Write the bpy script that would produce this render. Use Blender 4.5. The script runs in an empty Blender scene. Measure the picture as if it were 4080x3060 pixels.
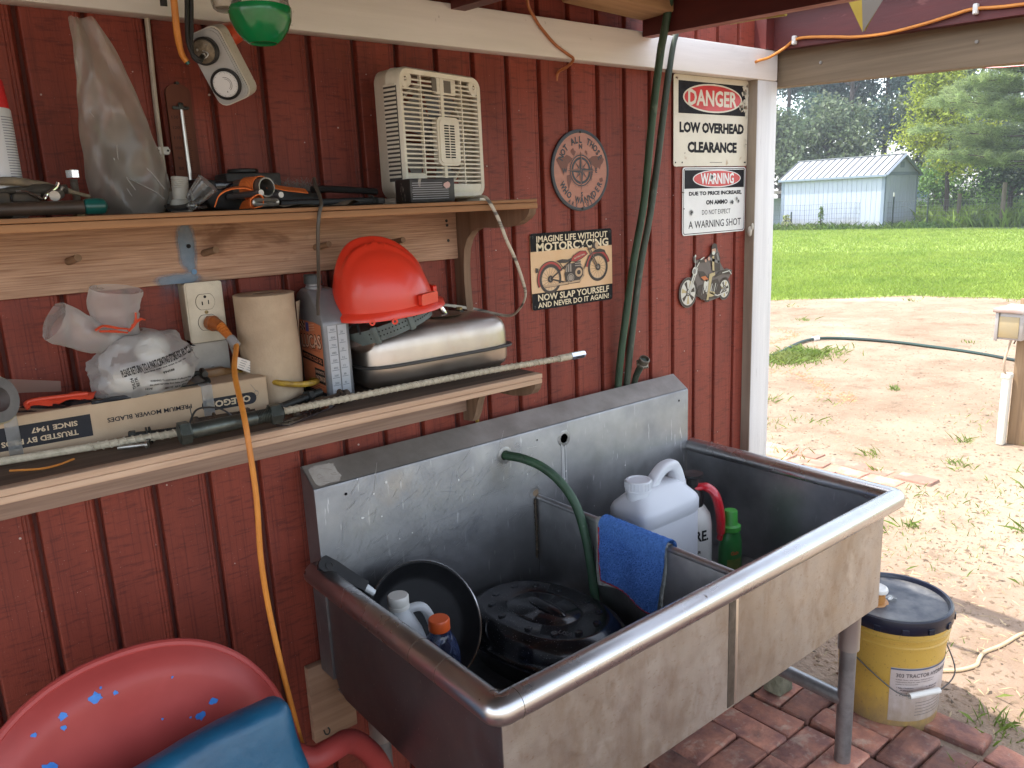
import bpy, bmesh, math, random
import numpy as np
from mathutils import Vector, Matrix
from mathutils.bvhtree import BVHTree
R_=random.Random(7); NP=np.random.default_rng(5)
scn=bpy.context.scene; COL=scn.collection
# ---------------------------------------------------------------- camera, sky, sun, exposure
cd=bpy.data.cameras.new('camera'); cam=bpy.data.objects.new('camera',cd); COL.objects.link(cam)
cd.sensor_width=36; cd.lens=27.68; cd.clip_start=.02; cd.clip_end=1500
_r,_u,_f=Vector((.77844,-.626244,-.043008)),Vector((.17127,.145979,.974349)),Vector((.603902,.765838,-.220893))
cam.matrix_world=Matrix(((_r.x,_u.x,-_f.x,0),(_r.y,_u.y,-_f.y,-1.56372),(_r.z,_u.z,-_f.z,1.5),(0,0,0,1)))
scn.camera=cam
SUN=Vector((-.28,.24,1)).normalized()
w=bpy.data.worlds.new('World'); scn.world=w; w.use_nodes=True
nt=w.node_tree; nt.nodes.clear()
sk=nt.nodes.new('ShaderNodeTexSky'); sk.sky_type='NISHITA'; sk.sun_disc=False
sk.sun_elevation=math.asin(SUN.z); sk.sun_rotation=math.atan2(SUN.x,SUN.y); sk.air_density=1.0; sk.dust_density=1.5; sk.ozone_density=1.0
bg=nt.nodes.new('ShaderNodeBackground'); bg.inputs[1].default_value=.15
wo=nt.nodes.new('ShaderNodeOutputWorld'); hs_=nt.nodes.new('ShaderNodeHueSaturation'); hs_.inputs['Saturation'].default_value=.5; nt.links.new(sk.outputs[0],hs_.inputs['Color']); nt.links.new(hs_.outputs[0],bg.inputs[0]); nt.links.new(bg.outputs[0],wo.inputs[0])
sl=bpy.data.lights.new('sun','SUN'); sl.energy=2.0; sl.angle=math.radians(.5); sl.color=(1,.95,.87)
so=bpy.data.objects.new('sun',sl); COL.objects.link(so); so.rotation_mode='QUATERNION'; so.rotation_quaternion=SUN.to_track_quat('Z','Y'); so.location=(0,0,30)
scn.view_settings.view_transform='Standard'; scn.view_settings.look='None'; scn.view_settings.gamma=1; scn.view_settings.use_curve_mapping=False
scn.view_settings.exposure=2.2
scn.render.engine='CYCLES'; cy=scn.cycles
try: cy.use_denoising=True; cy.denoiser='OPENIMAGEDENOISE'
except Exception: pass
cy.max_bounces=8; cy.diffuse_bounces=5; cy.glossy_bounces=4; cy.transmission_bounces=6; cy.transparent_max_bounces=12; cy.caustics_reflective=False; cy.caustics_refractive=False
cy.sample_clamp_indirect=6
# ---------------------------------------------------------------- mesh builder
def bevbox(sx,sy,sz,bev,seg):
    bm=bmesh.new(); bmesh.ops.create_cube(bm,size=1)
    for v in bm.verts: v.co=(v.co.x*sx,v.co.y*sy,v.co.z*sz)
    bmesh.ops.bevel(bm,geom=bm.edges[:],offset=bev,segments=seg,affect='EDGES',profile=.5)
    bm.verts.index_update(); vs=[v.co.copy() for v in bm.verts]; fs=[[v.index for v in f.verts] for f in bm.faces]; bm.free(); return vs,fs
TXT={}
def textgeo(body,bold=0.,sp=1.):
    k=(body,bold,sp)
    if k not in TXT:
        c=bpy.data.curves.new('t','FONT'); c.body=body; c.size=1; c.offset=bold; c.resolution_u=2; c.align_x='CENTER'; c.align_y='CENTER'; c.space_character=sp
        o=bpy.data.objects.new('t',c); COL.objects.link(o); me=bpy.data.meshes.new_from_object(o)
        vs=[v.co.copy() for v in me.vertices]; fs=[list(p.vertices) for p in me.polygons]
        bpy.data.objects.remove(o); bpy.data.curves.remove(c); bpy.data.meshes.remove(me)
        xs=[v.x for v in vs] or [0]; ys=[v.y for v in vs] or [0]
        cx,cy_=(min(xs)+max(xs))/2,(min(ys)+max(ys))/2; W=max(xs)-min(xs); H=max(ys)-min(ys)
        TXT[k]=([((v.x-cx)/max(W,1e-6),(v.y-cy_)/max(H,1e-6)) for v in vs],fs,W,H)
    return TXT[k]
def cat_rom(pts,k=6,closed=False):
    P=[Vector(p) for p in pts]; n=len(P); out=[]
    if n<3: return P
    rng=range(n if closed else n-1)
    for i in rng:
        p0=P[(i-1)%n] if (closed or i>0) else P[0]*2-P[1]; p1=P[i]; p2=P[(i+1)%n]
        p3=P[(i+2)%n] if (closed or i+2<n) else P[-1]*2-P[-2]
        for j in range(k):
            t=j/k; out.append(.5*((2*p1)+(p2-p0)*t+(2*p0-5*p1+4*p2-p3)*t*t+(3*p1-p0-3*p2+p3)*t**3))
    if not closed: out.append(P[-1])
    return out
class B:
    def __init__(s,M=None): s.v=[];s.f=[];s.m=[];s.i=0;s.M=M
    def mi(s,i): s.i=i; return s
    def add(s,vs,fs):
        o=len(s.v)
        if s.M is not None: vs=[s.M@Vector(v) for v in vs]
        s.v+=[tuple(v) for v in vs]; s.f+=[tuple(o+i for i in f) for f in fs]; s.m+=[s.i]*len(fs); return s
    def box(s,x0,x1,y0,y1,z0,z1,bev=0,seg=2):
        c=Vector(((x0+x1)/2,(y0+y1)/2,(z0+z1)/2)); a,b,d=abs(x1-x0),abs(y1-y0),abs(z1-z0)
        if bev>0: vs,fs=bevbox(a,b,d,min(bev,min(a,b,d)*.49),seg)
        else:
            vs=[Vector((i*a/2,j*b/2,k*d/2)) for i in(-1,1) for j in(-1,1) for k in(-1,1)]
            fs=[(0,1,3,2),(4,6,7,5),(0,4,5,1),(2,3,7,6),(0,2,6,4),(1,5,7,3)]
        return s.add([v+c for v in vs],fs)
    def tube(s,pts,r,n=10,k=0,closed=False,caps=True,sq=None):
        if k: pts=cat_rom(pts,k,closed)
        P=[Vector(p) for p in pts]; N=len(P)
        rs=r if isinstance(r,(list,tuple)) else [r]*N
        if len(rs)!=N: rs=[rs[min(len(rs)-1,int(i*len(rs)/N))] for i in range(N)]
        T=[]
        for i in range(N):
            a=P[(i-1)%N] if (closed or i>0) else P[i]; b=P[(i+1)%N] if (closed or i<N-1) else P[i]
            d=(b-a); T.append(d.normalized() if d.length>1e-9 else Vector((0,0,1)))
        up=Vector((0,0,1)) if abs(T[0].z)<.9 else Vector((1,0,0))
        X=T[0].cross(up).normalized(); vs=[]
        for i in range(N):
            X=(X-T[i]*X.dot(T[i])).normalized(); Y=T[i].cross(X)
            for j in range(n):
                a=2*math.pi*j/n; q=(sq or (1,1)); vs.append(P[i]+X*math.cos(a)*rs[i]*q[0]+Y*math.sin(a)*rs[i]*q[1])
        fs=[]
        for i in range(N if closed else N-1):
            for j in range(n):
                a=i*n+j;b=i*n+(j+1)%n;c=((i+1)%N)*n+(j+1)%n;d=((i+1)%N)*n+j; fs.append((a,b,c,d))
        if caps and not closed: fs.append(tuple(range(n))[::-1]); fs.append(tuple((N-1)*n+j for j in range(n)))
        return s.add(vs,fs)
    def cyl(s,p0,p1,r0,r1=None,n=20): return s.tube([p0,p1],[r0,r0 if r1 is None else r1],n)
    def lathe(s,prof,o=(0,0,0),ax=(0,0,1),n=28,closed=False,x0=None,cap=True):
        ax=Vector(ax).normalized(); X=ax.orthogonal().normalized() if x0 is None else Vector(x0).normalized(); Y=ax.cross(X); o=Vector(o); vs=[];fs=[]
        for r,z in prof:
            for j in range(n):
                a=2*math.pi*j/n; vs.append(o+ax*z+(X*math.cos(a)+Y*math.sin(a))*max(r,1e-5))
        m=len(prof)
        for i in range(m if closed else m-1):
            for j in range(n): fs.append((i*n+j,i*n+(j+1)%n,((i+1)%m)*n+(j+1)%n,((i+1)%m)*n+j))
        if not closed and cap:
            if prof[0][0]>1e-4: fs.append(tuple(range(n))[::-1])
            if prof[-1][0]>1e-4: fs.append(tuple((m-1)*n+j for j in range(n)))
        return s.add(vs,fs)
    def prism(s,poly,h0,h1,M=None):
        n=len(poly); vs=[Vector((x,y,h0)) for x,y in poly]+[Vector((x,y,h1)) for x,y in poly]
        if M is not None: vs=[M@v for v in vs]
        fs=[tuple(range(n))[::-1],tuple(range(n,2*n))]+[(i,(i+1)%n,n+(i+1)%n,n+i) for i in range(n)]
        return s.add(vs,fs)
    def flat(s,poly,h=0.): return s.add([(x,y,h) for x,y in poly],[tuple(range(len(poly)))])
    def surf(s,f,nu,nv,cu=False,cv=False):
        vs=[f(i/(nu if cu else nu-1),j/(nv if cv else nv-1)) for i in range(nu) for j in range(nv)]; fs=[]
        for i in range(nu if cu else nu-1):
            for j in range(nv if cv else nv-1):
                i2=(i+1)%nu;j2=(j+1)%nv; fs.append((i*nv+j,i2*nv+j,i2*nv+j2,i*nv+j2))
        return s.add(vs,fs)
    def sph(s,c,r,nu=16,nv=10):
        r=(r,r,r) if not isinstance(r,(tuple,list)) else r; c=Vector(c)
        return s.lathe([(math.sin(math.pi*i/nv),-math.cos(math.pi*i/nv)) for i in range(nv+1)],n=nu) if False else s.surf(lambda u,v:c+Vector((r[0]*math.cos(2*math.pi*u)*math.sin(math.pi*(.001+.998*v)),r[1]*math.sin(2*math.pi*u)*math.sin(math.pi*(.001+.998*v)),-r[2]*math.cos(math.pi*v))),nu,nv,cu=True)
    def text(s,body,cx,cy,w,h,z=0.,bold=0.,rot=0.,flip=False,sp=1.):
        vs,fs,W,H=textgeo(body,bold,sp)
        if w is None: w=h*W/max(H,1e-6)
        c,sn=math.cos(rot),math.sin(rot); sx=-1 if flip else 1
        return s.add([(cx+c*x*w-sn*y*h,cy+sn*x*w+c*y*h,z) for x,y in vs],fs)
    def arc(s,body,cx,cy,r,h,a0,a1,z=0.,bold=0.,inside=False,wk=.8):
        n=len(body)
        for i,ch in enumerate(body):
            if ch==' ': continue
            a=math.radians(a0+(a1-a0)*(i+.5)/n); rot=a-math.pi/2 if not inside else a+math.pi/2
            vs,fs,W,H=textgeo(ch,bold); ww=min(W,1.)*h/.72*wk
            s.text(ch,cx+r*math.cos(a),cy+r*math.sin(a),ww,h,z,bold,rot)
        return s
    def ell(s,cx,cy,a,b,z=0.,n=36,t0=0,t1=360):
        return s.flat([(cx+a*math.cos(math.radians(t0+(t1-t0)*i/n)),cy+b*math.sin(math.radians(t0+(t1-t0)*i/n))) for i in range(n)],z)
    def ring(s,cx,cy,a,b,t,z=0.,n=36,t0=0,t1=360):
        A=[math.radians(t0+(t1-t0)*i/n) for i in range(n+1)]
        vs=[(cx+a*math.cos(x),cy+b*math.sin(x),z) for x in A]+[(cx+(a-t)*math.cos(x),cy+(b-t)*math.sin(x),z) for x in A]
        return s.add(vs,[(i,i+1,n+2+i,n+1+i) for i in range(n)])
    def line(s,pts,w,z=0.):
        for (x0,y0),(x1,y1) in zip(pts[:-1],pts[1:]):
            d=Vector((x1-x0,y1-y0)); 
            if d.length<1e-9: continue
            q=Vector((-d.y,d.x)).normalized()*w/2; e=d.normalized()*w*.2
            s.flat([(x0-e.x-q.x,y0-e.y-q.y),(x1+e.x-q.x,y1+e.y-q.y),(x1+e.x+q.x,y1+e.y+q.y),(x0-e.x+q.x,y0-e.y+q.y)],z)
        return s
def onwall(x,y,z): return Matrix(((1,0,0,x),(0,0,-1,y),(0,1,0,z),(0,0,0,1)))      # local x right, y up, z out of the wall
def frame(o,ux,uy):
    ux=Vector(ux).normalized(); uy=Vector(uy); uz=ux.cross(uy).normalized(); uy=uz.cross(ux)
    return Matrix(((ux.x,uy.x,uz.x,o[0]),(ux.y,uy.y,uz.y,o[1]),(ux.z,uy.z,uz.z,o[2]),(0,0,0,1)))
ROOT={}
def wloc(o):
    v=Vector((0,0,0))
    while o is not None: v+=o.location; o=o.parent
    return v
def tag(o,label=None,cat=None,group=None,kind=None):
    if label: o['label']=label
    if cat: o['category']=cat
    if group: o['group']=group
    if kind: o['kind']=kind
    return o
def thing(name,label,cat,loc=(0,0,0),group=None):
    o=bpy.data.objects.new(name,None); COL.objects.link(o); o.location=loc; o.empty_display_size=.05
    return tag(o,label,cat,group)
def obj(name,b,mats,par=None,label=None,cat=None,group=None,kind=None,ang=35,smooth=True,fix=True):
    me=bpy.data.meshes.new(name)
    if par is None:
        A=np.array(b.v); off=Vector(((A[:,0].min()+A[:,0].max())/2,(A[:,1].min()+A[:,1].max())/2,A[:,2].min()))
    else: off=wloc(par)
    me.from_pydata([(x-off.x,y-off.y,z-off.z) for x,y,z in b.v],[],b.f)
    for m in (mats if isinstance(mats,(list,tuple)) else [mats]): me.materials.append(m)
    me.polygons.foreach_set('material_index',b.m); 
    if fix:
        bm=bmesh.new(); bm.from_mesh(me); bmesh.ops.recalc_face_normals(bm,faces=bm.faces); bm.to_mesh(me); bm.free()
    if smooth: me.shade_smooth(); me.set_sharp_from_angle(angle=math.radians(ang))
    me.update()
    o=bpy.data.objects.new(name,me); COL.objects.link(o)
    if par is None: o.location=off
    else: o.parent=par
    return tag(o,label,cat,group,kind)
def dupmesh(o,loc,par,rot=None):
    c=o.copy(); COL.objects.link(c); c.parent=par; c.location=loc
    if rot: c.rotation_euler=rot
    return c
def nobj(name,V,F,mats,mi=None,par=None,**k):
    """big numpy mesh: F is (n,3) or (n,4) indices"""
    me=bpy.data.meshes.new(name); nf,q=F.shape
    me.vertices.add(len(V)); me.vertices.foreach_set('co',np.ascontiguousarray(V,dtype=np.float32).ravel())
    me.loops.add(nf*q); me.loops.foreach_set('vertex_index',np.ascontiguousarray(F,dtype=np.int32).ravel())
    me.polygons.add(nf); me.polygons.foreach_set('loop_start',np.arange(0,nf*q,q,dtype=np.int32))
    for m in (mats if isinstance(mats,(list,tuple)) else [mats]): me.materials.append(m)
    if mi is not None: me.polygons.foreach_set('material_index',mi.astype(np.int32))
    me.update(calc_edges=True); me.validate()
    o=bpy.data.objects.new(name,me); COL.objects.link(o)
    if par is not None: o.parent=par
    return tag(o,**k)
# ---------------------------------------------------------------- materials
def mat(name,base,rough=.5,metal=0.,c2=None,ns=30,st=(1,1,1),nd=4,lo=.35,hi=.65,bump=0.,bs=None,bst=None,bd=.002,ex=(),spec=.5,rnd=False,isl=0.,trans=0.,alpha=1.,coat=0.,translu=0.,rv=0.,emit=None,zd=None):
    m=bpy.data.materials.new(name); m.use_nodes=True; t=m.node_tree; n=t.nodes; L=t.links; p=n['Principled BSDF']; out=n['Material Output']
    tc=n.new('ShaderNodeTexCoord'); co=tc.outputs['Object']
    if rnd:
        oi=n.new('ShaderNodeObjectInfo'); va=n.new('ShaderNodeVectorMath'); va.operation='ADD'
        vm=n.new('ShaderNodeVectorMath'); vm.operation='SCALE'; vm.inputs[0].default_value=(13,7,5); L.new(oi.outputs['Random'],vm.inputs['Scale'])
        L.new(co,va.inputs[0]); L.new(vm.outputs[0],va.inputs[1]); co=va.outputs[0]
    def noise(scale,stv,det,dist=0.):
        mp=n.new('ShaderNodeMapping'); mp.inputs['Scale'].default_value=stv; L.new(co,mp.inputs[0])
        q=n.new('ShaderNodeTexNoise'); q.inputs['Scale'].default_value=scale; q.inputs['Detail'].default_value=det; q.inputs['Roughness'].default_value=.6; q.inputs['Distortion'].default_value=dist
        L.new(mp.outputs[0],q.inputs['Vector']); return q.outputs['Fac']
    def rng(x,a,b,c=0.,d=1.):
        q=n.new('ShaderNodeMapRange'); q.inputs[1].default_value=a; q.inputs[2].default_value=b; q.inputs[3].default_value=c; q.inputs[4].default_value=d; L.new(x,q.inputs[0]); return q.outputs[0]
    def mix(fac,a,b,mode='MIX'):
        q=n.new('ShaderNodeMix'); q.data_type='RGBA'; q.blend_type=mode
        for s,v in ((0,fac),(6,a),(7,b)):
            if hasattr(v,'links'): L.new(v,q.inputs[s])
            else: q.inputs[s].default_value=v if s==0 else (*v,1)
        return q.outputs[2]
    c=base
    if c2: c=mix(rng(noise(ns,st,nd),lo,hi),base,c2)
    for e in ex:
        col,sc,stv,l,h,f=e[:6]; x=rng(noise(sc,stv,e[6] if len(e)>6 else 4,.3),l,h,0,f); c=mix(x,c,col)
    if zd:
        sx=n.new('ShaderNodeSeparateXYZ'); L.new(tc.outputs['Object'],sx.inputs[0]); ns_=noise(zd[4],(1,1,.5),5); ad=n.new('ShaderNodeMath'); ad.operation='MULTIPLY_ADD'; ad.inputs[1].default_value=zd[5]; L.new(ns_,ad.inputs[0]); L.new(sx.outputs['Z'],ad.inputs[2]); c=mix(rng(ad.outputs[0],zd[1],zd[2],zd[3],0),c,zd[0])
    if isl:
        g=n.new('ShaderNodeNewGeometry'); k=rng(g.outputs['Random Per Island'],0,1,1-isl,1+isl)
        q=n.new('ShaderNodeVectorMath'); q.operation='SCALE'; L.new(k,q.inputs['Scale'])
        if hasattr(c,'links'): L.new(c,q.inputs[0])
        else: q.inputs[0].default_value=c
        c=q.outputs[0]
    if rnd and rv:
        k=rng(oi.outputs['Random'],0,1,1-rv,1+rv); q=n.new('ShaderNodeVectorMath'); q.operation='SCALE'; L.new(k,q.inputs['Scale'])
        if hasattr(c,'links'): L.new(c,q.inputs[0])
        else: q.inputs[0].default_value=c
        c=q.outputs[0]
    if hasattr(c,'links'): L.new(c,p.inputs['Base Color'])
    else: p.inputs['Base Color'].default_value=(*c,1)
    if isinstance(rough,tuple): L.new(rng(noise(rough[2],(1,1,1),3),.3,.7,rough[0],rough[1]),p.inputs['Roughness'])
    else: p.inputs['Roughness'].default_value=rough
    p.inputs['Metallic'].default_value=metal; p.inputs['Specular IOR Level'].default_value=spec
    p.inputs['Coat Weight'].default_value=coat; p.inputs['Transmission Weight'].default_value=trans; p.inputs['Alpha'].default_value=alpha
    if emit: p.inputs['Emission Color'].default_value=(*emit[:3],1); p.inputs['Emission Strength'].default_value=emit[3]
    if bump:
        bn=n.new('ShaderNodeBump'); bn.inputs['Strength'].default_value=bump; bn.inputs['Distance'].default_value=bd
        L.new(noise(bs or ns,bst or st,5),bn.inputs['Height']); L.new(bn.outputs[0],p.inputs['Normal'])
    if translu:
        tr=n.new('ShaderNodeBsdfTranslucent'); ms=n.new('ShaderNodeMixShader'); ms.inputs[0].default_value=translu
        if hasattr(c,'links'): L.new(c,tr.inputs[0])
        else: tr.inputs[0].default_value=(*c,1)
        L.new(p.outputs[0],ms.inputs[1]); L.new(tr.outputs[0],ms.inputs[2]); L.new(ms.outputs[0],out.inputs[0])
    m['p']=1
    return m
def film(name,col,op,rough=.15,ns=60,bump=.4,gl=.25,milk=(.8,.8,.78)):
    """thin clear plastic: transparent with milky diffuse and a gloss"""
    m=bpy.data.materials.new(name); m.use_nodes=True; t=m.node_tree; n=t.nodes; L=t.links; n.clear()
    out=n.new('ShaderNodeOutputMaterial'); tr=n.new('ShaderNodeBsdfTransparent'); tr.inputs[0].default_value=(*col,1)
    di=n.new('ShaderNodeBsdfDiffuse'); di.inputs[0].default_value=(*milk,1); tl=n.new('ShaderNodeBsdfTranslucent'); tl.inputs[0].default_value=(*milk,1)
    g=n.new('ShaderNodeBsdfGlossy'); g.inputs['Roughness'].default_value=rough; fr=n.new('ShaderNodeFresnel'); fr.inputs[0].default_value=1.45
    tc=n.new('ShaderNodeTexCoord'); q=n.new('ShaderNodeTexNoise'); q.inputs['Scale'].default_value=ns; L.new(tc.outputs['Object'],q.inputs[0])
    bn=n.new('ShaderNodeBump'); bn.inputs['Strength'].default_value=bump; bn.inputs['Distance'].default_value=.004; L.new(q.outputs[0],bn.inputs['Height']); L.new(bn.outputs[0],g.inputs['Normal'])
    m1=n.new('ShaderNodeMixShader'); m1.inputs[0].default_value=.5; L.new(di.outputs[0],m1.inputs[1]); L.new(tl.outputs[0],m1.inputs[2])
    m2=n.new('ShaderNodeMixShader'); lw=n.new('ShaderNodeLayerWeight'); lw.inputs[0].default_value=.35; pw=n.new('ShaderNodeMath'); pw.operation='POWER'; pw.inputs[1].default_value=2.; L.new(lw.outputs['Facing'],pw.inputs[0]); ma=n.new('ShaderNodeMath'); ma.operation='MULTIPLY_ADD'; ma.use_clamp=True; ma.inputs[1].default_value=(1-op)*.9; ma.inputs[2].default_value=op; L.new(pw.outputs[0],ma.inputs[0]); L.new(ma.outputs[0],m2.inputs[0]); L.new(tr.outputs[0],m2.inputs[1]); L.new(m1.outputs[0],m2.inputs[2])
    ad=n.new('ShaderNodeMath'); ad.operation='MULTIPLY_ADD'; ad.inputs[1].default_value=.55; ad.inputs[2].default_value=gl*.06; L.new(fr.outputs[0],ad.inputs[0])
    m3=n.new('ShaderNodeMixShader'); L.new(ad.outputs[0],m3.inputs[0]); L.new(m2.outputs[0],m3.inputs[1]); L.new(g.outputs[0],m3.inputs[2]); L.new(m3.outputs[0],out.inputs[0])
    return m
def wood(name,a,b,ax=0,fine=1.,bump=.5,ex=(),rough=.75,lo=.3,hi=.7,rnd=False):
    st=[55,55,55]; st[ax]=1.6
    return mat(name,a,rough,0,b,ns=1.6*fine,st=tuple(st),nd=5,lo=lo,hi=hi,bump=bump,bs=2.5*fine,bst=tuple(st),bd=.0012,ex=ex,rnd=rnd,spec=.25)
# ---------------------------------------------------------------- palette
RED=mat('red_paint',(.265,.050,.028),.55,0,(.165,.031,.019),ns=9,st=(1,1,.25),nd=6,lo=.3,hi=.72,bump=.45,bs=60,bst=(9,1,1.2),bd=.0015,rnd=True,rv=.07,spec=.35,
  ex=[((.085,.016,.011),80,(.30,1,2.2),.53,.66,.6),((.09,.016,.011),22,(14,1,.18),.54,.66,.6),((.33,.075,.06),5,(1,1,.5),.60,.8,.35),((.62,.45,.40),420,(1,1,.8),.735,.76,.8,2)])
REDB=mat('red_beam_paint',(.12,.020,.017),.55,0,(.085,.016,.014),ns=6,st=(3,.6,3),bump=.3,bs=30,bst=(4,.5,4),ex=[((.34,.12,.10),30,(1,.3,1),.66,.75,.6)])
REDW=mat('worn_red_edge',(.42,.20,.16),.7,0,(.24,.06,.045),ns=25,st=(3,.6,3),bump=.3)
WHITE=mat('white_paint',(.80,.78,.74),.5,0,(.72,.70,.66),ns=5,st=(.4,6,6),bump=.35,bs=10,bst=(.3,12,12),bd=.0012,ex=[((.40,.38,.34),60,(1,1,1),.68,.74,.6),((.45,.42,.38),7,(.5,1,1),.60,.75,.35)])
WHITEV=mat('white_post_paint',(.70,.69,.66),.5,0,(.58,.57,.55),ns=5,st=(6,6,.35),bump=.5,bs=8,bst=(14,14,.3),bd=.002,ex=[((.22,.20,.18),30,(8,8,.35),.68,.73,.7)])
PINE=wood('weathered_pine',(.42,.27,.16),(.24,.145,.085),0,1.,.5,ex=[((.16,.09,.05),6,(1,2,2),.62,.75,.6)])
RAIL=wood('rough_sawn_rail',(.56,.37,.25),(.27,.15,.095),0,3.2,1.,ex=[((.17,.085,.05),7,(1,2,2),.63,.74,.75),((.13,.11,.10),9,(1,1,1),.66,.78,.45)])
SHELF=wood('grey_brown_shelf_wood',(.17,.115,.08),(.08,.055,.04),0,.8,.4,ex=[((.05,.035,.025),8,(1,1,1),.6,.72,.6)])
EDGEW=wood('pale_shelf_edge',(.62,.44,.31),(.40,.255,.165),0,.6,.5,ex=[((.23,.13,.08),4,(.6,3,3),.6,.72,.5)])
BRKT=wood('bracket_wood',(.27,.175,.115),(.15,.095,.06),2,.7,.4)
CEDAR=wood('cedar_edge',(.38,.20,.095),(.25,.125,.06),0,.5,.4,ex=[((.14,.065,.03),5,(.8,3,3),.58,.7,.6)])
GREYW=wood('grey_treated_wood',(.24,.18,.115),(.16,.12,.075),1,.9,.4)
DOWEL=wood('peg_wood',(.28,.18,.11),(.16,.10,.06),1,.6,.3)
PLY=wood('plywood',(.40,.25,.16),(.25,.145,.09),0,.5,.5,ex=[((.035,.03,.022),3,(2,1,1),.58,.75,.85)])
STEEL=mat('stainless_steel',(.27,.27,.275),(.34,.52,14),.85,(.20,.20,.205),ns=8,st=(1,1,1),bump=.18,bs=90,bst=(1,1,.25),bd=.0006,
  ex=[((.30,.235,.16),5,(1,1,.6),.60,.76,.5),((.55,.55,.55),130,(1,1,.12),.67,.72,.5,2),((.22,.2,.17),45,(1,1,1),.68,.74,.5)])
STEELF=mat('stained_steel_front',(.45,.415,.37),(.40,.56,20),.82,(.37,.32,.26),ns=4,st=(1,1,.5),nd=7,lo=.38,hi=.66,bump=.35,bs=120,bst=(.5,1,1.4),bd=.0008,
  ex=[((.22,.14,.075),7,(1,1,.35),.50,.72,.55,8),((.22,.145,.085),38,(1,1,.6),.50,.74,.45,8),((.26,.18,.11),150,(.5,1,1.5),.60,.70,.6,3),((.60,.57,.52),11,(1,1,1),.60,.76,.5)])
STEELI=mat('sink_inside_steel',(.50,.505,.52),(.30,.45,18),.9,(.33,.33,.335),ns=7,bump=.2,bs=70,bd=.0006,ex=[((.20,.16,.115),4,(1,1,.6),.55,.75,.6),((.66,.66,.67),150,(.3,1,.2),.68,.73,.45,2)])
STEELD=mat('dusty_steel_top',(.33,.30,.27),.5,.55,(.24,.215,.19),ns=12,bump=.2,bs=90,bd=.0006)
RIM=mat('rolled_steel_rim',(.56,.56,.56),(.25,.31,9),.97,(.50,.49,.48),ns=10,ex=[((.10,.075,.05),26,(1,1,1),.725,.75,.85,3),((.36,.30,.24),6,(1,1,1),.62,.8,.35)],bump=.1,bs=60,bd=.0005)
WELD=mat('weld_bead',(.16,.12,.08),.6,.6,(.05,.04,.03),ns=140,bump=.8,bs=200,bd=.002)
GALV=mat('galvanised_pipe',(.36,.37,.37),.42,.85,(.26,.265,.26),ns=25,ex=[((.20,.13,.07),30,(1,1,.6),.66,.74,.6)],bump=.15)
TANKM=mat('brushed_tank_metal',(.47,.41,.355),(.27,.40,18),.95,(.38,.33,.285),ns=7,ex=[((.38,.27,.18),8,(1,2,1),.6,.76,.55)],bump=.12,bs=18,bd=.002)
CHROME=mat('chrome',(.75,.75,.75),.14,1.)
ZINC=mat('zinc_bolt',(.48,.48,.45),.38,.9,(.30,.28,.24),ns=60,bump=.2)
IRON=mat('dark_iron',(.055,.058,.052),.5,.6,(.035,.035,.032),ns=50,bump=.3,bs=90)
BOLTG=mat('grey_green_bolt_steel',(.11,.125,.11),.42,.75,(.07,.08,.072),ns=40,bump=.25,bs=60,ex=[((.28,.29,.26),90,(1,1,1),.66,.72,.5)])
RUST=mat('rusty_steel',(.13,.085,.05),.7,.35,(.055,.04,.03),ns=60,bump=.5,bs=90)
BRASS=mat('dull_brass',(.30,.22,.10),.45,.8,(.17,.12,.06),ns=50)
BLACK=mat('black_plastic',(.010,.010,.011),.45,0,(.018,.017,.016),ns=40,bump=.1,spec=.35)
BLACKD=mat('dusty_black_plastic',(.028,.026,.025),.55,0,(.075,.065,.055),ns=35,lo=.45,hi=.75,bump=.1)
RUBBER=mat('black_rubber',(.012,.012,.012),.6)
BLKBAG=mat('black_bag_plastic',(.012,.013,.015),.28,0,bump=.8,bs=45,bd=.004)
HOLE=mat('hole_black',(.003,.003,.003),.9)
ORANGE=mat('orange_rubber',(.62,.20,.035),.5,0,(.48,.14,.025),ns=40,ex=[((.20,.07,.02),160,(1,1,1),.68,.73,.6)])
ORCLIP=mat('orange_plug_plastic',(.40,.12,.03),.4,0,(.26,.075,.02),ns=30)
REDOR=mat('red_orange_plastic',(.62,.09,.035),.35,0,(.50,.065,.03),ns=20)
STRAPO=mat('orange_webbing',(.90,.21,.035),.75,0,(.70,.14,.025),ns=4,st=(120,1,1),bump=.8,bs=4,bst=(150,6,6),bd=.002)
GREENH=mat('green_hose_rubber',(.028,.075,.036),.55,0,(.018,.045,.024),ns=35,st=(1,1,.3),ex=[((.16,.19,.13),60,(1,1,.4),.62,.74,.5)],bump=.2,bs=120)
OLIVEH=mat('dirty_olive_hose',(.055,.075,.05),.6,0,(.03,.045,.03),ns=40,st=(1,1,.3),ex=[((.18,.19,.15),50,(1,1,.4),.60,.74,.55)],bump=.3,bs=120)
GREENB=mat('green_feeder_plastic',(.006,.26,.075),.16,0,(.008,.19,.06),ns=12,coat=.4,translu=.2)
HATRED=mat('red_helmet_plastic',(.72,.045,.02),.33,0,(.66,.04,.018),ns=8,coat=.15,ex=[((.40,.05,.03),70,(1,1,1),.70,.76,.4)])
HATGRY=mat('grey_headband',(.10,.125,.115),.55,0,(.075,.09,.085),ns=30)
FANW=mat('yellowed_fan_plastic',(.72,.68,.57),.42,0,(.64,.59,.47),ns=14,ex=[((.30,.24,.16),40,(1,1,1),.64,.74,.5),((.24,.18,.11),110,(1,1,1),.68,.73,.6)])
FANG=mat('grey_fan_blade',(.19,.19,.20),.45)
IVORY=mat('ivory_plate',(.60,.545,.42),.4,0,(.50,.45,.34),ns=25,ex=[((.28,.22,.15),50,(1,1,1),.66,.75,.4)])
PLATE2=mat('white_blank_plate',(.58,.56,.50),.4,0,(.48,.46,.41),ns=25)
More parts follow.
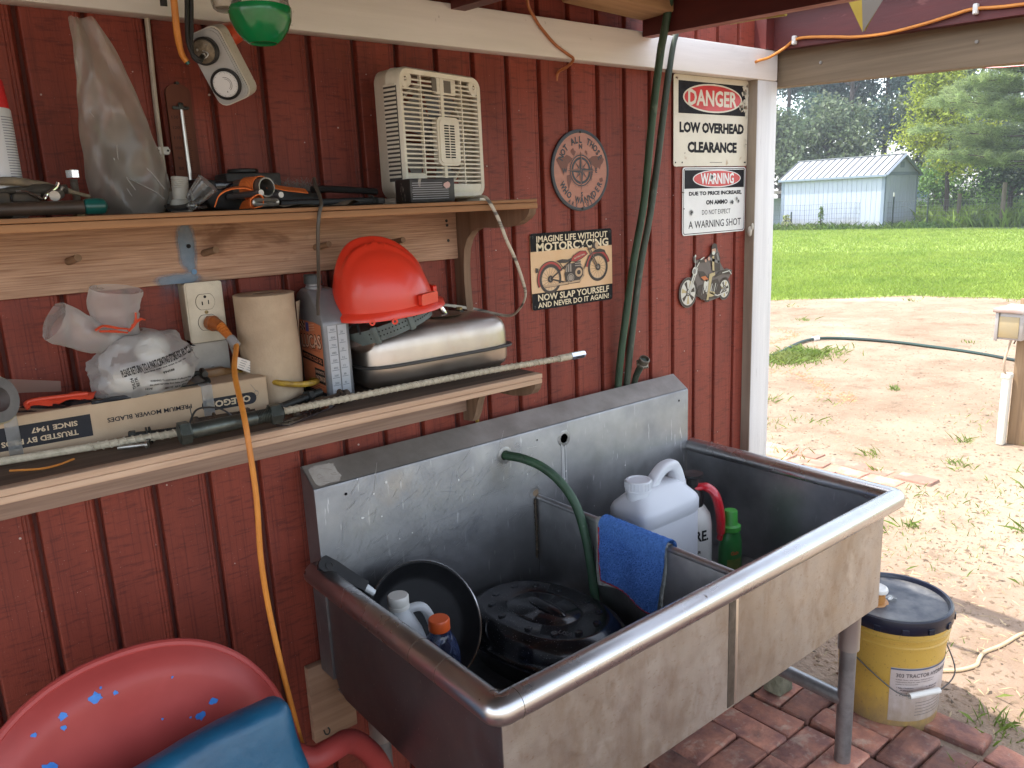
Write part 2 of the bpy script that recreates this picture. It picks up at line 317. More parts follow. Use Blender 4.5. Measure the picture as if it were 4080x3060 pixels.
TIMERG=mat('grey_timer_plastic',(.40,.41,.41),.38,0,(.34,.35,.35),ns=18)
TIMERW=mat('speckled_white_plastic',(.62,.59,.52),.45,0,(.52,.49,.42),ns=12,ex=[((.30,.16,.07),190,(1,1,1),.64,.70,.8)])
DIALW=mat('dial_white',(.66,.67,.67),.4)
KRAFT=mat('kraft_paper',(.47,.36,.245),.85,0,(.38,.285,.19),ns=14,bump=.6,bs=230,bd=.0012)
CARD=mat('cardboard',(.50,.37,.245),.8,0,(.44,.315,.20),ns=10,ex=[((.36,.25,.15),20,(1,2,2),.64,.76,.4)],bump=.12,bs=30)
INK=mat('black_ink',(.012,.012,.013),.7,0,(.025,.025,.025),ns=60,spec=.12)
INKB=mat('box_dark_print',(.040,.040,.046),.8,0,(.028,.028,.03),ns=18,spec=.12)
CREAM=mat('cream_print',(.66,.58,.43),.6)
SIGNW=mat('cream_sign_paint',(.66,.62,.49),.38,.0,(.58,.54,.42),ns=8,ex=[((.32,.19,.08),22,(1,1,1),.66,.73,.7),((.42,.30,.17),9,(1,1,1),.64,.78,.4)],coat=.2)
SIGNW2=mat('white_sign_paint',(.72,.73,.71),.35,0,(.64,.65,.63),ns=9,coat=.25)
SIGNR=mat('sign_red',(.55,.028,.03),.38,0,(.45,.03,.03),ns=25,coat=.2)
SIGNK=mat('sign_black',(.010,.010,.013),.6,0,(.02,.02,.024),ns=50,spec=.15,ex=[((.30,.30,.29),70,(1,1,1),.72,.76,.5)])
RUSTP=mat('bare_rust_patch',(.36,.29,.22),.7,.3,(.13,.075,.04),ns=90,bump=.5)
COPPERW=mat('red_cedar_print',(.42,.155,.085),.42,0,(.33,.11,.06),ns=2,st=(2,2,24),bump=.15,coat=.25)
SIGNE=mat('sign_blue_black',(.04,.045,.055),.5,0,(.025,.03,.035),ns=30)
MAPB=mat('map_brown_print',(.16,.055,.035),.5)
SEPIA=mat('sepia_print',(.72,.49,.28),.42,0,(.66,.40,.20),ns=7,ex=[((.30,.10,.04),9,(1,1,1),.63,.8,.6)],coat=.2)
MRED=mat('print_red',(.36,.028,.022),.4)
MDK=mat('print_dark_brown',(.03,.018,.014),.45)
MGR=mat('print_grey',(.30,.25,.20),.45)
MTAN=mat('print_tan',(.50,.34,.20),.5)
SILV=mat('print_silver',(.50,.50,.50),.3,.5)
SKIN=mat('print_skin',(.45,.26,.18),.5)
CLEAR=film('clear_bag_film',(.93,.91,.87),.34,.25,14,.25,.3,(.70,.64,.57))
CLEAR2=film('clear_hard_plastic',(.93,.94,.92),.10,.06,20,.3,.6,(.6,.6,.58))
MILKY=film('white_grocery_bag_film',(.97,.97,.96),.38,.22,40,.5,.35,(.80,.80,.79))
STRAPC=film('translucent_strap',(.95,.95,.94),.45,.3,90,.6,.3,(.62,.63,.62))
BULB=mat('white_bulb',(.80,.78,.72),.25)
MILK=mat('milky_jug_plastic',(.72,.74,.74),.35,0,(.66,.68,.69),ns=8,translu=.3)
JUGW=mat('white_jug_plastic',(.74,.75,.78),.33,0,(.70,.71,.74),ns=6,translu=.15)
ORCAP=mat('orange_cap',(.72,.11,.02),.35)
BOTTLEB=film('clear_blue_bottle',(.55,.62,.80),.12,.07,20,.25,.7,(.10,.14,.30))
REDPL=mat('red_sprayer_plastic',(.50,.015,.025),.3,0,coat=.2)
GRNPL=mat('green_bottle_plastic',(.035,.20,.045),.32,0,(.02,.15,.035),ns=14)
GRNCAP=mat('green_cap_plastic',(.06,.33,.05),.35)
BLUET=mat('blue_terry_cloth',(.14,.32,.78),.95,0,(.075,.19,.56),ns=220,bump=1.,bs=300,bd=.006,spec=.1)
WHITET=mat('grey_white_cloth',(.46,.46,.43),.95,0,(.33,.33,.31),ns=120,bump=.8,bs=200,bd=.003)
REDTH=mat('red_thread',(.36,.03,.03),.9)
ENAMEL=mat('black_speckled_enamel',(.007,.008,.011),.22,0,c2=(.010,.012,.016),ns=20,coat=.3,ex=[((.35,.35,.35),420,(1,1,1),.73,.745,.9,1),((.05,.025,.014),14,(1,1,1),.68,.8,.3)])
PANK=mat('black_nonstick',(.007,.007,.008),.5,0,(.012,.012,.013),ns=30,spec=.2)
CHAIRR=mat('red_chair_paint',(.40,.058,.05),.5,0,(.34,.046,.04),ns=7,spec=.4,bump=.1,bs=40,ex=[((.52,.08,.075),12,(1,1,1),.62,.8,.4)])
CHIPB=mat('old_blue_paint',(.035,.16,.52),.55,0,(.05,.22,.60),ns=70)
BLUEV=mat('blue_vinyl',(.009,.095,.18),.42,0,(.006,.06,.125),ns=7,bump=.5,bs=9,bd=.012,coat=.1)
CORDO=mat('orange_cord',(.62,.235,.035),.48,0,(.52,.18,.025),ns=30,ex=[((.16,.07,.02),150,(1,1,1),.69,.73,.7)])
COPPER=mat('copper_orange_cable',(.46,.16,.05),.45,0,(.32,.11,.035),ns=40)
YELC=mat('yellow_cord',(.52,.33,.03),.5,0,(.25,.14,.02),ns=60)
BRWNC=mat('brown_plug',(.22,.11,.035),.45)
BRAID=mat('cream_braided_sleeve',(.56,.50,.38),.75,0,(.38,.33,.24),ns=110,bump=.6,bs=140,bd=.002)
CABW=mat('dirty_white_cable',(.56,.51,.42),.55,0,(.42,.37,.29),ns=25)
TAGW=mat('white_paper_tag',(.70,.66,.60),.7)
LABO=mat('orange_label',(.56,.19,.085),.45,0,(.50,.15,.065),ns=16)
OILG=mat('grey_bottle_plastic',(.20,.205,.215),.38,.25,(.16,.165,.175),ns=18,ex=[((.05,.045,.04),90,(1,1,1),.67,.72,.6)])
MARKG=mat('pale_grey_strip',(.40,.42,.45),.45,.1)
INKG=mat('grey_ink',(.10,.11,.12),.6)
THERM=wood('old_thermometer_wood',(.16,.058,.035),(.09,.032,.02),2,.5,.4)
GLASS=mat('glass_tube',(.62,.60,.56),.15,.3)
TEAL=mat('teal_handle',(.012,.12,.10),.3,0,(.01,.085,.07),ns=40)
DUSTM=mat('dusty_tool_metal',(.13,.115,.09),.6,.5,(.07,.06,.05),ns=50,bump=.3)
CANW=mat('can_label_white',(.62,.63,.66),.35)
CANR=mat('can_cap_red',(.58,.02,.025),.4)
DARKOBJ=mat('dark_bag_content',(.05,.04,.035),.7,0,(.10,.08,.065),ns=30)
PVC=mat('pvc_white',(.55,.53,.47),.45,0,(.44,.42,.37),ns=40)
BRIS=mat('grey_bristle',(.20,.165,.14),.9)
RAGM=mat('tan_rag',(.32,.27,.19),.95,0,(.22,.18,.13),ns=40,bump=.6,bs=60)
BATT=mat('worn_black_box',(.020,.017,.016),.45,0,(.04,.035,.03),ns=30,ex=[((.45,.40,.34),34,(1.5,1.5,.6),.63,.68,.75)])
PINKL=mat('pink_label',(.60,.40,.36),.7)
GREYP=mat('grey_stripe',(.30,.29,.30),.5)
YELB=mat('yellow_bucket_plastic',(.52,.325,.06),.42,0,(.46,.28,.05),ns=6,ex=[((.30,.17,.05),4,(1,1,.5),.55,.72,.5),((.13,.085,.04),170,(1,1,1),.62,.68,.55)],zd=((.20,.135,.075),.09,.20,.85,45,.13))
LIDB=mat('navy_lid_plastic',(.005,.007,.017),.3,0,(.007,.010,.024),ns=12)
LIDD=mat('dusty_navy_lid',(.016,.02,.034),.45,0,(.18,.175,.165),ns=5,nd=5,lo=.42,hi=.62,bump=.1)
LABW=mat('weathered_label',(.52,.45,.42),.6,0,(.44,.36,.32),ns=14,ex=[((.42,.24,.05),9,(1,1,1),.64,.72,.6),((.22,.16,.10),100,(1,1,1),.66,.72,.5)],zd=((.24,.17,.10),.10,.22,.8,60,.13))
AGED=mat('aged_white_plastic',(.62,.60,.55),.4)
AMBER=mat('amber_spout',(.42,.19,.05),.4)
WIREM=mat('bail_wire',(.10,.095,.09),.4,.8)
BRICK=mat('old_red_brick',(.35,.15,.095),.85,0,(.165,.075,.06),ns=13,nd=8,lo=.36,hi=.62,bump=.9,bs=35,bd=.006,rnd=True,rv=.5,ex=[((.40,.31,.23),16,(1,1,1),.56,.70,.6,7),((.05,.04,.04),7,(1,1,1),.58,.72,.75,6),((.30,.25,.19),45,(1,1,1),.60,.72,.5),((.27,.105,.06),20,(1,1,1),.62,.72,.5)])
BRICKS=mat('sunlit_path_brick',(.33,.17,.12),.85,0,(.27,.135,.095),ns=9,bump=.5,bs=35,bd=.004,rnd=True,rv=.25,ex=[((.42,.33,.24),8,(1,1,1),.48,.66,.8)])
DIRT=mat('sandy_dirt',(.275,.207,.150),.95,0,(.195,.14,.098),ns=1.6,nd=10,lo=.35,hi=.65,bump=.8,bs=14,bd=.03,spec=.1,
  ex=[((.24,.16,.115),.55,(1,1,1),.54,.70,.6,8),((.13,.092,.064),9,(1,1,1),.58,.68,.55,6),((.16,.105,.07),3.2,(1,1,1),.58,.72,.7,8),((.37,.295,.225),.8,(1,1,1),.54,.70,.7),((.19,.13,.085),26,(1,1,1),.66,.72,.6,5)])
JOINT=mat('dark_joint_soil',(.055,.04,.028),1.,0,(.10,.075,.05),ns=30,bump=.8,bs=60,bd=.01)
CLOD=mat('dry_clod',(.24,.17,.115),.95,0,(.185,.128,.086),ns=20,isl=.25)
CHIP=mat('dark_leaf_litter',(.11,.075,.048),.9,isl=.5)
STRAW=mat('dry_straw',(.30,.225,.135),.9,isl=.35)
LAWN=mat('lawn_soil_green',(.22,.285,.055),.9,0,(.18,.24,.045),ns=1.4,nd=6,bump=.6,bs=30,bd=.03)
BLADE=mat('lawn_grass_blade',(.28,.36,.065),.55,0,(.21,.30,.05),ns=.9,translu=.42,isl=.25,spec=.3)
TUFT=mat('tuft_grass_blade',(.13,.21,.03),.55,0,(.20,.23,.06),ns=3,translu=.4,isl=.3)
WEED=mat('tall_weed_leaf',(.06,.13,.022),.6,0,(.15,.21,.035),ns=.8,translu=.4,isl=.4)
LEAFD=mat('dark_hazed_leaf',(.045,.090,.075),.6,0,(.08,.125,.09),ns=.35,translu=.35,isl=.5,spec=.4)  # bluish tint in the leaf colour stands for haze over the wood
LEAFM=mat('olive_tree_leaf',(.08,.12,.065),.6,0,(.12,.15,.07),ns=.5,translu=.4,isl=.45,spec=.4)
LEAFY=mat('yellow_green_leaf',(.34,.38,.045),.6,0,(.22,.28,.04),ns=.8,translu=.5,isl=.4,spec=.3)
NEEDLE=mat('pine_needle',(.30,.37,.16),.6,0,(.21,.28,.11),ns=.9,translu=.6,isl=.4,spec=.3)
BARK=mat('tree_bark',(.085,.065,.05),.9,0,(.05,.038,.03),ns=6,st=(4,4,.6),bump=.6)
SHEDW=mat('pale_shed_siding',(.37,.405,.50),.6,0,(.33,.365,.455),ns=3,st=(4,4,.3),bump=.1,zd=((.33,.30,.20),.25,.75,.7,2,.5))
SHEDT=mat('grey_shed_trim',(.19,.23,.30),.6)
ROOFM=mat('pale_metal_roof',(.30,.315,.33),.5,.2)
SEAM=mat('roof_seam_grey',(.05,.06,.08),.6,.2)
CORR=mat('old_corrugated_metal',(.16,.155,.15),.55,.55,(.10,.09,.08),ns=4,st=(1,5,1))
WIREF=mat('fence_wire',(.16,.17,.17),.5,.6)
TPOST=mat('green_metal_post',(.03,.045,.04),.6,.3)
WPOST=wood('grey_fence_post',(.20,.165,.12),(.12,.10,.075),2,.6,.4)
UPOST=wood('utility_post_wood',(.30,.20,.115),(.20,.13,.075),2,.6,.5)
BOXG=mat('grey_utility_metal',(.40,.38,.36),.5,.4,(.34,.31,.28),ns=8)
BOXT=mat('tan_box_panel',(.40,.29,.13),.5,.2,(.34,.28,.17),ns=5)
PVCS=mat('white_conduit',(.68,.65,.55),.5)
TANC=mat('tan_ground_cord',(.50,.37,.22),.7,0,(.40,.29,.17),ns=30)
YELF=mat('yellow_tarp',(.32,.23,.02),.5,0,(.24,.17,.02),ns=10,translu=.2)
GRYF=mat('grey_tarp',(.12,.105,.085),.6)
STONE=mat('mossy_block',(.24,.23,.16),.95,0,(.15,.145,.095),ns=30,bump=1.,bs=60,bd=.008)
RUST2=mat('camper_band_blue',(.20,.30,.42),.5)  # plain blue of the camper's side band
# ================================================================ ground
def poly_sheet(name,pts,z,m,kind='structure',**k):
    b=B(); b.flat(pts,z); return obj(name,b,m,kind=kind,smooth=False,fix=False,**k)
g=B(); g.box(-125,125,-125,125,-.4,0); obj('ground',g,DIRT,kind='structure',smooth=False)
edge=[(4,60),(5,25),(7.2,12),(8.9,7.2),(9.6,5.6),(10.0,5.0),(10.35,4.7),(10.75,4.25),(11.1,3.95),(11.5,3.6),(11.55,3.1),(11.75,2.7),(11.65,2.2),(11.9,1.2),(12.3,-1),(12.6,-5),(12,-15),(13,-60)]
b=B(); b.flat(edge+[(120,-60),(120,60)],.004); obj('lawn',b,LAWN,kind='structure',smooth=False,fix=False)
def edge_x(y):
    ys=np.array([p[1] for p in edge])[::-1]; xs=np.array([p[0] for p in edge])[::-1]; return np.interp(y,ys,xs)
def blades(n,px,py,h,wd,lean=.35,rng=NP):
    """n grass blades: one bent pair of triangles each"""
    a=rng.uniform(0,2*np.pi,n); dx,dy=np.cos(a),np.sin(a); L=rng.normal(0,lean,(n,2))*h[:,None]
    V=np.empty((n,4,3)); z0=np.full(n,-.002)
    V[:,0]=np.stack([px-dx*wd/2,py-dy*wd/2,z0],1); V[:,1]=np.stack([px+dx*wd/2,py+dy*wd/2,z0],1)
    V[:,2]=np.stack([px+dx*wd*.35+L[:,0]*.4,py+dy*wd*.35+L[:,1]*.4,h*.6],1); V[:,3]=np.stack([px+L[:,0],py+L[:,1],h],1)
    i=np.arange(n)[:,None]*4; F=np.concatenate([i+[0,1,2],i+[0,2,3]],1).reshape(-1,3); return V.reshape(-1,3),F
# mown lawn: denser near, only inside the wedge that the yard opening shows
def wedge(n,r0,r1,a0,a1):
    r=np.sqrt(NP.uniform(r0*r0,r1*r1,n)); a=NP.uniform(a0,a1,n); return r*np.cos(a),r*np.sin(a)-1.56
P=[];Hh=[];Wd=[]
for n,r0,r1,hh,ww in ((90000,10,15,.055,.009),(90000,15,21,.06,.013),(90000,21,35,.065,.02)):
    x,y=wedge(n,r0,r1,.02,.68); k=(x>edge_x(y)+NP.normal(0,.12,n))&(x<29.9); x,y=x[k],y[k]
    pt=1+.22*np.sin(x*.9+2*np.sin(y*.8))*np.sin(y*1.1+1.3*np.sin(x*.7)); P.append(np.stack([x,y],1)); Hh.append(hh*NP.uniform(.5,1.35,len(x))*pt.clip(.55,1.3)); Wd.append(np.full(len(x),ww))
P=np.concatenate(P);Hh=np.concatenate(Hh);Wd=np.concatenate(Wd)
V,F=blades(len(P),P[:,0],P[:,1],Hh,Wd,.4); nobj('lawn_grass',V,F,BLADE,kind='stuff',label='bright green mown lawn grass beyond the bare dirt yard',cat='grass')
# sparse tufts on the dirt
cl=[(4.0,.9),(3.3,.05),(3.45,-.05),(4.3,-.25),(4.6,-.2),(4.15,-.55),(3.75,-.42),(3.5,-.75),(3.2,-.62),(4.9,.3),(5.0,-.1),(4.45,.15),(4.3,.55),(3.9,.1),(2.35,-.93),(2.26,-.87),(1.93,-.88),(5.3,2.0),(5.0,1.7),(5.2,1.35),(5.9,1.2),(4.7,1.2),(4.5,1.35),(8.2,1.6),(8.6,3.6),(9.6,4.4),(9.2,5.2),(10.9,3.4),(9.0,.9),(3.62,.62),(4.06,.42),(2.6,-1.05),(2.05,-.62),(2.5,-.55)]
px=[];py=[];hh=[]
for cx,cy_ in cl:
    n=R_.randint(12,45); s=R_.uniform(.015,.07); 
    px+=[cx+R_.gauss(0,s) for _ in range(n)]; py+=[cy_+R_.gauss(0,s) for _ in range(n)]; hh+=[R_.uniform(.015,.05) for _ in range(n)]
for _ in range(1700):
    x=R_.uniform(2.6,6.0); y=R_.gauss(-.1,.45)
    if math.sin(x*2.3+y*3)+math.sin(y*4.1-x)>.6 and x>2.5+.2*abs(y): px.append(x);py.append(y);hh.append(R_.uniform(.008,.03))
for _ in range(1500): px.append(R_.gauss(6.55,.22));py.append(R_.gauss(2.42,.12));hh.append(R_.uniform(.02,.07))
px,py,hh=map(np.array,(px,py,hh)); V,F=blades(len(px),px,py,hh,np.where(px>6,.010,.0045),.8); nobj('grass_tufts',V,F,TUFT,kind='stuff',label='thin grass tufts growing in the bare dirt yard',cat='grass tufts')
# clods, leaf litter and straw on the dirt
def chips(name,n,xs,ys,s0,s1,m,lab,ct,flatk=.35,mask=None,el=1.):
    x=xs(n);y=ys(n)
    if mask is not None: k=mask(x,y); x,y=x[k],y[k]; n=len(x)
    s=NP.uniform(s0,s1,n); a=NP.uniform(0,2*np.pi,n); q=np.stack([np.cos(a),np.sin(a)],1); t=np.stack([-np.sin(a),np.cos(a)],1)*NP.uniform(.35,.8,n)[:,None]/el; q=q*el
    V=np.empty((n,5,3)); base=np.stack([x,y],1)
    for i,(u,v) in enumerate(((1,.1),(.1,1),(-1,-.1),(-.1,-1))):
        V[:,i,:2]=base+(q*u+t*v)*s[:,None]*NP.uniform(.7,1.2,n)[:,None]; V[:,i,2]=NP.uniform(-.002,.25*flatk,n)*s
    V[:,4,:2]=base; V[:,4,2]=s*flatk*NP.uniform(.5,1.4,n)+.001
    i=np.arange(n)[:,None]*5; F=np.concatenate([i+[0,1,4],i+[1,2,4],i+[2,3,4],i+[3,0,4]],1).reshape(-1,3)
    nobj(name,V.reshape(-1,3),F,m,kind='stuff',label=lab,cat=ct)
nearx=lambda n: np.where(NP.uniform(0,1,n)<.65,2.15+NP.exponential(1.5,n),NP.uniform(2.5,10.5,n)); yardy=lambda n: NP.uniform(-2.2,4.6,n)
chips('dirt_clods',24000,nearx,yardy,.003,.012,CLOD,'small dry clods of sandy soil over the bare yard','clods',.6,lambda x,y:(x<11)&(y<.6*x)&(y>-1.6))
chips('leaf_litter',2600,nearx,lambda n:NP.normal(.4,1.3,n),.004,.016,CHIP,'dark scraps of leaf litter on the sandy yard','leaf litter',.35,lambda x,y:(x<10.5)&(y<.5*x)&(y>-1.3))
chips('straw_litter',3000,nearx,lambda n:NP.normal(-.1,.7,n),.005,.014,STRAW,'pale dry straw scattered over the dirt beside the bucket','straw',.25,lambda x,y:(x<6)&(y<.4*x),2.2)
# tyre marks: broken ridges of reddish soil
tm=mat('reddish_tyre_mark',(.36,.17,.085),.95,0,(.28,.13,.07),ns=12,isl=.3)
TRK1=[(5.85,2.35),(5.95,2.05),(5.76,1.79),(5.65,1.65),(5.38,1.465)]; TRK2=[(5.56,1.42),(5.45,1.34),(5.34,1.27)]; TRK3=[(7.88,3.5),(7.69,3.17),(7.37,3.07),(7.0,3.05)]
tx=[];ty=[]
for cv in (TRK1,TRK2,TRK3):
    Q=cat_rom([(x,y,0) for x,y in cv],20)
    for q_ in Q:
        for _ in range(5):
            if R_.random()<.6: tx.append(q_.x+R_.gauss(0,.05)); ty.append(q_.y+R_.gauss(0,.03))
n=len(tx); chips('tyre_track_soil',n,lambda n:np.array(tx),lambda n:np.array(ty),.006,.018,tm,'reddish soil churned up in curved tyre tracks','tyre tracks',.5)
# ================================================================ brick paving under the sink
pv=thing('brick_paving','old red brick paving laid in pairs under the steel sink','brick paving',(1.4,-.7,0))
b=B(); b.box(-.7,2.05,-2.2,-.005,.002,.006); obj('joint_bed',b,JOINT,pv,smooth=False)
def brickmesh(name,m,par,L=.188,Wd=.089,H=.045):
    b=B(); b.box(-L/2,L/2,-Wd/2,Wd/2,0,H,.007,2)
    bm_j=random.Random(int(H*1e5)+int(L*1e5)); b.v=[(x+bm_j.uniform(-.003,.003),y+bm_j.uniform(-.003,.003),z+bm_j.uniform(-.0018,.0018)) for x,y,z in b.v]
    return b
proto=None
def lay(par,proto,x,y,rot,z):
    o=dupmesh(proto,(x-wloc(par).x,y-wloc(par).y,z),par,(R_.gauss(0,.018),R_.gauss(0,.018),rot+R_.gauss(0,.02))); return o
def first_brick(par,m,L=.188):
    b=brickmesh('brick',m,par,L); me_o=B(); me_o.v=b.v; me_o.f=b.f; me_o.m=b.m
    wl=wloc(par); me_o.v=[(x+wl.x,y+wl.y,z+wl.z) for x,y,z in b.v]; o=obj('brick',me_o,m,par,ang=50); return o
pb=first_brick(pv,BRICK); used=False; C_=.19; alt=[]
for L_ in (.1862,.1871,.1893):
    q_=first_brick(pv,BRICK,L_); alt.append(q_.data); bpy.data.objects.remove(q_)
for i in range(-8,2):
    for j in range(-9,2):
        cx,cy_=1.757+C_*i+.0,-.415+C_*j
        cx=1.755+C_*i
        for k in (-1,1):
            if (i+j)%2: x,y,rt=cx,cy_+k*C_/4,0
            else: x,y,rt=cx+k*C_/4,cy_,math.pi/2
            if y>-.05 or x>2.05 or y<-2.0: continue
            if cx+C_*0>2.0: continue
            z=-.018+R_.gauss(0,.0038); 
            if not used: pb.location=(x-pv.location.x,y-pv.location.y,z); pb.rotation_euler=(0,0,rt); used=True
            else:
                o_=lay(pv,pb,x+R_.gauss(0,.0025),y+R_.gauss(0,.0025),rt+math.pi*R_.randint(0,1),z); kk=R_.randint(0,3); o_.data=pb.data if kk==3 else alt[kk]
pw=thing('brick_edging','sunlit strip of worn bricks set in the dirt beyond the white post','brick edging',(4,.8,0))
pb2=first_brick(pw,BRICKS); pb2.name='brick'; used=False
for i in range(3):
    for j in range(9):
        x,y=3.83+i*.125,.22+j*.21+(.1 if i%2 else 0)
        if (i==0 and j<1): continue
        if not used: pb2.location=(x-4,y-.8,-.037); pb2.rotation_euler=(0,0,math.pi/2); used=True
        else:
            o=lay(pw,pb2,x+R_.gauss(0,.008),y+R_.gauss(0,.008),math.pi/2+R_.gauss(0,.05),-.037+R_.gauss(0,.003)); o.scale=(1.05,1.25,1)
# two loose edge bricks by the bucket
for (x,y,rt,lab) in ((2.13,-.78,1.62,'single red brick at the paving edge in front of the yellow bucket'),(2.1,-.99,1.48,'red edge brick lying nearest the bottom right corner of the picture')):
    b=brickmesh('x',BRICK,None); M=Matrix.Translation((x,y,-.022))@Matrix.Rotation(rt,4,'Z'); b.v=[tuple(M@Vector(v)) for v in b.v]; obj('brick',b,BRICK,label=lab,cat='brick',group='loose edge bricks')
# ================================================================ wall of grooved boards
SP=.1016; X0=.246
wl=thing('plank_wall','dark red grooved plank wall behind the shelves and the sink','wall',(.6,.03,0))
b=B(); b.box(-2.9,2.325,.0135,.05,0,2.045); obj('backing',b,mat('dark_groove_red',(.085,.020,.014),.8),wl,smooth=False)  # backing is a darker red than the boards, seen in the grooves
wd=SP-.0058
prof=[(0,.0133),(.0025,.0015),(.005,0),(wd-.0185,0),(wd-.0175,.0016),(wd-.0155,.0003),(wd-.0125,.0002),(wd-.0115,.0018),(wd-.0095,.0006),(wd-.007,.0008),(wd-.005,.003),(wd,.0133)]
b=B(); b.prism(prof,0,2.045); b.v=[(x+.6,y+.03,z) for x,y,z in b.v]
bd=obj('board',b,RED,wl,ang=20)
for i in range(-30,20):
    loc=(X0+SP*i+.0025-.6,-.03,0)
    if i==-30: bd.location=loc
    else: dupmesh(bd,loc,wl)
b=B(); 
for i in range(70):
    x=R_.uniform(.1,2.1); z=R_.uniform(.5,1.84); gi=round((x-X0)/SP)*SP+X0
    if R_.random()<.5: x=gi+R_.uniform(.012,.03)
    b.cyl((x,0.001,z),(x,-.0012,z),R_.choice([.0012,.0016,.0022]),n=6)
nl=obj('nail_head',b,mat('pale_specks',(.45,.36,.32),.6),wl,kind='stuff')
# white trim
b=B(); b.box(2.255,2.2975,-.042,.0,1.9375,2.06); b.box(2.2985,2.345,-.035,.06,1.948,2.056); obj('corner_board',b,[REDB],label='short red corner board above the right end of the white beam',cat='board',smooth=False)
bt=B(); bt.box(-2.9,2.325,-.04,-.0005,1.848,1.937,.003); obj('trim_board',bt,WHITE,label='long white painted horizontal beam across the top of the red wall',cat='beam')
po=thing('corner_post','white painted corner post at the right end of the red wall','post',(2.26,-.01,0))
b=B(); b.box(2.2285,2.333,-.036,.002,.0,1.8475,.003); obj('front_board',b,WHITEV,po)
b=B(); b.box(2.2265,2.2282,-.0345,-.0005,.0,1.8475); obj('side_strip',b,mat('bare_tan_edge',(.38,.32,.24),.8,0,(.28,.23,.17),ns=6,st=(6,6,.5)),po)
b=B(); b.box(2.3335,2.352,-.02,.09,0,1.832,.003); obj('end_board',b,WHITEV,po)
b=B(); b.sph((2.223,-.022,1.385),(.006,.008,.017)); b.sph((2.226,-.03,1.40),(.006,.004,.012)); obj('caulk_blob',b,mat('caulk',(.55,.52,.44),.5),po)
# rafters
def rafter(name,x0,x1,y0,y1,zb,h,m,label,cat,me=None):
    s=.047; b=B(); vs=[]
    for x in(x0,x1):
        for y in (y0,y1): vs+= [(x,y,zb+s*y),(x,y,zb+h+s*y)]
    b.add(vs,[(0,1,3,2),(4,6,7,5),(0,4,5,1),(2,3,7,6),(1,5,7,3)]); b.mi(1 if me else 0).add(vs,[(0,2,6,4)])
    return obj(name,b,[m]+([me] if me else []),label=label,cat=cat,smooth=False,group='roof rafters')
rafter('rafter',1.694,1.732,-.042,-1.85,1.924,.118,REDB,'red rafter crossing above the two green hoses, worn lower edge','rafter',REDW)
rafter('rafter',1.076,1.114,-.042,-1.85,1.926,.118,REDB,'red rafter touching the white beam above the box fan','rafter')
rafter('rafter',.46,.498,-.042,-1.85,1.93,.118,REDB,'red rafter over the left part of the shelf','rafter')
rafter('rafter',2.298,2.336,-.036,-1.9,1.938,.124,REDB,'red end rafter carrying the clipped orange cable','rafter')
s=.047
b=B(); vs=[(x,y,z+s*y) for x in(2.338,2.385) for y in(.06,-2.7) for z in(1.832,1.945)]; b.add(vs,[(0,1,3,2),(4,6,7,5),(0,4,5,1),(2,3,7,6),(1,5,7,3),(0,2,6,4)])
hd=obj('header_board',b,GREYW,label='bare grey wooden header board below the red end rafter',cat='header board',smooth=False)
for y,z in ((-.18,1.882),(-.62,1.864)):
    b=B(); b.cyl((2.339,y,z),(2.334,y,z),.0045,n=8); obj('screw_head',b,ZINC,hd)
b=B(); b.box(1.40,1.688,-.155,-.045,1.972,2.004,.006); b.v=[(x,y,z-.012*max(0,(x-1.6))/.08 if z<1.98 else z) for x,y,z in b.v]
obj('roof_board',b,wood('bare_roof_board',(.50,.32,.17),(.34,.2,.10),0,.5,.4),label='short bare pine board lying between two rafters at the wall',cat='board')
# corrugated roof: cut short for skylight, last bay between rafters left open for sun
def roof(name,x0,x1,y0,y1,label):
    n=int((x1-x0)/.019); vs=[];fs=[]
    for i in range(n+1):
        x=x0+(x1-x0)*i/n; z=2.062+.010*math.sin(2*math.pi*x/.076)
        vs+=[(x,y0,z+s*y0),(x,y1,z+s*y1),(x,y0,z+s*y0+.0015),(x,y1,z+s*y1+.0015)]
    for i in range(n):
        a=4*i; fs+=[(a,a+1,a+5,a+4),(a+2,a+6,a+7,a+3)]
    b=B(); b.add(vs,fs); return obj(name,b,CORR,label=label,cat='roof sheet',ang=60,fix=False)
roof('roof_sheet',-1.7,1.735,.12,-1.85,'wide corrugated metal roof over the shelves and sink')
roof('roof_sheet',2.255,2.345,.15,-.75,'narrow corrugated roof strip added to shade the end rafter')  # strip sized to shade the end rafter while sun passes the open bay
# side wall far left, outside the picture, closes the porch
# yellow pointed tarp corner and yellow strip
b=B(); A,T,C2,D=(2.02,-.425,1.985),(2.02,-.478,1.884),(2.035,-.52,1.955),(2.015,-.472,1.985); E2=(2.05,-.475,1.99)
b.add([A,D,T,(2.015,-.49,1.985),C2,E2],[(0,1,2),]); b.mi(1).add([D,(2.03,-.535,1.985),C2,T],[(0,1,2,3)]); b.mi(0).add([(2.03,-.425,1.985),(2.045,-.53,1.985),(2.028,-.479,1.886)],[(0,1,2)])
obj('tarp_corner',b,[YELF,GRYF],label='folded yellow and grey tarp corner hanging in a point under the roof',cat='tarp',smooth=False,fix=False)
b=B(); b.tube([(2.035,-.07,1.985),(2.04,-.13,1.983),(2.05,-.24,1.976)],.006,6,k=3,sq=(1.6,.8)); obj('yellow_strap',b,YELF,label='bright yellow strap end poking out beside the red rafter',cat='strap')
b=B(); b.tube([(2.6,-.36,1.848),(2.6,-.5,1.836),(2.6,-.66,1.819),(2.6,-1.3,1.79)],.0022,6,k=4); obj('red_string',b,REDPL,label='thin red string stretched just below the header board',cat='string')
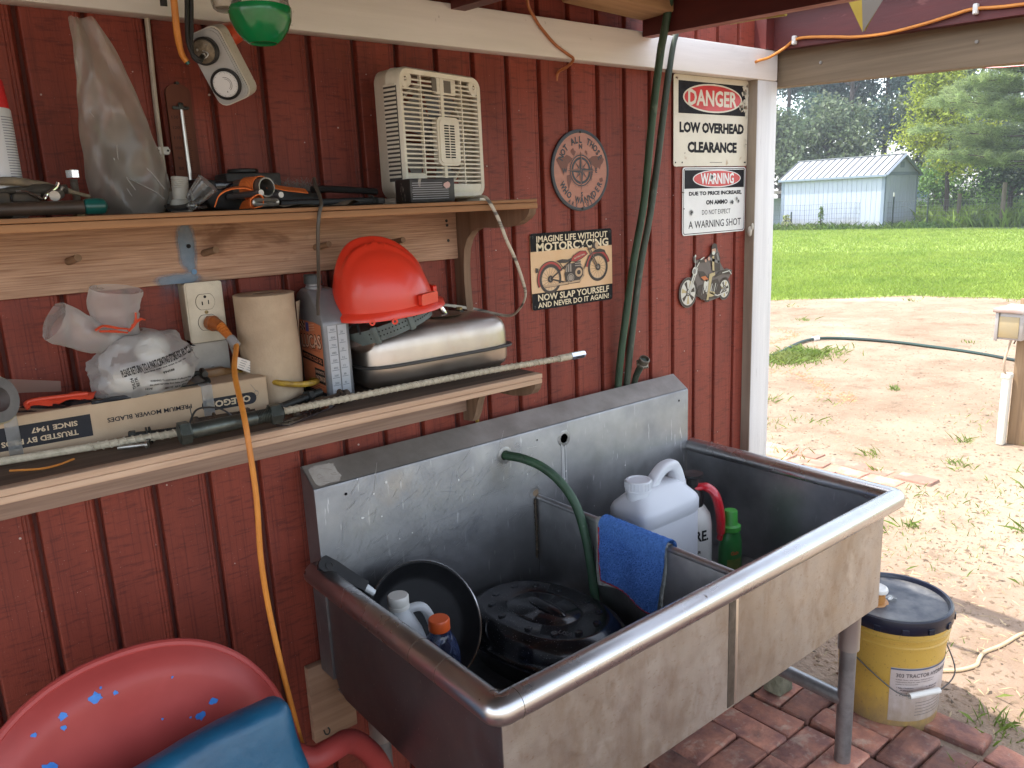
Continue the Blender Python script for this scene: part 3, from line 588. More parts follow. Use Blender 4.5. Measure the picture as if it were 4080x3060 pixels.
# ================================================================ wall shelf
sh=thing('wall_shelf','rough wooden wall shelf unit with two shelves and a rail of pegs','shelf',(.3,-.145,1.0))
b=B(); b.box(-.75,1.094,-.2895,-.001,1.492,1.504,.002); b.mi(1).box(-.75,1.094,-.290,-.262,1.5045,1.512,.003); b.mi(0).box(-.75,1.0935,-.2615,-.001,1.5045,1.5118)
obj('upper_board',b,[CEDAR,CEDAR],sh)
b=B(); b.box(-.75,1.073,-.0205,-.0015,1.384,1.4915,.002); obj('peg_rail',b,RAIL,sh)
for x,z in ((.262,1.442),(.491,1.440),(.718,1.436),(.892,1.434)):
    b=B(); b.tube([(x-.002,-.019,z-.003),(x+.004,-.072,z+.004)],[.0068,.0062],12); obj('peg',b,DOWEL,sh)
for x,z in ((1.045,1.472),(1.046,1.462),(1.047,1.427)):
    b=B(); b.cyl((x,-.0206,z),(x,-.0215,z),.0035,n=10); obj('screw',b,IRON,sh)
# blue overspray on the rail
ov=mat('blue_overspray',(.15,.24,.33),.6,0,(.20,.27,.34),ns=30,alpha=1)
t=ov.node_tree; q=t.nodes.new('ShaderNodeTexNoise'); q.inputs['Scale'].default_value=45; q.inputs['Detail'].default_value=6
at=t.nodes.new('ShaderNodeVertexColor'); at.layer_name='cover'; mm=t.nodes.new('ShaderNodeMath'); mm.operation='MULTIPLY_ADD'; mm.inputs[1].default_value=1.3
mp=t.nodes.new('ShaderNodeMath'); mp.operation='MULTIPLY'; mp.inputs[1].default_value=.75; mp.use_clamp=True
tcn=t.nodes.new('ShaderNodeTexCoord'); t.links.new(tcn.outputs['Object'],q.inputs[0]); t.links.new(at.outputs['Color'],mm.inputs[0]); sb=t.nodes.new('ShaderNodeMath'); sb.operation='SUBTRACT'; sb.inputs[1].default_value=.78
t.links.new(q.outputs[0],sb.inputs[0]); t.links.new(sb.outputs[0],mm.inputs[2]); t.links.new(mm.outputs[0],mp.inputs[0]); t.links.new(mp.outputs[0],t.nodes['Principled BSDF'].inputs['Alpha'])
def spray(name,x0,x1,z0,z1,y,f,par,n=26):
    b=B(); b.surf(lambda u,v:(x0+(x1-x0)*u,y,z0+(z1-z0)*v),n,n); o=obj(name,b,ov,par,fix=False); ca=o.data.color_attributes.new('cover','FLOAT_COLOR','POINT')
    for i,v in enumerate(b.v): k=f(v[0],v[2]); ca.data[i].color=(k,k,k,1)
    return o
def fr(x,z):
    a=max(0,1-((x-.458)/.022)**2-((z-1.452)/.05)**4); c=max(0,1-((x-.437)/.055)**2-((z-1.392)/.016)**2); d=max(0,1-abs(x-.462)/.017)*max(0,1-abs(z-1.415)/.03)
    return min(1,1.3*max(a,c,d))
spray('paint_overspray',.37,.50,1.3845,1.498,-.0209,fr,sh)
spray('paint_overspray',.37,.56,1.30,1.384,-.0012,lambda x,z:.9*max(0,1-((x-.47)/.085)**2)*max(0,(z-1.335)/.05),wl)
b=B(); b.cyl((.466,-.0212,1.404),(.466,-.0226,1.404),.005,n=12); obj('blue_nail',b,mat('blue_nail_paint',(.10,.22,.36),.5),sh)
b=B(); b.cyl((.462,-.0212,1.452),(.462,-.0222,1.452),.0042,n=9); obj('nail_hole',b,HOLE,sh)
# right bracket: scalloped profile (y,z)
pf=[(-.001,1.4915),(-.285,1.4915),(-.281,1.481),(-.270,1.472),(-.245,1.461),(-.213,1.456),(-.17,1.4535),(-.125,1.4545),(-.10,1.453),(-.078,1.446),(-.058,1.430),(-.044,1.405),(-.038,1.37),(-.037,1.33),(-.039,1.29),(-.043,1.25),(-.05,1.2),(-.06,1.16),(-.07,1.1405),(-.001,1.1405)]
YZ=lambda x: Matrix(((0,0,1,x),(1,0,0,0),(0,1,0,0),(0,0,0,1)))
b=B(); b.prism(pf,0,.019,YZ(1.0745)); obj('side_bracket',b,[BRKT],sh,ang=50)
pf=[(-.001,1.1175),(-.283,1.1175),(-.279,1.107),(-.268,1.095),(-.245,1.087),(-.2,1.080),(-.165,1.079),(-.13,1.079),(-.10,1.075),(-.08,1.064),(-.066,1.045),(-.055,1.015),(-.04,.99),(-.001,.985)]
b=B(); b.prism(pf,0,.019,YZ(1.0745)); obj('lower_bracket',b,[BRKT],sh,ang=50)
b=B(); b.box(-.75,1.094,-.262,-.001,1.118,1.1398); b.mi(1).box(-.75,1.094,-.2855,-.2625,1.1295,1.1405,.002); b.box(-.75,1.0938,-.2845,-.2622,1.118,1.129,.002); obj('lower_board',b,[SHELF,EDGEW],sh)
b=B(); b.box(-.75,1.073,-.0205,-.0015,1.012,1.1175,.002); obj('back_rail',b,wood('pinkish_rough_rail',(.40,.28,.215),(.24,.155,.115),0,1.1,.8,ex=[((.2,.12,.08),5,(1,2,2),.64,.75,.6)]),sh)
for x,z in ((.16,1.045),(.70,1.046)):
    b=B(); b.cyl((x,-.0206,z),(x,-.0216,z),.0048,n=10); obj('screw',b,IRON,sh)
# ================================================================ signs on the wall
def rrect(w,h,r,n=5):
    pts=[]
    for cx,cy_,a0 in ((w/2-r,h/2-r,0),(-w/2+r,h/2-r,90),(-w/2+r,-h/2+r,180),(w/2-r,-h/2+r,270)):
        for i in range(n+1):
            a=math.radians(a0+90*i/n); pts.append((cx+r*math.cos(a),cy_+r*math.sin(a)))
    return pts
def plate(name,par,M,w,h,r,t,m): b=B(M); b.prism(rrect(w,h,r),0,t); return obj(name,b,m,par,ang=50)
def screws(par,M,pts,r=.0042,m=None,h=.0015):
    for x,y in pts:
        b=B(M); b.lathe([(r,0),(r,.0008),(r*.6,.0018),(0,.002)],(x,y,h),n=12); b.mi(1).box(x-r*.7,x+r*.7,y-.0004,y+.0004,h+.0015,h+.0022); obj('screw',b,[m or IRON,HOLE],par)
def jag(cx,cy_,r,n=14,j=.35,seed=1,sy=1.):
    q=random.Random(seed); return [(cx+r*(1+q.uniform(-j,j))*math.cos(2*math.pi*i/n),cy_+sy*r*(1+q.uniform(-j,j))*math.sin(2*math.pi*i/n)) for i in range(n)]
# --- DANGER
s1=thing('warning_sign','cream rusted metal sign with DANGER in a red oval','sign',(2.045,-.004,1.59)); M=onwall(2.045,-.002,1.719)
plate('plate',s1,M,.357,.256,.008,.002,SIGNW)
b=B(M); z=.0023; b.mi(0).flat([(-.158,.022),(.164,.022),(.164,.112),(-.158,.112)],z); b.mi(1).ell(.004,.068,.142,.041,z+.0003); b.mi(2).ell(.004,.068,.136,.0365,z+.0006); b.mi(1).text('DANGER',.002,.068,.235,.046,z+.0009,.03)
b.mi(0).text('LOW OVERHEAD',.003,-.017,.312,.031,z,.055); b.text('CLEARANCE',.004,-.073,.240,.032,z,.055); b.line([(-.01,-.117),(.05,-.117)],.0012,z)
obj('print',b,[SIGNK,SIGNW,SIGNR],s1,smooth=False,fix=False)
b=B(M)
for i,(x,y,r) in enumerate(((.160,.102,.012),(.152,.09,.008),(.168,.085,.009),(.150,.052,.014),(.164,.045,.011),(.142,.045,.009),(.158,.066,.006),(.170,.02,.006),(.168,-.05,.007),(.165,-.065,.006),(.172,.115,.004))): b.flat(jag(x,y,r,12,.45,i),z+.0012)
b.mi(1)
for i,(x,y,r) in enumerate(((.163,.098,.005),(.146,.05,.006),(.166,.048,.006),(.172,.112,.005),(-.165,.118,.004),(.17,-.062,.003),(-.13,-.09,.002))): b.flat(jag(x,y,r,10,.5,i+40),z+.0015)
obj('bare_metal_patch',b,[mat('flaked_metal',(.50,.47,.36),.5,.1,(.62,.58,.46),ns=60),RUSTP],s1,smooth=False,fix=False,kind='stuff')
b=B(M)
for x,y in ((-.168,.118),(.17,.112),(-.17,-.117),(.17,-.117),(-.14,-.117),(.165,-.117)): b.cyl((x,y,.0021),(x,y,.0027),.0026,n=8)
obj('hole',b,HOLE,s1,kind='stuff')
# --- WARNING
s2=thing('warning_sign','white metal sign with black band and bullet hole print reading WARNING','sign',(2.063,-.004,1.389)); M=onwall(2.063,-.002,1.488)
plate('plate',s2,M,.311,.2,.010,.002,SIGNW2)
b=B(M); b.mi(0); o=rrect(.304,.193,.008); n_=len(o); i_=rrect(.300,.189,.007)
b.add([(x,y,z) for x,y in o]+[(x,y,z) for x,y in i_],[(k,(k+1)%n_,n_+(k+1)%n_,n_+k) for k in range(n_)])
b.flat([(-.147,.038),(.147,.038),(.147,.092),(-.147,.092)],z+.0002); b.mi(1).ell(.01,.066,.119,.0262,z+.0005); b.mi(2).ell(.01,.066,.115,.0235,z+.0008); b.mi(1).text('WARNING',.010,.066,.165,.033,z+.0011,.028)
b.mi(0).text('DUE TO PRICE INCREASE,',.005,.022,.262,.0142,z,.05); b.text('ON AMMO',.01,-.0045,.108,.0142,z,.05); b.text('DO NOT EXPECT',.008,-.034,.142,.0145,z,.0); b.text('A WARNING SHOT',.004,-.069,.262,.0225,z,.006)
obj('print',b,[SIGNK,SIGNW2,SIGNR],s2,smooth=False,fix=False)
b=B(M)
for i,(x,y,r) in enumerate(((-.018,.071,.0085),(-.115,-.032,.0085),(.085,-.008,.0085),(.109,.003,.006),(.118,-.004,.006))):
    b.mi(0).flat(jag(x,y,r,13,.28,i),z+.0016); b.mi(1).flat(jag(x,y,r*.8,16,.5,i+9),z+.0019); b.mi(2).flat(jag(x,y,r*.33,9,.2,i+20),z+.0022)
obj('bullet_hole_print',b,[SILV,mat('hole_grey',(.12,.12,.12),.5),HOLE],s2,smooth=False,fix=False,kind='stuff')
screws(s2,M,((-.148,-.02),),.002,RUST); b=B(M); b.tube([(-.163,.03,.003),(-.158,.028,.005),(-.150,.027,.003)],.0012,6); obj('bent_nail',b,RUST,s2)
# --- compass disc
s3=thing('compass_sign','round red wood print sign with a compass rose and lettered rim','sign',(1.491,-.006,1.481)); M=onwall(1.491,-.002,1.582)
b=B(M); b.lathe([(.104,0),(.104,.004),(.100,.0052),(.0955,.0045)],n=56,cap=False); obj('rim',b,SIGNE,s3)
b=B(M); b.lathe([(0.,.0042),(.0958,.0042)],n=48,cap=False); obj('plate',b,COPPERW,s3,fix=False)
b=B(M); z=.0047; q=random.Random(3)
def blob(pts,mi=0): b.mi(mi).flat(pts,z)
blob([(-.088,.028),(-.075,.036),(-.06,.034),(-.05,.040),(-.038,.036),(-.03,.030),(-.038,.022),(-.046,.016),(-.05,.004),(-.058,-.002),(-.062,-.012),(-.07,.002),(-.078,.014)],0)
blob([(-.052,-.012),(-.04,-.010),(-.034,-.022),(-.040,-.034),(-.046,-.05),(-.05,-.03)],0)
blob([(.028,.028),(.04,.036),(.055,.038),(.07,.036),(.086,.03),(.082,.02),(.074,.014),(.07,.002),(.062,.008),(.055,-.002),(.048,.010),(.036,.016)],0)
blob([(.024,.004),(.036,.008),(.046,.002),(.042,-.012),(.036,-.028),(.030,-.014)],0); blob([(.066,-.022),(.078,-.018),(.082,-.028),(.07,-.032)],0); blob(jag(-.028,.048,.008,9,.4,2),0); blob(jag(.02,.046,.005,9,.4,4),0)
b.mi(1).ring(0,0,.0405,.0405,.003,z+.0003,44); b.ring(0,0,.0345,.0345,.0062,z+.0003,44)
for i in range(48):
    a=2*math.pi*i/48; r1=.0445 if i%4 else .047; b.line([(.041*math.cos(a),.041*math.sin(a)),(r1*math.cos(a),r1*math.sin(a))],.0008,z+.0003)
for i in range(8):
    a=math.pi/4*i; L=.052 if i%2==0 else .030; w_=.0105 if i%2==0 else .0072
    for sg,mi in ((1,1),(-1,2)):
        a2=a+sg*math.pi/8*1.6; b.mi(mi).flat([(0,0),(w_*math.cos(a2),w_*math.sin(a2)),(L*math.cos(a),L*math.sin(a))][::sg],z+.0006+.0001*(i%2==0))
b.mi(1).ring(0,0,.006,.006,.002,z+.0009,16)
for ch,x,y in (('N',0,.061),('S',.001,-.061),('W',-.0585,0),('E',.0555,0)): b.text(ch,x,y,None,.0125,z+.0004,.04)
b.arc('NOT ALL THOSE',0,0,.078,.0175,160,20,z+.0004,.035); b.arc('WHO WANNDER',0,0,.076,.0175,203,338,z+.0004,.035,inside=True); b.arc('ARE LOST',0,0,.0895,.0105,236,306,z+.0004,.03,inside=True)
obj('print',b,[MAPB,SIGNE,mat('compass_light',(.20,.085,.055),.5)],s3,smooth=False,fix=False); screws(s3,M,((0,.0975),(.002,-.0975)),.0036,h=.005)
# --- motorcycle sign
s4=thing('motorcycle_sign','rectangular sepia metal sign picturing a vintage red motorcycle','sign',(1.457,-.004,1.231)); M=onwall(1.457,-.002,1.329)
plate('plate',s4,M,.296,.197,.008,.0015,SEPIA)
z=.0018; b=B(M); b.mi(0).flat(rrect(.296,.197,.008)[0:12]+[(-.148,.0525),(.148,.0525)],z); b.flat([(-.148,-.0545)]+rrect(.296,.197,.008)[12:24]+[(.148,-.0545)],z)
b.mi(1).text('IMAGINE LIFE WITHOUT',.002,.0835,.258,.0165,z+.0003,.02); b.text('MOTORCYCING',.003,.0625,.262,.0225,z+.0003,.03); b.text('NOW SLAP YOURSELF',.003,-.067,.262,.0175,z+.0003,.022); b.text('AND NEVER DO IT AGAIN!',.002,-.0865,.262,.0145,z+.0003,.018)
obj('lettering',b,[INK,mat('cream_lettering',(.74,.63,.42),.5)],s4,smooth=False,fix=False)
def bike(b,z,K,Rd,Gy,Tn,Pl):
    """side view of an old motorcycle facing right; about 0.27 wide"""
    e=.0002
    for cx,cy_,r in ((-.083,-.0215,.0385),(.092,-.004,.0385)):
        b.mi(K).ring(cx,cy_,r,r,.0075,z,34); b.mi(Gy).ring(cx,cy_,r-.0075,r-.0075,.0012,z+e,30)
        for i in range(16):
            a=math.pi*2*i/16+.1; a2=a+.35; b.mi(K).line([(cx+.006*math.cos(a2),cy_+.006*math.sin(a2)),(cx+(r-.008)*math.cos(a),cy_+(r-.008)*math.sin(a))],.0006,z+e)
        b.mi(K).ell(cx,cy_,.0095,.0095,z+2*e,18); b.mi(Gy).ell(cx,cy_,.004,.004,z+3*e,12)
    # fenders
    for cx,cy_,r,a0,a1 in ((-.083,-.0215,.0445,25,205),(.092,-.004,.0445,15,175)): b.mi(Rd).ring(cx,cy_,r+.002,r+.002,.0095,z+3*e,26,a0,a1); b.mi(K).ring(cx,cy_,r+.0025,r+.0025,.002,z+4*e,26,a0,a1); b.mi(K).ring(cx,cy_,r-.0055,r-.0055,.0018,z+4*e,26,a0,a1)
    b.mi(K).flat([(-.134,-.002),(-.126,-.001),(-.124,.009),(-.134,.011)],z+4*e); b.mi(K).flat([(.075,.036),(.112,.036),(.124,.030),(.118,.041),(.1,.046),(.08,.044)],z+5*e)
    # frame
    for p in ([(-.083,-.0215),(-.01,.02),(.052,.036)],[(-.083,-.0215),(-.02,-.038),(.02,-.038)],[(.02,-.038),(.058,.03)],[(-.012,.02),(-.025,-.035)]): b.mi(K).line(p,.0042,z+5*e)
    for p in ([(.092,-.004),(.062,.050)],[(.085,-.004),(.056,.048)]): b.mi(K).line(p,.0032,z+6*e); b.mi(Gy).line(p,.0009,z+7*e)
    # engine
    b.mi(K).flat([(-.03,-.036),(.022,-.036),(.036,-.016),(.03,.008),(.012,.016),(-.02,.012),(-.034,-.012)],z+6*e); b.mi(Gy).ell(-.012,-.024,.0125,.0115,z+7*e); b.mi(K).ring(-.012,-.024,.010,.0095,.0015,z+8*e,20); b.mi(Tn).ell(.018,-.012,.013,.012,z+7*e); b.mi(K).ell(.018,-.012,.007,.006,z+8*e)
    for i in range(6): b.mi(Gy if i%2 else K).flat([(.004,.002+.003*i),(.026,.002+.003*i),(.026,.0048+.003*i),(.004,.0048+.003*i)],z+8*e)
    for i in range(3): b.mi(Gy).flat([(-.030+.008*i,-.008),(-.025+.008*i,-.008),(-.025+.008*i,.012),(-.030+.008*i,.012)],z+8*e)
    b.mi(Tn).tube([(.026,.006,z+7*e),(.037,.000,z+7*e),(.036,-.022,z+7*e),(.018,-.036,z+7*e),(-.05,-.036,z+7*e),(-.105,-.039,z+7*e)],.0028,6,k=4,sq=(1,.05)) if False else b.mi(Tn).line([(.028,.006),(.037,-.002),(.036,-.022),(.022,-.035),(-.02,-.0365),(-.105,-.039)],.0052,z+7*e); b.mi(K).line([(-.105,-.0425),(-.02,-.0405)],.0012,z+8*e)
    # tank, seat
    b.mi(Rd).flat([(-.012,.020),(.0,.034),(.024,.044),(.046,.043),(.050,.034),(.03,.024),(.008,.017)],z+9*e); b.mi(K).line([(-.012,.020),(.0,.034),(.024,.044),(.046,.043),(.050,.034),(.03,.024),(.008,.017),(-.012,.02)],.0016,z+10*e); b.mi(Pl).text('MOTORCYCING',.021,.0305,.040,.0045,z+11*e,.01,.24)
    b.mi(K).flat([(-.062,.024),(-.042,.027),(-.02,.025),(-.008,.028),(-.01,.021),(-.03,.016),(-.052,.018)],z+9*e); b.line([(-.05,.018),(-.035,.0),(-.02,.016)],.0022,z+8*e)
    # bars, lamp
    b.mi(K).line([(.058,.045),(.048,.060),(.036,.058),(.020,.052)],.0034,z+10*e); b.line([(.046,.060),(.047,.072)],.0012,z+10*e); b.ell(.0475,.073,.0036,.0024,z+10*e,10); b.ell(.082,.056,.0115,.0105,z+11*e); b.mi(Tn).ell(.0865,.056,.0065,.0092,z+12*e); b.mi(K).line([(.062,.046),(.074,.052)],.003,z+10*e)
b=B(M); bike(b,z+.0004,0,1,2,3,4); obj('motorcycle_print',b,[MDK,MRED,MGR,MTAN,CREAM],s4,smooth=False,fix=False)
screws(s4,M,((-.14,.0895),(.14,.0895),(-.14,-.0895),(.14,-.0895)),.0036)
# --- biker cut-out
s5=thing('biker_cutout','small metal cut-out of a rider on a chrome chopper motorcycle','wall decoration',(2.02,-.008,1.168)); M=onwall(2.025,-.006,1.262)
b=B(M); t=.0015
b.prism([(.135*0-.093+.0425*math.cos(2*math.pi*i/26),-.0465+.047*math.sin(2*math.pi*i/26)) for i in range(26)],0,t); b.prism([(.088+.032*math.cos(2*math.pi*i/26),-.052+.036*math.sin(2*math.pi*i/26)) for i in range(26)],0,t)
b.prism([(-.05,-.062),(0,-.085),(.06,-.078),(.1,-.03),(.118,-.012),(.128,.004),(.1,.012),(.085,.010),(.072,.024),(.062,.038),(.060,.062),(.052,.072),(.047,.088),(.038,.094),(.026,.092),(.02,.082),(.021,.068),(.01,.058),(-.01,.048),(-.028,.052),(-.06,.048),(-.062,.062),(-.068,.062),(-.066,.044),(-.05,.038),(-.068,.026),(-.070,.012),(-.082,-.014),(-.1,-.01),(-.09,-.022),(-.062,-.028)],0,t); obj('plate',b,mat('dark_cutout_edge',(.12,.10,.09),.5,.3),s5,ang=50)
z=.0018;e=.0002; b=B(M); K,Sv,Or,Sk,Gy,Tn=range(6)
for cx,cy_,ra,rb_ in ((-.093,-.0465,.0405,.045),(.088,-.052,.030,.034)):
    b.mi(K).ring(cx,cy_,ra,rb_,.006,z,30); b.mi(Sv).ell(cx,cy_,ra-.006,rb_-.006,z,28)
    for i in range(7):
        a=2*math.pi*i/7; b.mi(Tn if i%2 else K).flat([(cx,cy_),(cx+(ra-.009)*math.cos(a),cy_+(rb_-.009)*math.sin(a)),(cx+(ra-.009)*math.cos(a+.42),cy_+(rb_-.009)*math.sin(a+.42))],z+e)
    b.mi(K).ring(cx,cy_,.011,.011,.003,z+2*e,16); b.mi(Gy).ell(cx,cy_,.006,.006,z+2*e,12)
b.mi(K).flat([(-.095,-.006),(-.06,-.012),(-.05,-.03),(-.075,-.016)],z+2*e)
b.mi(Sv).line([(-.093,-.0465),(-.058,.026)],.006,z+5*e); b.line([(-.084,-.046),(-.05,.024)],.004,z+5*e); b.ell(-.063,.016,.012,.013,z+6*e); b.mi(Gy).ell(-.065,.016,.007,.008,z+7*e); b.mi(Sv).line([(-.058,.022),(-.035,.050),(-.018,.056)],.0035,z+6*e); b.line([(-.06,.03),(-.06,.06)],.0016,z+4*e); b.ell(-.060,.062,.0035,.005,z+4*e,10)
b.mi(K).flat([(-.048,.016),(-.02,.012),(.008,-.012),(.0,-.026),(-.03,-.012)],z+5*e); b.mi(Or).flat([(-.034,-.004),(-.012,-.002),(.004,-.014),(-.002,-.022),(-.02,-.014)],z+6*e)
b.mi(K).flat([(-.045,-.03),(.05,-.016),(.075,-.05),(.05,-.078),(-.03,-.075),(-.052,-.055)],z+4*e); b.mi(Sv).ell(-.005,-.032,.014,.018,z+6*e); b.mi(Gy).ell(.012,-.05,.014,.013,z+6*e); b.mi(Tn).ell(.018,-.062,.02,.0085,z+7*e); b.mi(Sv).line([(-.01,-.05),(.05,-.07),(.1,-.062)],.004,z+7*e)
for i in range(9): b.mi(Sv if i%2 else Gy).line([(-.03+.009*i,-.06+.004*(i%3)),(-.022+.009*i,-.035+.005*(i%2))],.0028,z+7*e)
b.mi(K).flat([(.03,-.012),(.075,-.004),(.112,-.008),(.122,.004),(.09,.009),(.06,.008)],z+7*e); b.mi(Sv).line([(.075,.0),(.11,.004),(.122,-.008)],.003,z+8*e)
b.mi(Tn).flat([(.008,.002),(.035,.006),(.037,-.004),(.022,-.008),(.012,-.05),(.004,-.08),(-.006,-.08),(.002,-.045)],z+9*e); b.mi(K).flat([(-.012,-.085),(.008,-.085),(.008,-.079),(-.006,-.079)],z+10*e)
b.mi(K).flat([(.016,.064),(.05,.066),(.061,.05),(.062,.01),(.03,.006),(.018,.03)],z+10*e); b.mi(Tn).flat([(.02,.055),(.03,.058),(.032,.01),(.022,.012)],z+11*e); b.mi(Gy).line([(.045,.062),(.055,.035),(.032,.042),(.008,.05)],.009,z+11*e); b.mi(Sk).ell(.004,.05,.006,.006,z+12*e,10); b.ell(-.012,.045,.005,.005,z+12*e,10); b.mi(K).line([(-.04,.045),(-.012,.044)],.008,z+9*e)
b.mi(Sk).ell(.028,.074,.010,.012,z+11*e); b.mi(K).flat([(.018,.078),(.02,.09),(.03,.096),(.042,.092),(.046,.080),(.04,.072),(.036,.080)],z+12*e); b.mi(Sv).ell(.027,.066,.008,.006,z+12*e,12)
obj('rider_print',b,[MDK,SILV,mat('flame_orange',(.45,.12,.03),.4),SKIN,mat('print_mid_grey',(.16,.15,.14),.4),mat('print_brass',(.40,.32,.16),.4)],s5,smooth=False,fix=False)
# ================================================================ hoses on the wall
b=B(); b.tube([(1.672,-.165,2.045),(1.678,-.142,1.965),(1.683,-.122,1.905),(1.687,-.108,1.862),(1.680,-.084,1.69),(1.674,-.062,1.497),(1.640,-.048,1.313),(1.612,-.028,1.08),(1.606,-.018,.97)],.0105,12,k=8); obj('green_hose',b,GREENH,label='brighter green hose hanging down the wall, left of the pair',cat='hose',group='hoses down the wall')
hz=thing('green_hose','dull olive hose hanging right of the pair, ending in a metal coupling','hose',(1.66,-.03,1.0),'hoses down the wall')
b=B(); b.tube([(1.86,-.035,2.05),(1.838,-.035,1.95),(1.808,-.04,1.87),(1.732,-.04,1.496),(1.684,-.036,1.31),(1.648,-.032,1.1),(1.64,-.02,.97)],.0098,12,k=8); obj('hose_line',b,OLIVEH,hz)
b=B(); b.tube([(1.672,-.018,.965),(1.671,-.03,1.0),(1.668,-.052,1.035),(1.664,-.066,1.052)],[.009,.0095,.010,.010],12,k=3); obj('hose_end',b,OLIVEH,hz)
cdir=Vector((-.12,-.55,.83)).normalized(); o=Vector((1.668,-.055,1.036))
b=B(); b.lathe([(.013,0),(.017,.002),(.017,.008),(.0145,.010),(.0155,.014),(.0155,.026),(.0125,.027),(.0118,.012),(0,.011)],o,cdir,20); 
for i in range(6):
    a=math.pi/3*i; X=cdir.orthogonal().normalized(); Y=cdir.cross(X); c=o+cdir*.005+(X*math.cos(a)+Y*math.sin(a))*.017; b.sph(c,.0035,8,5)
obj('coupling',b,mat('old_brass_coupling',(.13,.115,.09),.5,.7,(.24,.21,.16),ns=90),hz)
# cables
b=B(); b.tube([(1.255,-.12,2.03),(1.285,-.055,1.966),(1.318,-.0455,1.925),(1.345,-.0455,1.90),(1.377,-.0455,1.876),(1.415,-.046,1.858),(1.432,-.05,1.846),(1.43,-.03,1.832),(1.421,-.006,1.822),(1.421,.004,1.80)],.0036,8,k=5); obj('orange_cable',b,COPPER,label='short orange cable crossing the white beam above the compass sign',cat='cable')
oc=thing('orange_cable','orange cable clipped along the red end rafter','cable',(2.29,-.3,1.9))
b=B(); b.tube([(2.205,-.039,1.896),(2.21,-.05,1.899),(2.25,-.06,1.910),(2.288,-.085,1.935),(2.291,-.118,1.953),(2.291,-.16,1.953),(2.291,-.25,1.938),(2.291,-.31,1.927),(2.291,-.40,1.920),(2.291,-.50,1.925),(2.291,-.58,1.934),(2.291,-.63,1.937),(2.291,-.75,1.924),(2.291,-1.2,1.90)],.0042,8,k=4); obj('cable',b,CORDO,oc)
for y,zz in ((-.117,1.953),(-.63,1.937)):
    b=B(); b.box(2.283,2.298,y-.006,y+.006,zz-.014,zz+.012,.003); b.cyl((2.283,y,zz-.009),(2.281,y,zz-.009),.003,n=8); obj('cable_clip',b,AGED,oc)
b=B(); b.cyl((2.2975,-.445,1.954),(2.2965,-.445,1.954),.008,n=14); obj('knot',b,HOLE,oc) if False else None
wc=thing('white_cable','flat dirty white cable clipped to the wall left of the thermometer','cable',(.442,-.006,1.512))
b=B(); b.tube([(.447,-.007,1.86),(.445,-.007,1.80),(.442,-.007,1.72),(.441,-.007,1.65),(.440,-.007,1.58),(.441,-.007,1.53),(.441,-.007,1.40),(.442,-.006,1.372)],.0075,10,k=4,sq=(1,.55)); obj('cable',b,CABW,wc)
b=B(); b.box(.430,.453,-.0135,-.001,1.617,1.631,.002)
for x in (.433,.450): b.lathe([(.0045,0),(.0045,.0125),(.003,.0135)],(x,-.001,1.624),(0,-1,0),10); b.mi(1).cyl((x,-.0148,1.624),(x,-.0155,1.624),.0022,n=8); b.mi(0)
obj('cable_clip',b,[AGED,IRON],wc)
# thermometer
tt=thing('thermometer','old brown wooden thermometer hanging on the wall above the shelf','thermometer',(.482,-.01,1.52)); M=onwall(.482,-.004,1.63)@Matrix.Diagonal((1.25,1,1,1))
b=B(M); pts=[(-.0185,-.115),(.0185,-.115),(.0175,.09)]+[(.0175*math.cos(math.radians(a)),.095+.016*math.sin(math.radians(a))) for a in range(0,181,20)]+[(-.0175,.09)]; b.prism(pts,0,.008); obj('board',b,THERM,tt)
b=B(M); b.tube([(.001,-.11,.011),(.001,.066,.011)],.0026,8); obj('glass_tube',b,GLASS,tt)
b=B(M); b.box(-.011,.011,.066,.072,.0085,.0125,.001); b.box(-.003,.004,.066,.078,.0085,.0135,.001); b.cyl((-.010,.069,.012),(-.010,.069,.0135),.0022,n=8); b.cyl((.010,.069,.012),(.010,.069,.0135),.0022,n=8); obj('tube_holder',b,IRON,tt)
b=B(M)
for i,n_ in enumerate(('130','120','110','100','90','80','70','60','50')): b.text(n_,-.009,.053-.018*i,None,.0052,.0083,.0); 
for i in range(40): b.line([(.0045,.055-.0045*i*.9),(.008 if i%5 else .0105,.055-.0045*i*.9)],.0005,.0083)
obj('scale_print',b,INK,tt,smooth=False,fix=False)
b=B(M); b.cyl((0,.112,0),(0,.112,.011),.0028,n=8); obj('hanging_nail',b,IRON,tt)
# ================================================================ timer hanging from cords
# local frame: long axis runs down-right, face looks to the camera side
tc_=Vector((.531,-.112,1.760)); ux=Vector((.66,-.66,.30)).normalized(); dn=Vector((.46,-.02,-.93)); dn=(dn-ux*dn.dot(ux)).normalized(); M=frame(tc_,ux,-dn); nz=Vector((M[0][2],M[1][2],M[2][2]))
if nz.y>0: M=frame(tc_,-ux,-dn)
tm_=thing('outlet_timer','speckled grey and white plug-in timer with round dial hanging from cords','timer',(.533,-.1,1.70))
b=B(M); b.prism(rrect(.064,.124,.016,4),-.026,.014); obj('case',b,TIMERW,tm_,ang=30)
b=B(M); b.prism(rrect(.060,.120,.016,4),.0142,.019); b.prism(rrect(.054,.114,.016,4),.019,.0215); obj('face',b,TIMERG,tm_,ang=30)
b=B(M); b.lathe([(.026,.0216),(.026,.0275),(.0235,.0285),(.0215,.0275)],(0,-.029,0),n=34,cap=False); obj('dial_ring',b,BLACK,tm_)
b=B(M); b.lathe([(.0222,.0217),(.0222,.0265),(.0205,.029),(.016,.0293),(0,.0293)],(0,-.029,0),n=34); obj('dial',b,DIALW,tm_)
b=B(M); z=.0297
for i in range(48):
    a=2*math.pi*i/48; r1=.0192 if i%4 else .0178; b.line([(.0205*math.cos(a),-.029+.0205*math.sin(a)),(r1*math.cos(a),-.029+r1*math.sin(a))],.0004,z-.0002)
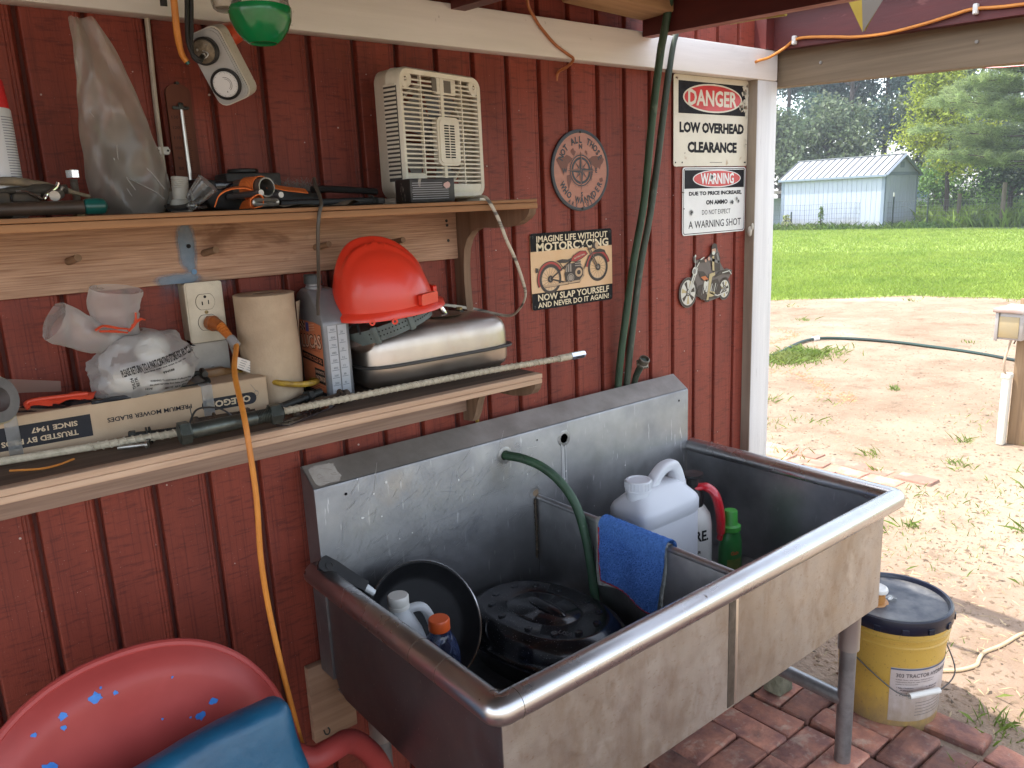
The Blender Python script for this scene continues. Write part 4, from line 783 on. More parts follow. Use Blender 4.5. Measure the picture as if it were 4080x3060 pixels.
b.ring(0,-.029,.0122,.0122,.0007,z,26,-70,80); b.ring(0,-.029,.0096,.0096,.0006,z,26,-70,70); b.flat([(-.003,-.042),(-.001,-.042),(-.002,-.039)],z)
obj('dial_print',b,INK,tm_,smooth=False,fix=False)
b=B(M); b.lathe([(.0225,.0216),(.0225,.034),(.021,.036),(.019,.036)],(-.004,.030,0),n=28,cap=False); obj('plug_ring',b,BLACK,tm_)
b=B(M); b.lathe([(.0192,.0217),(.0192,.035),(.018,.0358),(0,.0358)],(-.004,.030,0),n=28); b.mi(1).box(-.011,-.003,.022,.028,.0355,.0375,.001); b.tube([(-.012,.026,.037),(-.006,.020,.040),(.002,.024,.037),(-.004,.032,.038)],.0012,6,k=4); b.sph((-.012,.036,.036),.0024,8,5); b.sph((.006,.038,.036),.002,8,5); obj('plug_face',b,[mat('corroded_plug_face',(.23,.19,.13),.5,.4,(.12,.10,.07),ns=150),ZINC],tm_)
c0=M@Vector((-.004,.030,.036))
oc2=thing('extension_cord','orange cord with bare end hanging beside the timer','cord',(.45,-.15,1.75)); b=B(); b.tube([(.442,-.19,1.99),(.447,-.165,1.86),(.450,-.15,1.80),(.456,-.14,1.77),(.463,-.14,1.757)],[.0055,.0055,.0055,.0050,.0046],10,k=5); b.mi(1).cyl((.463,-.14,1.757),(.4655,-.14,1.7535),.0036,n=8); obj('cord',b,[CORDO,TEAL],oc2)
bc2=thing('extension_cord','black cord pair looping into the plug of the timer','cord',(.47,-.15,1.76))
for d in (0,.007):
    b=B(); b.tube([(.474+d,-.16,1.99),(.472+d,-.155,1.87),(.467+d,-.150,1.81),(.466+d*.6,-.150,1.785),(.470,-.152,1.768-d*.5),(.480,-.152,1.760-d*.5),tuple(c0+Vector((-.004,-.004,-.008)))],.0038,8,k=5); obj('cord',b,RUBBER,bc2)
b=B(); b.tube([(.455,-.10,1.99),(.454,-.09,1.88),(.4545,-.085,1.853)],.006,8,k=3); obj('cord_stub',b,RUBBER,bc2)
ax=Vector((.46,.30,.62)).normalized(); p0=M@Vector((.012,.040,-.017))
ax2=(M@Vector((.35,.25,-1)))-M@Vector((0,0,0)); ax2=Vector((.62,.45,.30)).normalized()
b=B(); b.lathe([(.019,0),(.020,.01),(.0195,.03),(.0175,.05),(.012,.062),(.006,.085),(0,.09)],(.548,-.088,1.812),ax2,22); obj('cord_plug',b,REDOR,label='red orange cord plug pushed into the back of the timer',cat='plug')
# ================================================================ feeder bowl
fe=thing('hanging_feeder','hanging green bowl feeder with a clear plastic top','feeder',(.538,-.3,1.757)); o=(.5385,-.285,1.766)
b=B(); b.lathe([(.020,.004),(.0195,0),(.022,.0),(.030,.006),(.040,.019),(.0465,.034),(.0485,.046),(.048,.052),(.0455,.053),(.0455,.047),(.0375,.02),(.028,.009),(0,.007)],o,n=40); obj('bowl',b,GREENB,fe)
b=B(); b.lathe([(.0455,.052),(.046,.056),(.0445,.060),(.0445,.14),(.035,.16),(.012,.17)],o,n=36,cap=False); obj('clear_top',b,CLEAR2,fe,fix=False)
b=B(); b.lathe([(0,.118),(.02,.12),(.013,.095),(.011,.080),(.014,.074),(0,.072)],o,n=20); obj('green_funnel',b,GREENB,fe); b=B(); b.tube([(.5385,-.3,1.925),(.5385,-.3,2.05)],.0015,6); obj('hanging_wire',b,WIREM,fe)
je=thing('hanging_jar','small clear jar hanging partly behind the green feeder','jar',(.482,-.24,1.80)); o=(.492,-.27,1.812)
b=B(); b.lathe([(0,.0),(.016,0),(.021,.004),(.023,.012),(.023,.12),(.018,.13)],o,n=24); obj('jar',b,CLEAR2,je,fix=False); b=B(); b.lathe([(0,.003),(.017,.004),(.020,.012),(.019,.017),(0,.019)],o,n=20); obj('seed',b,mat('pale_seed',(.50,.45,.36),.8,bump=1.,bs=90),je); b=B(); b.tube([(.492,-.27,1.94),(.492,-.27,2.04)],.0015,6); obj('hanging_wire',b,WIREM,je)
# ================================================================ outlets
ou=thing('wall_outlet','ivory double outlet cover on a surface box with an orange plug in it','outlet',(.471,-.02,1.272)); M=onwall(.4715,-.041,1.329)
b=B(); b.box(.4375,.505,-.0395,-.001,1.276,1.383,.003); obj('box',b,mat('dark_ivory_box',(.34,.30,.22),.5),ou)
b=B(M); b.prism(rrect(.0695,.113,.005,3),0,.003); b.prism(rrect(.064,.107,.004,3),.003,.0048); obj('cover_plate',b,IVORY,ou)
for yy in (.0195,-.0195):
    b=B(M); pts=[(.0172*math.cos(math.radians(a)),yy+max(-.0142,min(.0142,.0172*math.sin(math.radians(a))))) for a in range(0,360,10)]
    b.mi(1).prism([(x*1.05,yy+(y-yy)*1.05) for x,y in pts],.0048,.0049); b.mi(0).prism(pts,.0048,.0064); b.mi(2).box(-.0072,-.0050,yy-.0058,yy+.001,.0062,.0067); b.box(.0046,.0064,yy-.005,yy+.003,.0062,.0067); b.cyl((0,yy+.0095,.0062),(0,yy+.0095,.0067),.0027,n=10); obj('receptacle',b,[IVORY,HOLE,HOLE],ou)
b=B(M); b.lathe([(.0036,.0048),(.0034,.0058),(0,.0062)],n=12); b.mi(1).box(-.003,.003,-.0004,.0004,.006,.0065); obj('screw',b,[BRASS,HOLE],ou)
bl_=thing('blank_outlet_cover','plain off-white blank cover plate directly below the ivory outlet','outlet cover',(.475,-.01,1.15)); M=onwall(.4765,-.019,1.212)
b=B(); b.box(.444,.509,-.0185,-.001,1.158,1.264,.002); obj('box',b,PLATE2,bl_); b=B(M); b.prism(rrect(.0695,.113,.004,3),0,.0045); obj('cover_plate',b,PLATE2,bl_,ang=50); screws(bl_,M,((0,.008),),.0035,AGED,.0045)
# orange extension cord: plug + cord to the floor
ec=thing('extension_cord','long orange extension cord plugged into the outlet and hanging to the chair','extension cord',(.43,-.25,.4))
pp=Vector((.474,-.048,1.3085))
b=B(); b.tube([pp,pp+Vector((.004,-.012,-.001))],[.0135,.0150],16); b.tube([pp+Vector((.004,-.012,-.001)),pp+Vector((.010,-.030,-.006))],[.0135,.010],14); obj('plug',b,ORCLIP,ec)
q0=pp+Vector((.010,-.030,-.006)); q1=q0+Vector((.006,-.028,-.020)); b=B()
for i in range(6):
    a=q0.lerp(q1,i/6); c=q0.lerp(q1,(i+.65)/6); b.tube([a,c],[.0095-.0005*i]*2,12)
b.tube([q0,q1],.007,10); obj('strain_relief',b,ORANGE,ec)
b=B(); b.tube([q1,q1+Vector((.004,-.016,-.012))],[.0088,.0082],10); obj('tape_wrap',b,mat('grey_tape',(.28,.27,.27),.5),ec)
q2=q1+Vector((.004,-.016,-.012))
b=B(); b.tube([q2,(.458,-.20,1.235),(.436,-.285,1.18),(.430,-.310,1.13),(.430,-.315,1.04),(.425,-.315,.935),(.428,-.315,.84),(.435,-.32,.74),(.447,-.325,.62),(.462,-.33,.50),(.478,-.34,.38),(.49,-.36,.2),(.47,-.40,.02)],.0048,10,k=6); obj('cord',b,CORDO,ec)
tg=thing('cord_tag','white paper warning tag hanging on the orange cord','tag',(.52,-.1,1.19)); M=frame((.527,-.105,1.220),(.86,-.05,-.46),(.4,-.25,.88))
b=B(M); b.prism([(-.037,-.011),(.037,-.011),(.037,.012),(-.037,.010)],0,.0006); obj('paper',b,TAGW,tg); b=B(M)
for i in range(4):
    for j in range(4): b.line([(-.028+.017*j,-.007+.0045*i),(-.028+.017*j+.011,-.007+.0045*i)],.0009,.0010)
b.mi(1).ring(.006,.004,.006,.006,.0008,.0011,16); b.ring(.027,.004,.006,.006,.0008,.0011,16); obj('tag_print',b,[INKG,mat('red_tag_ink',(.5,.10,.08),.6)],tg,smooth=False,fix=False)
b=B(); b.tube([(.487,-.088,1.292),(.496,-.085,1.262),(.501,-.090,1.235)],.006,6,k=4,sq=(1.4,.15)); obj('tag_band',b,CLEAR,tg,fix=False)
yc=thing('extension_cord','dirty yellow cord with a brown plug lying behind the cardboard box','extension cord',(.55,-.06,1.15))
b=B(); b.box(.448,.487,-.072,-.050,1.203,1.224,.005); b.tube([(.487,-.061,1.213),(.502,-.063,1.211)],[.009,.006],10); obj('plug',b,BRWNC,yc)
for zz in (1.218,1.208): b=B(); b.box(.432,.448,-.066,-.058,zz-.0012,zz+.0012); obj('prong',b,BRASS,yc)
b=B(); b.tube([(.50,-.063,1.211),(.53,-.085,1.200),(.56,-.14,1.190),(.60,-.15,1.182),(.645,-.12,1.176),(.665,-.035,1.168),(.70,-.018,1.155)],.0058,8,k=6); obj('cord',b,YELC,yc)
b=B(); b.tube([(1.104,-.012,1.13),(1.108,-.012,1.07),(1.108,-.012,1.0),(1.107,-.012,.9)],.0045,8,k=3); obj('yellow_wire',b,YELC,label='short yellow wire hanging beside the lower shelf bracket',cat='wire')
# ================================================================ upper shelf (top z 1.5125)
ZU=1.5125; ZL=1.1408
# box fan
fn=thing('box_fan','yellowed white plastic box fan standing on the upper shelf','fan',(.853,-.166,ZU))
fx0,fx1,fy0,fy1,fz0,fz1=.853,1.108,-.166,-.093,1.521,1.775
def rr(x0,x1,z0,z1,r,n=5): return [(x+(x0+x1)/2,y+(z0+z1)/2) for x,y in rrect(x1-x0,z1-z0,r,n)]
XZ=lambda y: Matrix(((1,0,0,0),(0,0,-1,y),(0,1,0,0),(0,0,0,1)))
b=B()
o=rr(fx0,fx1,fz0,fz1,.026,6); n_=len(o)
def loop(ins,y): 
    q=rr(fx0+ins,fx1-ins,fz0+ins,fz1-ins,max(.026-ins,.012),6); return [(x,y,z) for x,z in q]
rings=[loop(.012,fy0+.001),loop(.0035,fy0-.001),loop(.0,fy0+.004),loop(.0,fy0+.028),loop(-.0015,fy0+.030),loop(-.0015,fy0+.036),loop(0,fy0+.038),loop(.001,fy1-.006),loop(.006,fy1)]
vs=[p for r in rings for p in r]; fs=[]
for i in range(len(rings)-1):
    for j in range(n_): 
        # leave vents open on the left flank
        zz=rings[i][j][2]; 
        fs.append((i*n_+j,i*n_+(j+1)%n_,(i+1)*n_+(j+1)%n_,(i+1)*n_+j))
b.add(vs,fs); bi=loop(.012,fy0+.012); b.add(loop(.012,fy0+.001)+bi,[(j,(j+1)%n_,n_+(j+1)%n_,n_+j) for j in range(n_)])
# bottom solid band, corner gussets
b.box(fx0+.010,fx0+.064,fy0+.001,fy0+.012,fz0+.008,fz0+.052,.002); b.box(fx0+.010,fx1-.010,fy0+.0015,fy0+.011,fz0+.008,fz0+.030,.002)
obj('housing',b,FANW,fn,ang=40,fix=False)
for cx in (fx0+.022,fx1-.022):
    b=B(); b.lathe([(.0045,0),(.017,0),(.017,.006),(.0045,.006)],(cx,fy0+.0075,fz1-.022),(0,-1,0),20,closed=True); obj('corner_eye',b,FANW,fn)
for i in range(24):
    z=fz0+.036+i*.0089
    if z>fz1-.014: break
    b=B(); x0=fx0+.010
    if z<fz0+.054: x0=fx0+.064
    b.box(x0,fx1-.010,fy0+.002,fy0+.006,z-.0016,z+.0016); obj('grille_bar',b,FANW,fn,smooth=False)
for x,wd_ in ((.918,.0016),(.9805,.0045),(1.043,.0016)):
    b=B(); b.box(x-wd_,x+wd_,fy0+.0008,fy0+.0075,fz0+.03,fz1-.012); obj('grille_rib',b,FANW,fn,smooth=False)
for i in range(22):   # side vents: slats in front of a dark slot
    z=fz0+.045+i*.0083; b=B(); b.box(fx0-.003,fx0+.004,fy0+.007,fy0+.0395,z-.0022,z+.0022); obj('side_slat',b,FANW,fn,smooth=False)
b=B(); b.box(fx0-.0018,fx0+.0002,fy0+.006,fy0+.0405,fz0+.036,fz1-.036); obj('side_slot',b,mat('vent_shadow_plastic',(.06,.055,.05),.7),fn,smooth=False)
b=B(); M=Matrix(((1,0,0,.993),(0,0,-1,fy0+.003),(0,1,0,1.637),(0,0,0,1))); b.M=M; b.prism(rrect(.070,.098,.012,4),-.01,.004); b.prism(rrect(.060,.088,.010,4),.004,.006); obj('hub_cover',b,FANW,fn)
b=B(M)
for i in range(13):
    for sx in (-1,1): b.box(sx*.009-.007,sx*.009+.007,-.032+.0053*i-.0014,-.032+.0053*i+.0014,.0061,.0066)
obj('hub_slot',b,HOLE,fn,kind='stuff',smooth=False)
b=B(); b.lathe([(.026,0),(.026,.02),(.02,.024),(0,.024)],(.9805,fy0+.038,1.645),(0,-1,0),20)
for k in range(5):
    a0=2*math.pi*k/5
    b.surf(lambda u,v:((.9805+(.024+.078*u)*math.cos(a0+(v-.5)*.95*(.8+.2*u)),fy0+.030+(v-.5)*.016,1.645+(.024+.078*u)*math.sin(a0+(v-.5)*.95*(.8+.2*u)))),6,7)
obj('fan_blade',b,FANG,fn)
for i in range(14):
    z=fz0+.04+i*.0152; b=B(); b.box(fx0+.008,fx1-.008,fy1-.005,fy1-.002,z-.0016,z+.0016); obj('rear_bar',b,FANW,fn,smooth=False)
b=B(); b.lathe([(.106,0),(.106,.03),(.111,.03),(.111,0)],(.9805,fy1-.004,1.645),(0,-1,0),40,closed=True); obj('blade_ring',b,FANW,fn)
b=B(); b.box(.965,1.027,fy0+.0022,fy0+.014,fz1-.044,fz1-.012,.002); b.mi(1).box(.9515,.966,fy0+.0012,fy0+.0022,fz1-.040,fz1-.014); b.box(.989,1.010,fy0+.0012,fy0+.0022,fz1-.040,fz1-.016); obj('switch_housing',b,[FANW,mat('switch_recess',(.14,.12,.10),.6)],fn)
b=B(); b.box(fx0+.004,fx0+.026,fy0-.004,fy1,ZU,fz0+.004,.002); b.box(fx1-.026,fx1-.004,fy0-.004,fy1,ZU,fz0+.004,.002); obj('foot',b,FANW,fn,kind='stuff')
fn.rotation_euler=(0,0,.25)
# worn black box in front of the fan
wb=thing('small_box','small worn black box with pale stripes in front of the fan','box',(.872,-.205,ZU)); Mb=Matrix.Translation((.872,-.207,ZU))@Matrix.Rotation(math.radians(-2),4,'Z')
b=B(Mb); b.box(-.050,.051,-.03,.03,.0005,.046,.002); obj('case',b,BATT,wb)
b=B(Mb@onwall(0,-.0302,0))
for i in range(8): b.mi(0).line([(-.046+.001*(i%3),.008+.0042*i),(.022+.014*(i<5),.008+.0042*i)],.0012,.0004)
b.mi(1).flat(jag(.033,.032,.007,10,.25,5,.9),.0006); obj('print',b,[GREYP,PINKL],wb,smooth=False,fix=False)
# fan cord
b=B(); b.tube([(1.03,-.15,1.520),(1.0,-.20,1.520),(.975,-.24,1.520),(.960,-.285,1.519),(.962,-.299,1.507),(.980,-.302,1.473),(1.003,-.295,1.432),(1.038,-.275,1.394),(1.08,-.245,1.346),(1.121,-.205,1.304),(1.144,-.155,1.268),(1.150,-.10,1.245),(1.10,-.04,1.262),(1.0,-.05,1.285)],[.0042]*90,8,k=6,sq=(1,.65)); obj('fan_cord',b,mat('beige_lamp_cord',(.48,.43,.34),.5,0,(.09,.08,.07),ns=9,st=(1,1,8),lo=.5,hi=.6),label='beige flat cord hanging in a loop off the right end of the shelf',cat='cord')
# thin dark wire dropping from the upper shelf into the oil bottle area
b=B(); b.tube([(.626,-.235,1.545),(.623,-.242,1.56),(.616,-.258,1.552),(.607,-.294,1.520),(.600,-.297,1.50),(.596,-.294,1.47),(.598,-.28,1.42),(.606,-.255,1.375),(.608,-.24,1.345),(.610,-.232,1.322)],.0032,8,k=6); obj('dark_wire',b,mat('dark_brown_wire',(.055,.045,.035),.4),label='thin dark wire hanging from the upper shelf in front of the oil bottle',cat='wire')
# black bars / tool lying on the shelf
tl=thing('black_tool','long black plastic tool with two bars lying left of the fan','tool',(.70,-.16,ZU))
b=B(); b.box(.585,.785,-.178,-.150,1.5135,1.5275,.004); obj('lower_bar',b,BLACK,tl); b=B(); b.tube([(.66,-.15,1.545),(.70,-.15,1.545),(.79,-.16,1.538)],[.0085,.0085,.008],10,k=3,sq=(1,.8)); obj('upper_bar',b,BLACK,tl)
b=B(); b.tube([(.765,-.17,1.531),(.775,-.175,1.527),(.772,-.18,1.516)],.0022,6,k=3); obj('clip',b,IRON,tl); b=B(); b.box(.78,.80,-.175,-.15,1.514,1.526,.003); obj('end_piece',b,BLACKD,tl)
br=thing('brush','old brush with grey bristles lying behind the black tool','brush',(.66,-.08,ZU)); b=B(); b.box(.60,.70,-.095,-.065,1.514,1.545,.006); obj('block',b,BLACKD,br)
b=B()
for i in range(150):
    x=R_.uniform(.612,.70); a=R_.gauss(.35,.5); L=R_.uniform(.018,.038); p=Vector((x,R_.uniform(-.09,-.07),1.544)); b.tube([p,p+Vector((-math.sin(a)*L*.6,R_.gauss(0,.004),abs(math.cos(a))*L*.5)),p+Vector((-math.sin(a)*L*1.2,R_.gauss(0,.008),abs(math.cos(a))*L*.75))],[.0004,.0004,.0003],3,caps=False)
obj('bristles',b,BRIS,br,kind='stuff',fix=False)
b=B(); b.surf(lambda u,v:(.565+.155*u,-.235+.07*v+.004*math.sin(9*u),ZU+.0012+.0045*max(0,math.sin(7*u+3*v))*(1 if v<.6 else .3)+ .010*max(0,1-abs(u-.88)/.1)*(1-v)),30,8); obj('rag',b,RAGM,label='crumpled tan rag under the black tool at the shelf edge',cat='rag',ang=60,fix=False)
# orange strap with pipe
os_=thing('ratchet_strap','orange webbing strap wrapped round a short metal pipe on the shelf','strap',(.53,-.21,ZU))
b=B(); o=(.5345,-.19,1.5485); ax=Vector((.25,-.97,0)).normalized()
b.lathe([(.0165,-.045),(.0165,.035),(.0142,.035),(.0128,.030),(.0128,-.04)],o,ax,28,closed=True); obj('pipe',b,mat('pipe_grey',(.26,.25,.23),.4,.75,(.17,.15,.13),ns=60),os_)
b=B(); 
def ribbon(b,pts,wv,th=.0016,k=6):
    P=cat_rom(pts,k); wv=Vector(wv); n=len(P); vs=[]
    for i,p in enumerate(P):
        t=(P[min(i+1,n-1)]-P[max(i-1,0)]).normalized(); nn=t.cross(wv).normalized()
        vs+=[p-wv/2-nn*th/2,p+wv/2-nn*th/2,p+wv/2+nn*th/2,p-wv/2+nn*th/2]
    fs=[]
    for i in range(n-1):
        a=4*i
        for j in range(4): fs.append((a+j,a+(j+1)%4,a+4+(j+1)%4,a+4+j))
    fs+= [(0,1,2,3),(4*n-4,4*n-1,4*n-2,4*n-3)]; return b.add(vs,fs)
X=ax.cross(Vector((0,0,1))).normalized(); c=Vector(o)+ax*.002
pts=[c+Vector((.004,0,-.03))]+[c+(X*math.cos(a)+Vector((0,0,1))*math.sin(a))*.0188 for a in [math.radians(q) for q in range(-60,241,25)]]+[c+Vector((-.012,0,-.022)),c+Vector((-.02,0,-.034))]
ribbon(b,pts,ax*.038); obj('loop_webbing',b,STRAPO,os_,ang=70)
b=B(); ribbon(b,[(.448,-.235,1.520),(.458,-.235,1.538),(.478,-.232,1.547),(.505,-.222,1.549),(.520,-.215,1.546)],Vector((.012,.030,.004))); obj('loose_webbing',b,STRAPO,os_,ang=70)
b=B(); ribbon(b,[(.552,-.195,1.551),(.565,-.19,1.552),(.59,-.185,1.547),(.635,-.18,1.5415)],Vector((.004,.022,.008))); obj('loose_webbing',b,STRAPO,os_,ang=70)
b=B(); ribbon(b,[(.505,-.236,1.516),(.506,-.237,1.528),(.520,-.238,1.536),(.527,-.238,1.530),(.524,-.238,1.518),(.51,-.236,1.5145)],Vector((.004,.02,0))); obj('loose_webbing',b,STRAPO,os_,ang=70)
b=B(); b.tube([(.514,-.245,1.527),(.545,-.245,1.5265),(.550,-.245,1.523),(.545,-.245,1.5195),(.514,-.245,1.520),(.509,-.245,1.5235)],.0036,8,k=4,closed=True); obj('metal_ring',b,ZINC,os_)
for (x,z) in ((.5285,1.5395),(.563,1.535)):
    b=B(); b.tube([(x-.03,-.16,z-.004),(x,-.232,z)],[.0052,.0052],10); b.mi(1).cyl((x,-.2322,z),(x+.0001,-.2335,z),.0050,n=12); obj('handle_pin',b,[mat('pin_grey',(.13,.12,.12),.5,.4),AGED],os_)
# black cases behind the strap
b=B(); b.box(.458,.522,-.155,-.09,ZU+.0005,1.565,.006); b.v=[(x-(z-1.54)*.35,y,z+ (x-.49)*(-.12)) for x,y,z in b.v]
ck=thing('black_case','small black plastic case behind the orange strap','case',(.49,-.12,ZU)); obj('shell',b,BLACK,ck); b=B(); b.box(.480,.510,-.157,-.153,1.548,1.562,.001); obj('display',b,mat('dark_glass',(.01,.01,.012),.12),ck)
dk=thing('dark_metal_box','dark dusty metal box with a round black cap at the back of the shelf','box',(.58,-.06,ZU)); b=B(); b.box(.525,.630,-.085,-.02,ZU+.0005,1.580,.004); obj('body',b,mat('dark_dusty_metal',(.05,.045,.04),.6,.3,(.03,.027,.025),ns=30),dk); b=B(); b.lathe([(.027,0),(.0285,.002),(.0285,.006),(.027,.008),(0,.008)],(.568,-.055,1.5802),n=28); obj('cap',b,BLACK,dk)
# plastic cups, conduit ends
cu=thing('plastic_cup','clear plastic cup lying on its side at the shelf edge','cup',(.43,-.2,ZU)); b=B(); ax=Vector((.55,-.35,.62)).normalized()
b.lathe([(0,0),(.0115,0),(.0125,.002),(.0185,.040),(.0195,.041)],(.419,-.212,1.5165+.012),ax,26); obj('wall',b,CLEAR2,cu,fix=False); b=B(); b.sph((.415,-.225,1.522),(.008,.006,.008),12,8); b.tube([(.42,-.228,1.519),(.436,-.23,1.519)],.0022,6); obj('nozzle',b,CLEAR2,cu,fix=False)
fi=thing('conduit_fitting','white threaded plastic conduit fitting standing left of the clear cup','fitting',(.412,-.15,ZU)); b=B()
b.lathe([(.0128,.0)]+[(.0128+(.0012 if i%2 else 0),.020+.0016*i) for i in range(10)]+[(.0128,.038),(.0105,.0385),(.010,.03)],(.419,-.155,ZU+.0205),(0.05,-.1,1),24); obj('thread',b,PVC,fi); b=B(); b.lathe([(.016,0),(.0175,.002),(.0175,.016),(.0155,.020),(.0128,.021)],(.419,-.155,ZU+.0005),(0,0,1),24); obj('collar',b,PVC,fi)
f2=thing('conduit_fitting','white threaded plastic conduit fitting leaning behind, below the cable end','fitting',(.40,-.1,ZU)); b=B(); b.lathe([(.0135+(.0012 if i%2 else 0),.0016*i) for i in range(14)]+[(.011,.0226),(.010,.015)],(.404,-.11,1.555),(-.2,-.3,.95),24); b.lathe([(.019,0),(.019,.020),(.0135,.021)],(.408,-.10,1.532),(-.2,-.3,.95),24); obj('body',b,PVC,f2); b=B(); b.box(.388,.43,-.13,-.07,ZU+.0005,1.528,.004); obj('base_block',b,BLACKD,f2)
bs_=thing('black_strip','curved black plastic strip lying under the white fittings','strip',(.41,-.19,ZU)); b=B(); ribbon(b,[(.385,-.19,1.520),(.405,-.20,1.5195),(.425,-.20,1.524),(.444,-.19,1.533)],Vector((0,.02,.006)),.004); obj('strip',b,BLACK,bs_)
# clear plastic bag with a dark object
bgp=thing('clear_plastic_bag','tall clear plastic bag standing open on the upper shelf','plastic bag',(.335,-.14,ZU))
HS=[(0.,.300,.396),(.03,.286,.405),(.06,.284,.404),(.10,.286,.3965),(.14,.287,.388),(.18,.289,.378),(.22,.292,.3645),(.26,.2945,.348),(.295,.2955,.3315)]
def bagf(u,v):
    h=.295*v; zs=[q[0] for q in HS]; xl=np.interp(h,zs,[q[1] for q in HS]); xr=np.interp(h,zs,[q[2] for q in HS]); c=(xl+xr)/2; a=(xr-xl)/2
    t=2*math.pi*u; th=.042*(1-v)**.6+.004; cx=math.copysign(abs(math.cos(t))**.8,math.cos(t)); 
    w_=.0025*math.sin(6*t+9*v)+.003*math.sin(11*v+3*t)+.002*math.sin(23*v-5*t)
    return (c+(a+w_*.4)*cx, -.135+(th+w_*1.4)*math.sin(t)-.01*v, ZU+.001+h+.002*math.sin(4*t)*(v>.97))
b=B(); b.surf(bagf,56,46,cu=True); obj('film',b,CLEAR,bgp,ang=22,fix=False)
b=B()
for pts in ([(.3,1.672),(.318,1.68),(.334,1.682)],[(.334,1.68),(.333,1.64),(.328,1.60),(.333,1.575),(.345,1.55)],[(.3,1.67),(.312,1.65),(.327,1.64)],[(.335,1.57),(.352,1.56),(.372,1.548),(.386,1.535)],[(.334,1.76),(.333,1.72),(.334,1.68)],[(.322,1.60),(.326,1.57),(.338,1.54)],[(.345,1.585),(.36,1.59),(.375,1.575),(.39,1.55)],[(.327,1.735),(.337,1.70),(.352,1.665)]):
    b.tube([(x,-.182+.05*(z-1.52)/.3,z) for x,z in pts],[.0009]*40,4,k=4)
obj('fold_crease',b,film('crease_film',(1,1,1),.55,.15,50,.3,.8,(.8,.78,.74)),bgp,kind='stuff')
b=B(); b.surf(lambda u,v:((.348+.030*math.cos(2*math.pi*u)*(math.sin(math.pi*v)**.6)),-.125+.018*math.sin(2*math.pi*u)*math.sin(math.pi*v),1.535+.14*v),20,12,cu=True); obj('dark_object',b,DARKOBJ,bgp); b=B(); b.sph((.345,-.14,1.531),(.042,.03,.017),18,10); obj('dark_lump',b,DARKOBJ,bgp)
# bolt standing on its nut
bo=thing('bolt','zinc bolt standing upright on its thread left of the clear bag','bolt',(.263,-.15,ZU))
def hexpts(r,a0=0): return [(r*math.cos(math.radians(60*i+a0)),r*math.sin(math.radians(60*i+a0))) for i in range(6)]
Mh=Matrix.Translation((.2635,-.15,1.5715)); b=B(Mh); b.prism(hexpts(.0102,15),0,.011); b.lathe([(.009,.011),(.007,.0125),(0,.0128)],n=16); obj('head',b,CHROME,bo,ang=25)
b=B(); b.lathe([(.0058,0),(.0058,.03)]+[(.0058-.0007*(i%2),-.0012*i) for i in range(20)][::-1] if False else [(.0058-.0006*(i%2),.0012*i) for i in range(48)],(.2635,-.15,ZU+.0005),n=14); obj('shank',b,ZINC,bo); b=B(Matrix.Translation((.2645,-.15,ZU+.0005))); b.prism(hexpts(.010,0),0,.008); obj('nut',b,BRASS,bo,ang=25)
# spray can
sc=thing('spray_can','white spray can with a red cap cut off by the left edge of the picture','spray can',(.165,-.15,ZU)); o=(.1625,-.15,ZU)
b=B(); b.lathe([(.029,0),(.0325,.003),(.0325,.155),(.030,.160),(0,.160)],o,n=36); obj('can',b,CANW,sc); b=B(); b.lathe([(.0315,.150),(.0315,.156),(.0285,.196),(.0265,.199),(0,.199)],o,n=36); obj('cap',b,CANR,sc)
b=B()
for i in range(34):
    z=o[2]+.018+i*.0038; a0,a1=-1.1,.45
    A=[a0+(a1-a0)*k/10 for k in range(11)]; rr_=.0328
    b.add([(o[0]+rr_*math.cos(a),o[1]+rr_*math.sin(a),z+dz) for a in A for dz in (0,.0013)],[(2*k,2*k+2,2*k+3,2*k+1) for k in range(10)])
obj('fine_print',b,mat('can_print_grey',(.20,.20,.24),.5),sc,kind='stuff',smooth=False,fix=False)
# screwdriver, pliers and wire at the left end
sd=thing('screwdriver','brown screwdriver with a teal end cap lying at the front of the shelf','screwdriver',(.2,-.235,ZU)); b=B(); b.tube([(.05,-.235,1.5255),(.255,-.235,1.525)],[.0088,.0105],14); obj('handle',b,mat('brown_handle',(.075,.045,.03),.5,0,(.045,.03,.02),ns=40),sd); b=B(); b.lathe([(.0095,0),(.0118,.003),(.0122,.02),(.011,.027),(.006,.031),(0,.0315)],(.256,-.235,1.5255),(1,0,0),20); obj('end_cap',b,TEAL,sd)
pl=thing('pliers','dusty pliers lying behind the teal tipped screwdriver','pliers',(.21,-.19,ZU))
b=B(); b.tube([(.10,-.19,1.560),(.165,-.19,1.566),(.205,-.19,1.561),(.24,-.19,1.552),(.275,-.19,1.541)],[.005,.0062,.006,.0045,.003],10,k=5); obj('handle',b,mat('tan_grip',(.24,.19,.12),.5,0,(.13,.10,.07),ns=40),pl); b=B(); b.tube([(.12,-.18,1.548),(.17,-.185,1.552),(.21,-.19,1.552),(.245,-.19,1.553)],[.006,.008,.014,.010],12,k=4,sq=(1,.7)); obj('jaw',b,DUSTM,pl)
lw=thing('bent_wire','bent shiny wire clip lying among the tools at the left shelf end','wire',(.205,-.215,ZU)); b=B(); b.tube([(.175,-.215,1.549),(.186,-.215,1.5485),(.198,-.217,1.543),(.207,-.22,1.5385),(.213,-.217,1.545),(.222,-.215,1.551),(.228,-.213,1.556),(.231,-.213,1.562)],.0024,8,k=5); obj('wire',b,CHROME,lw); b=B(); b.cyl((.222,-.222,1.5425),(.232,-.20,1.546),.0075,n=16); b.tube([(.232,-.20,1.546),(.238,-.205,1.556)],.0024,6); obj('ferrule',b,ZINC,lw)
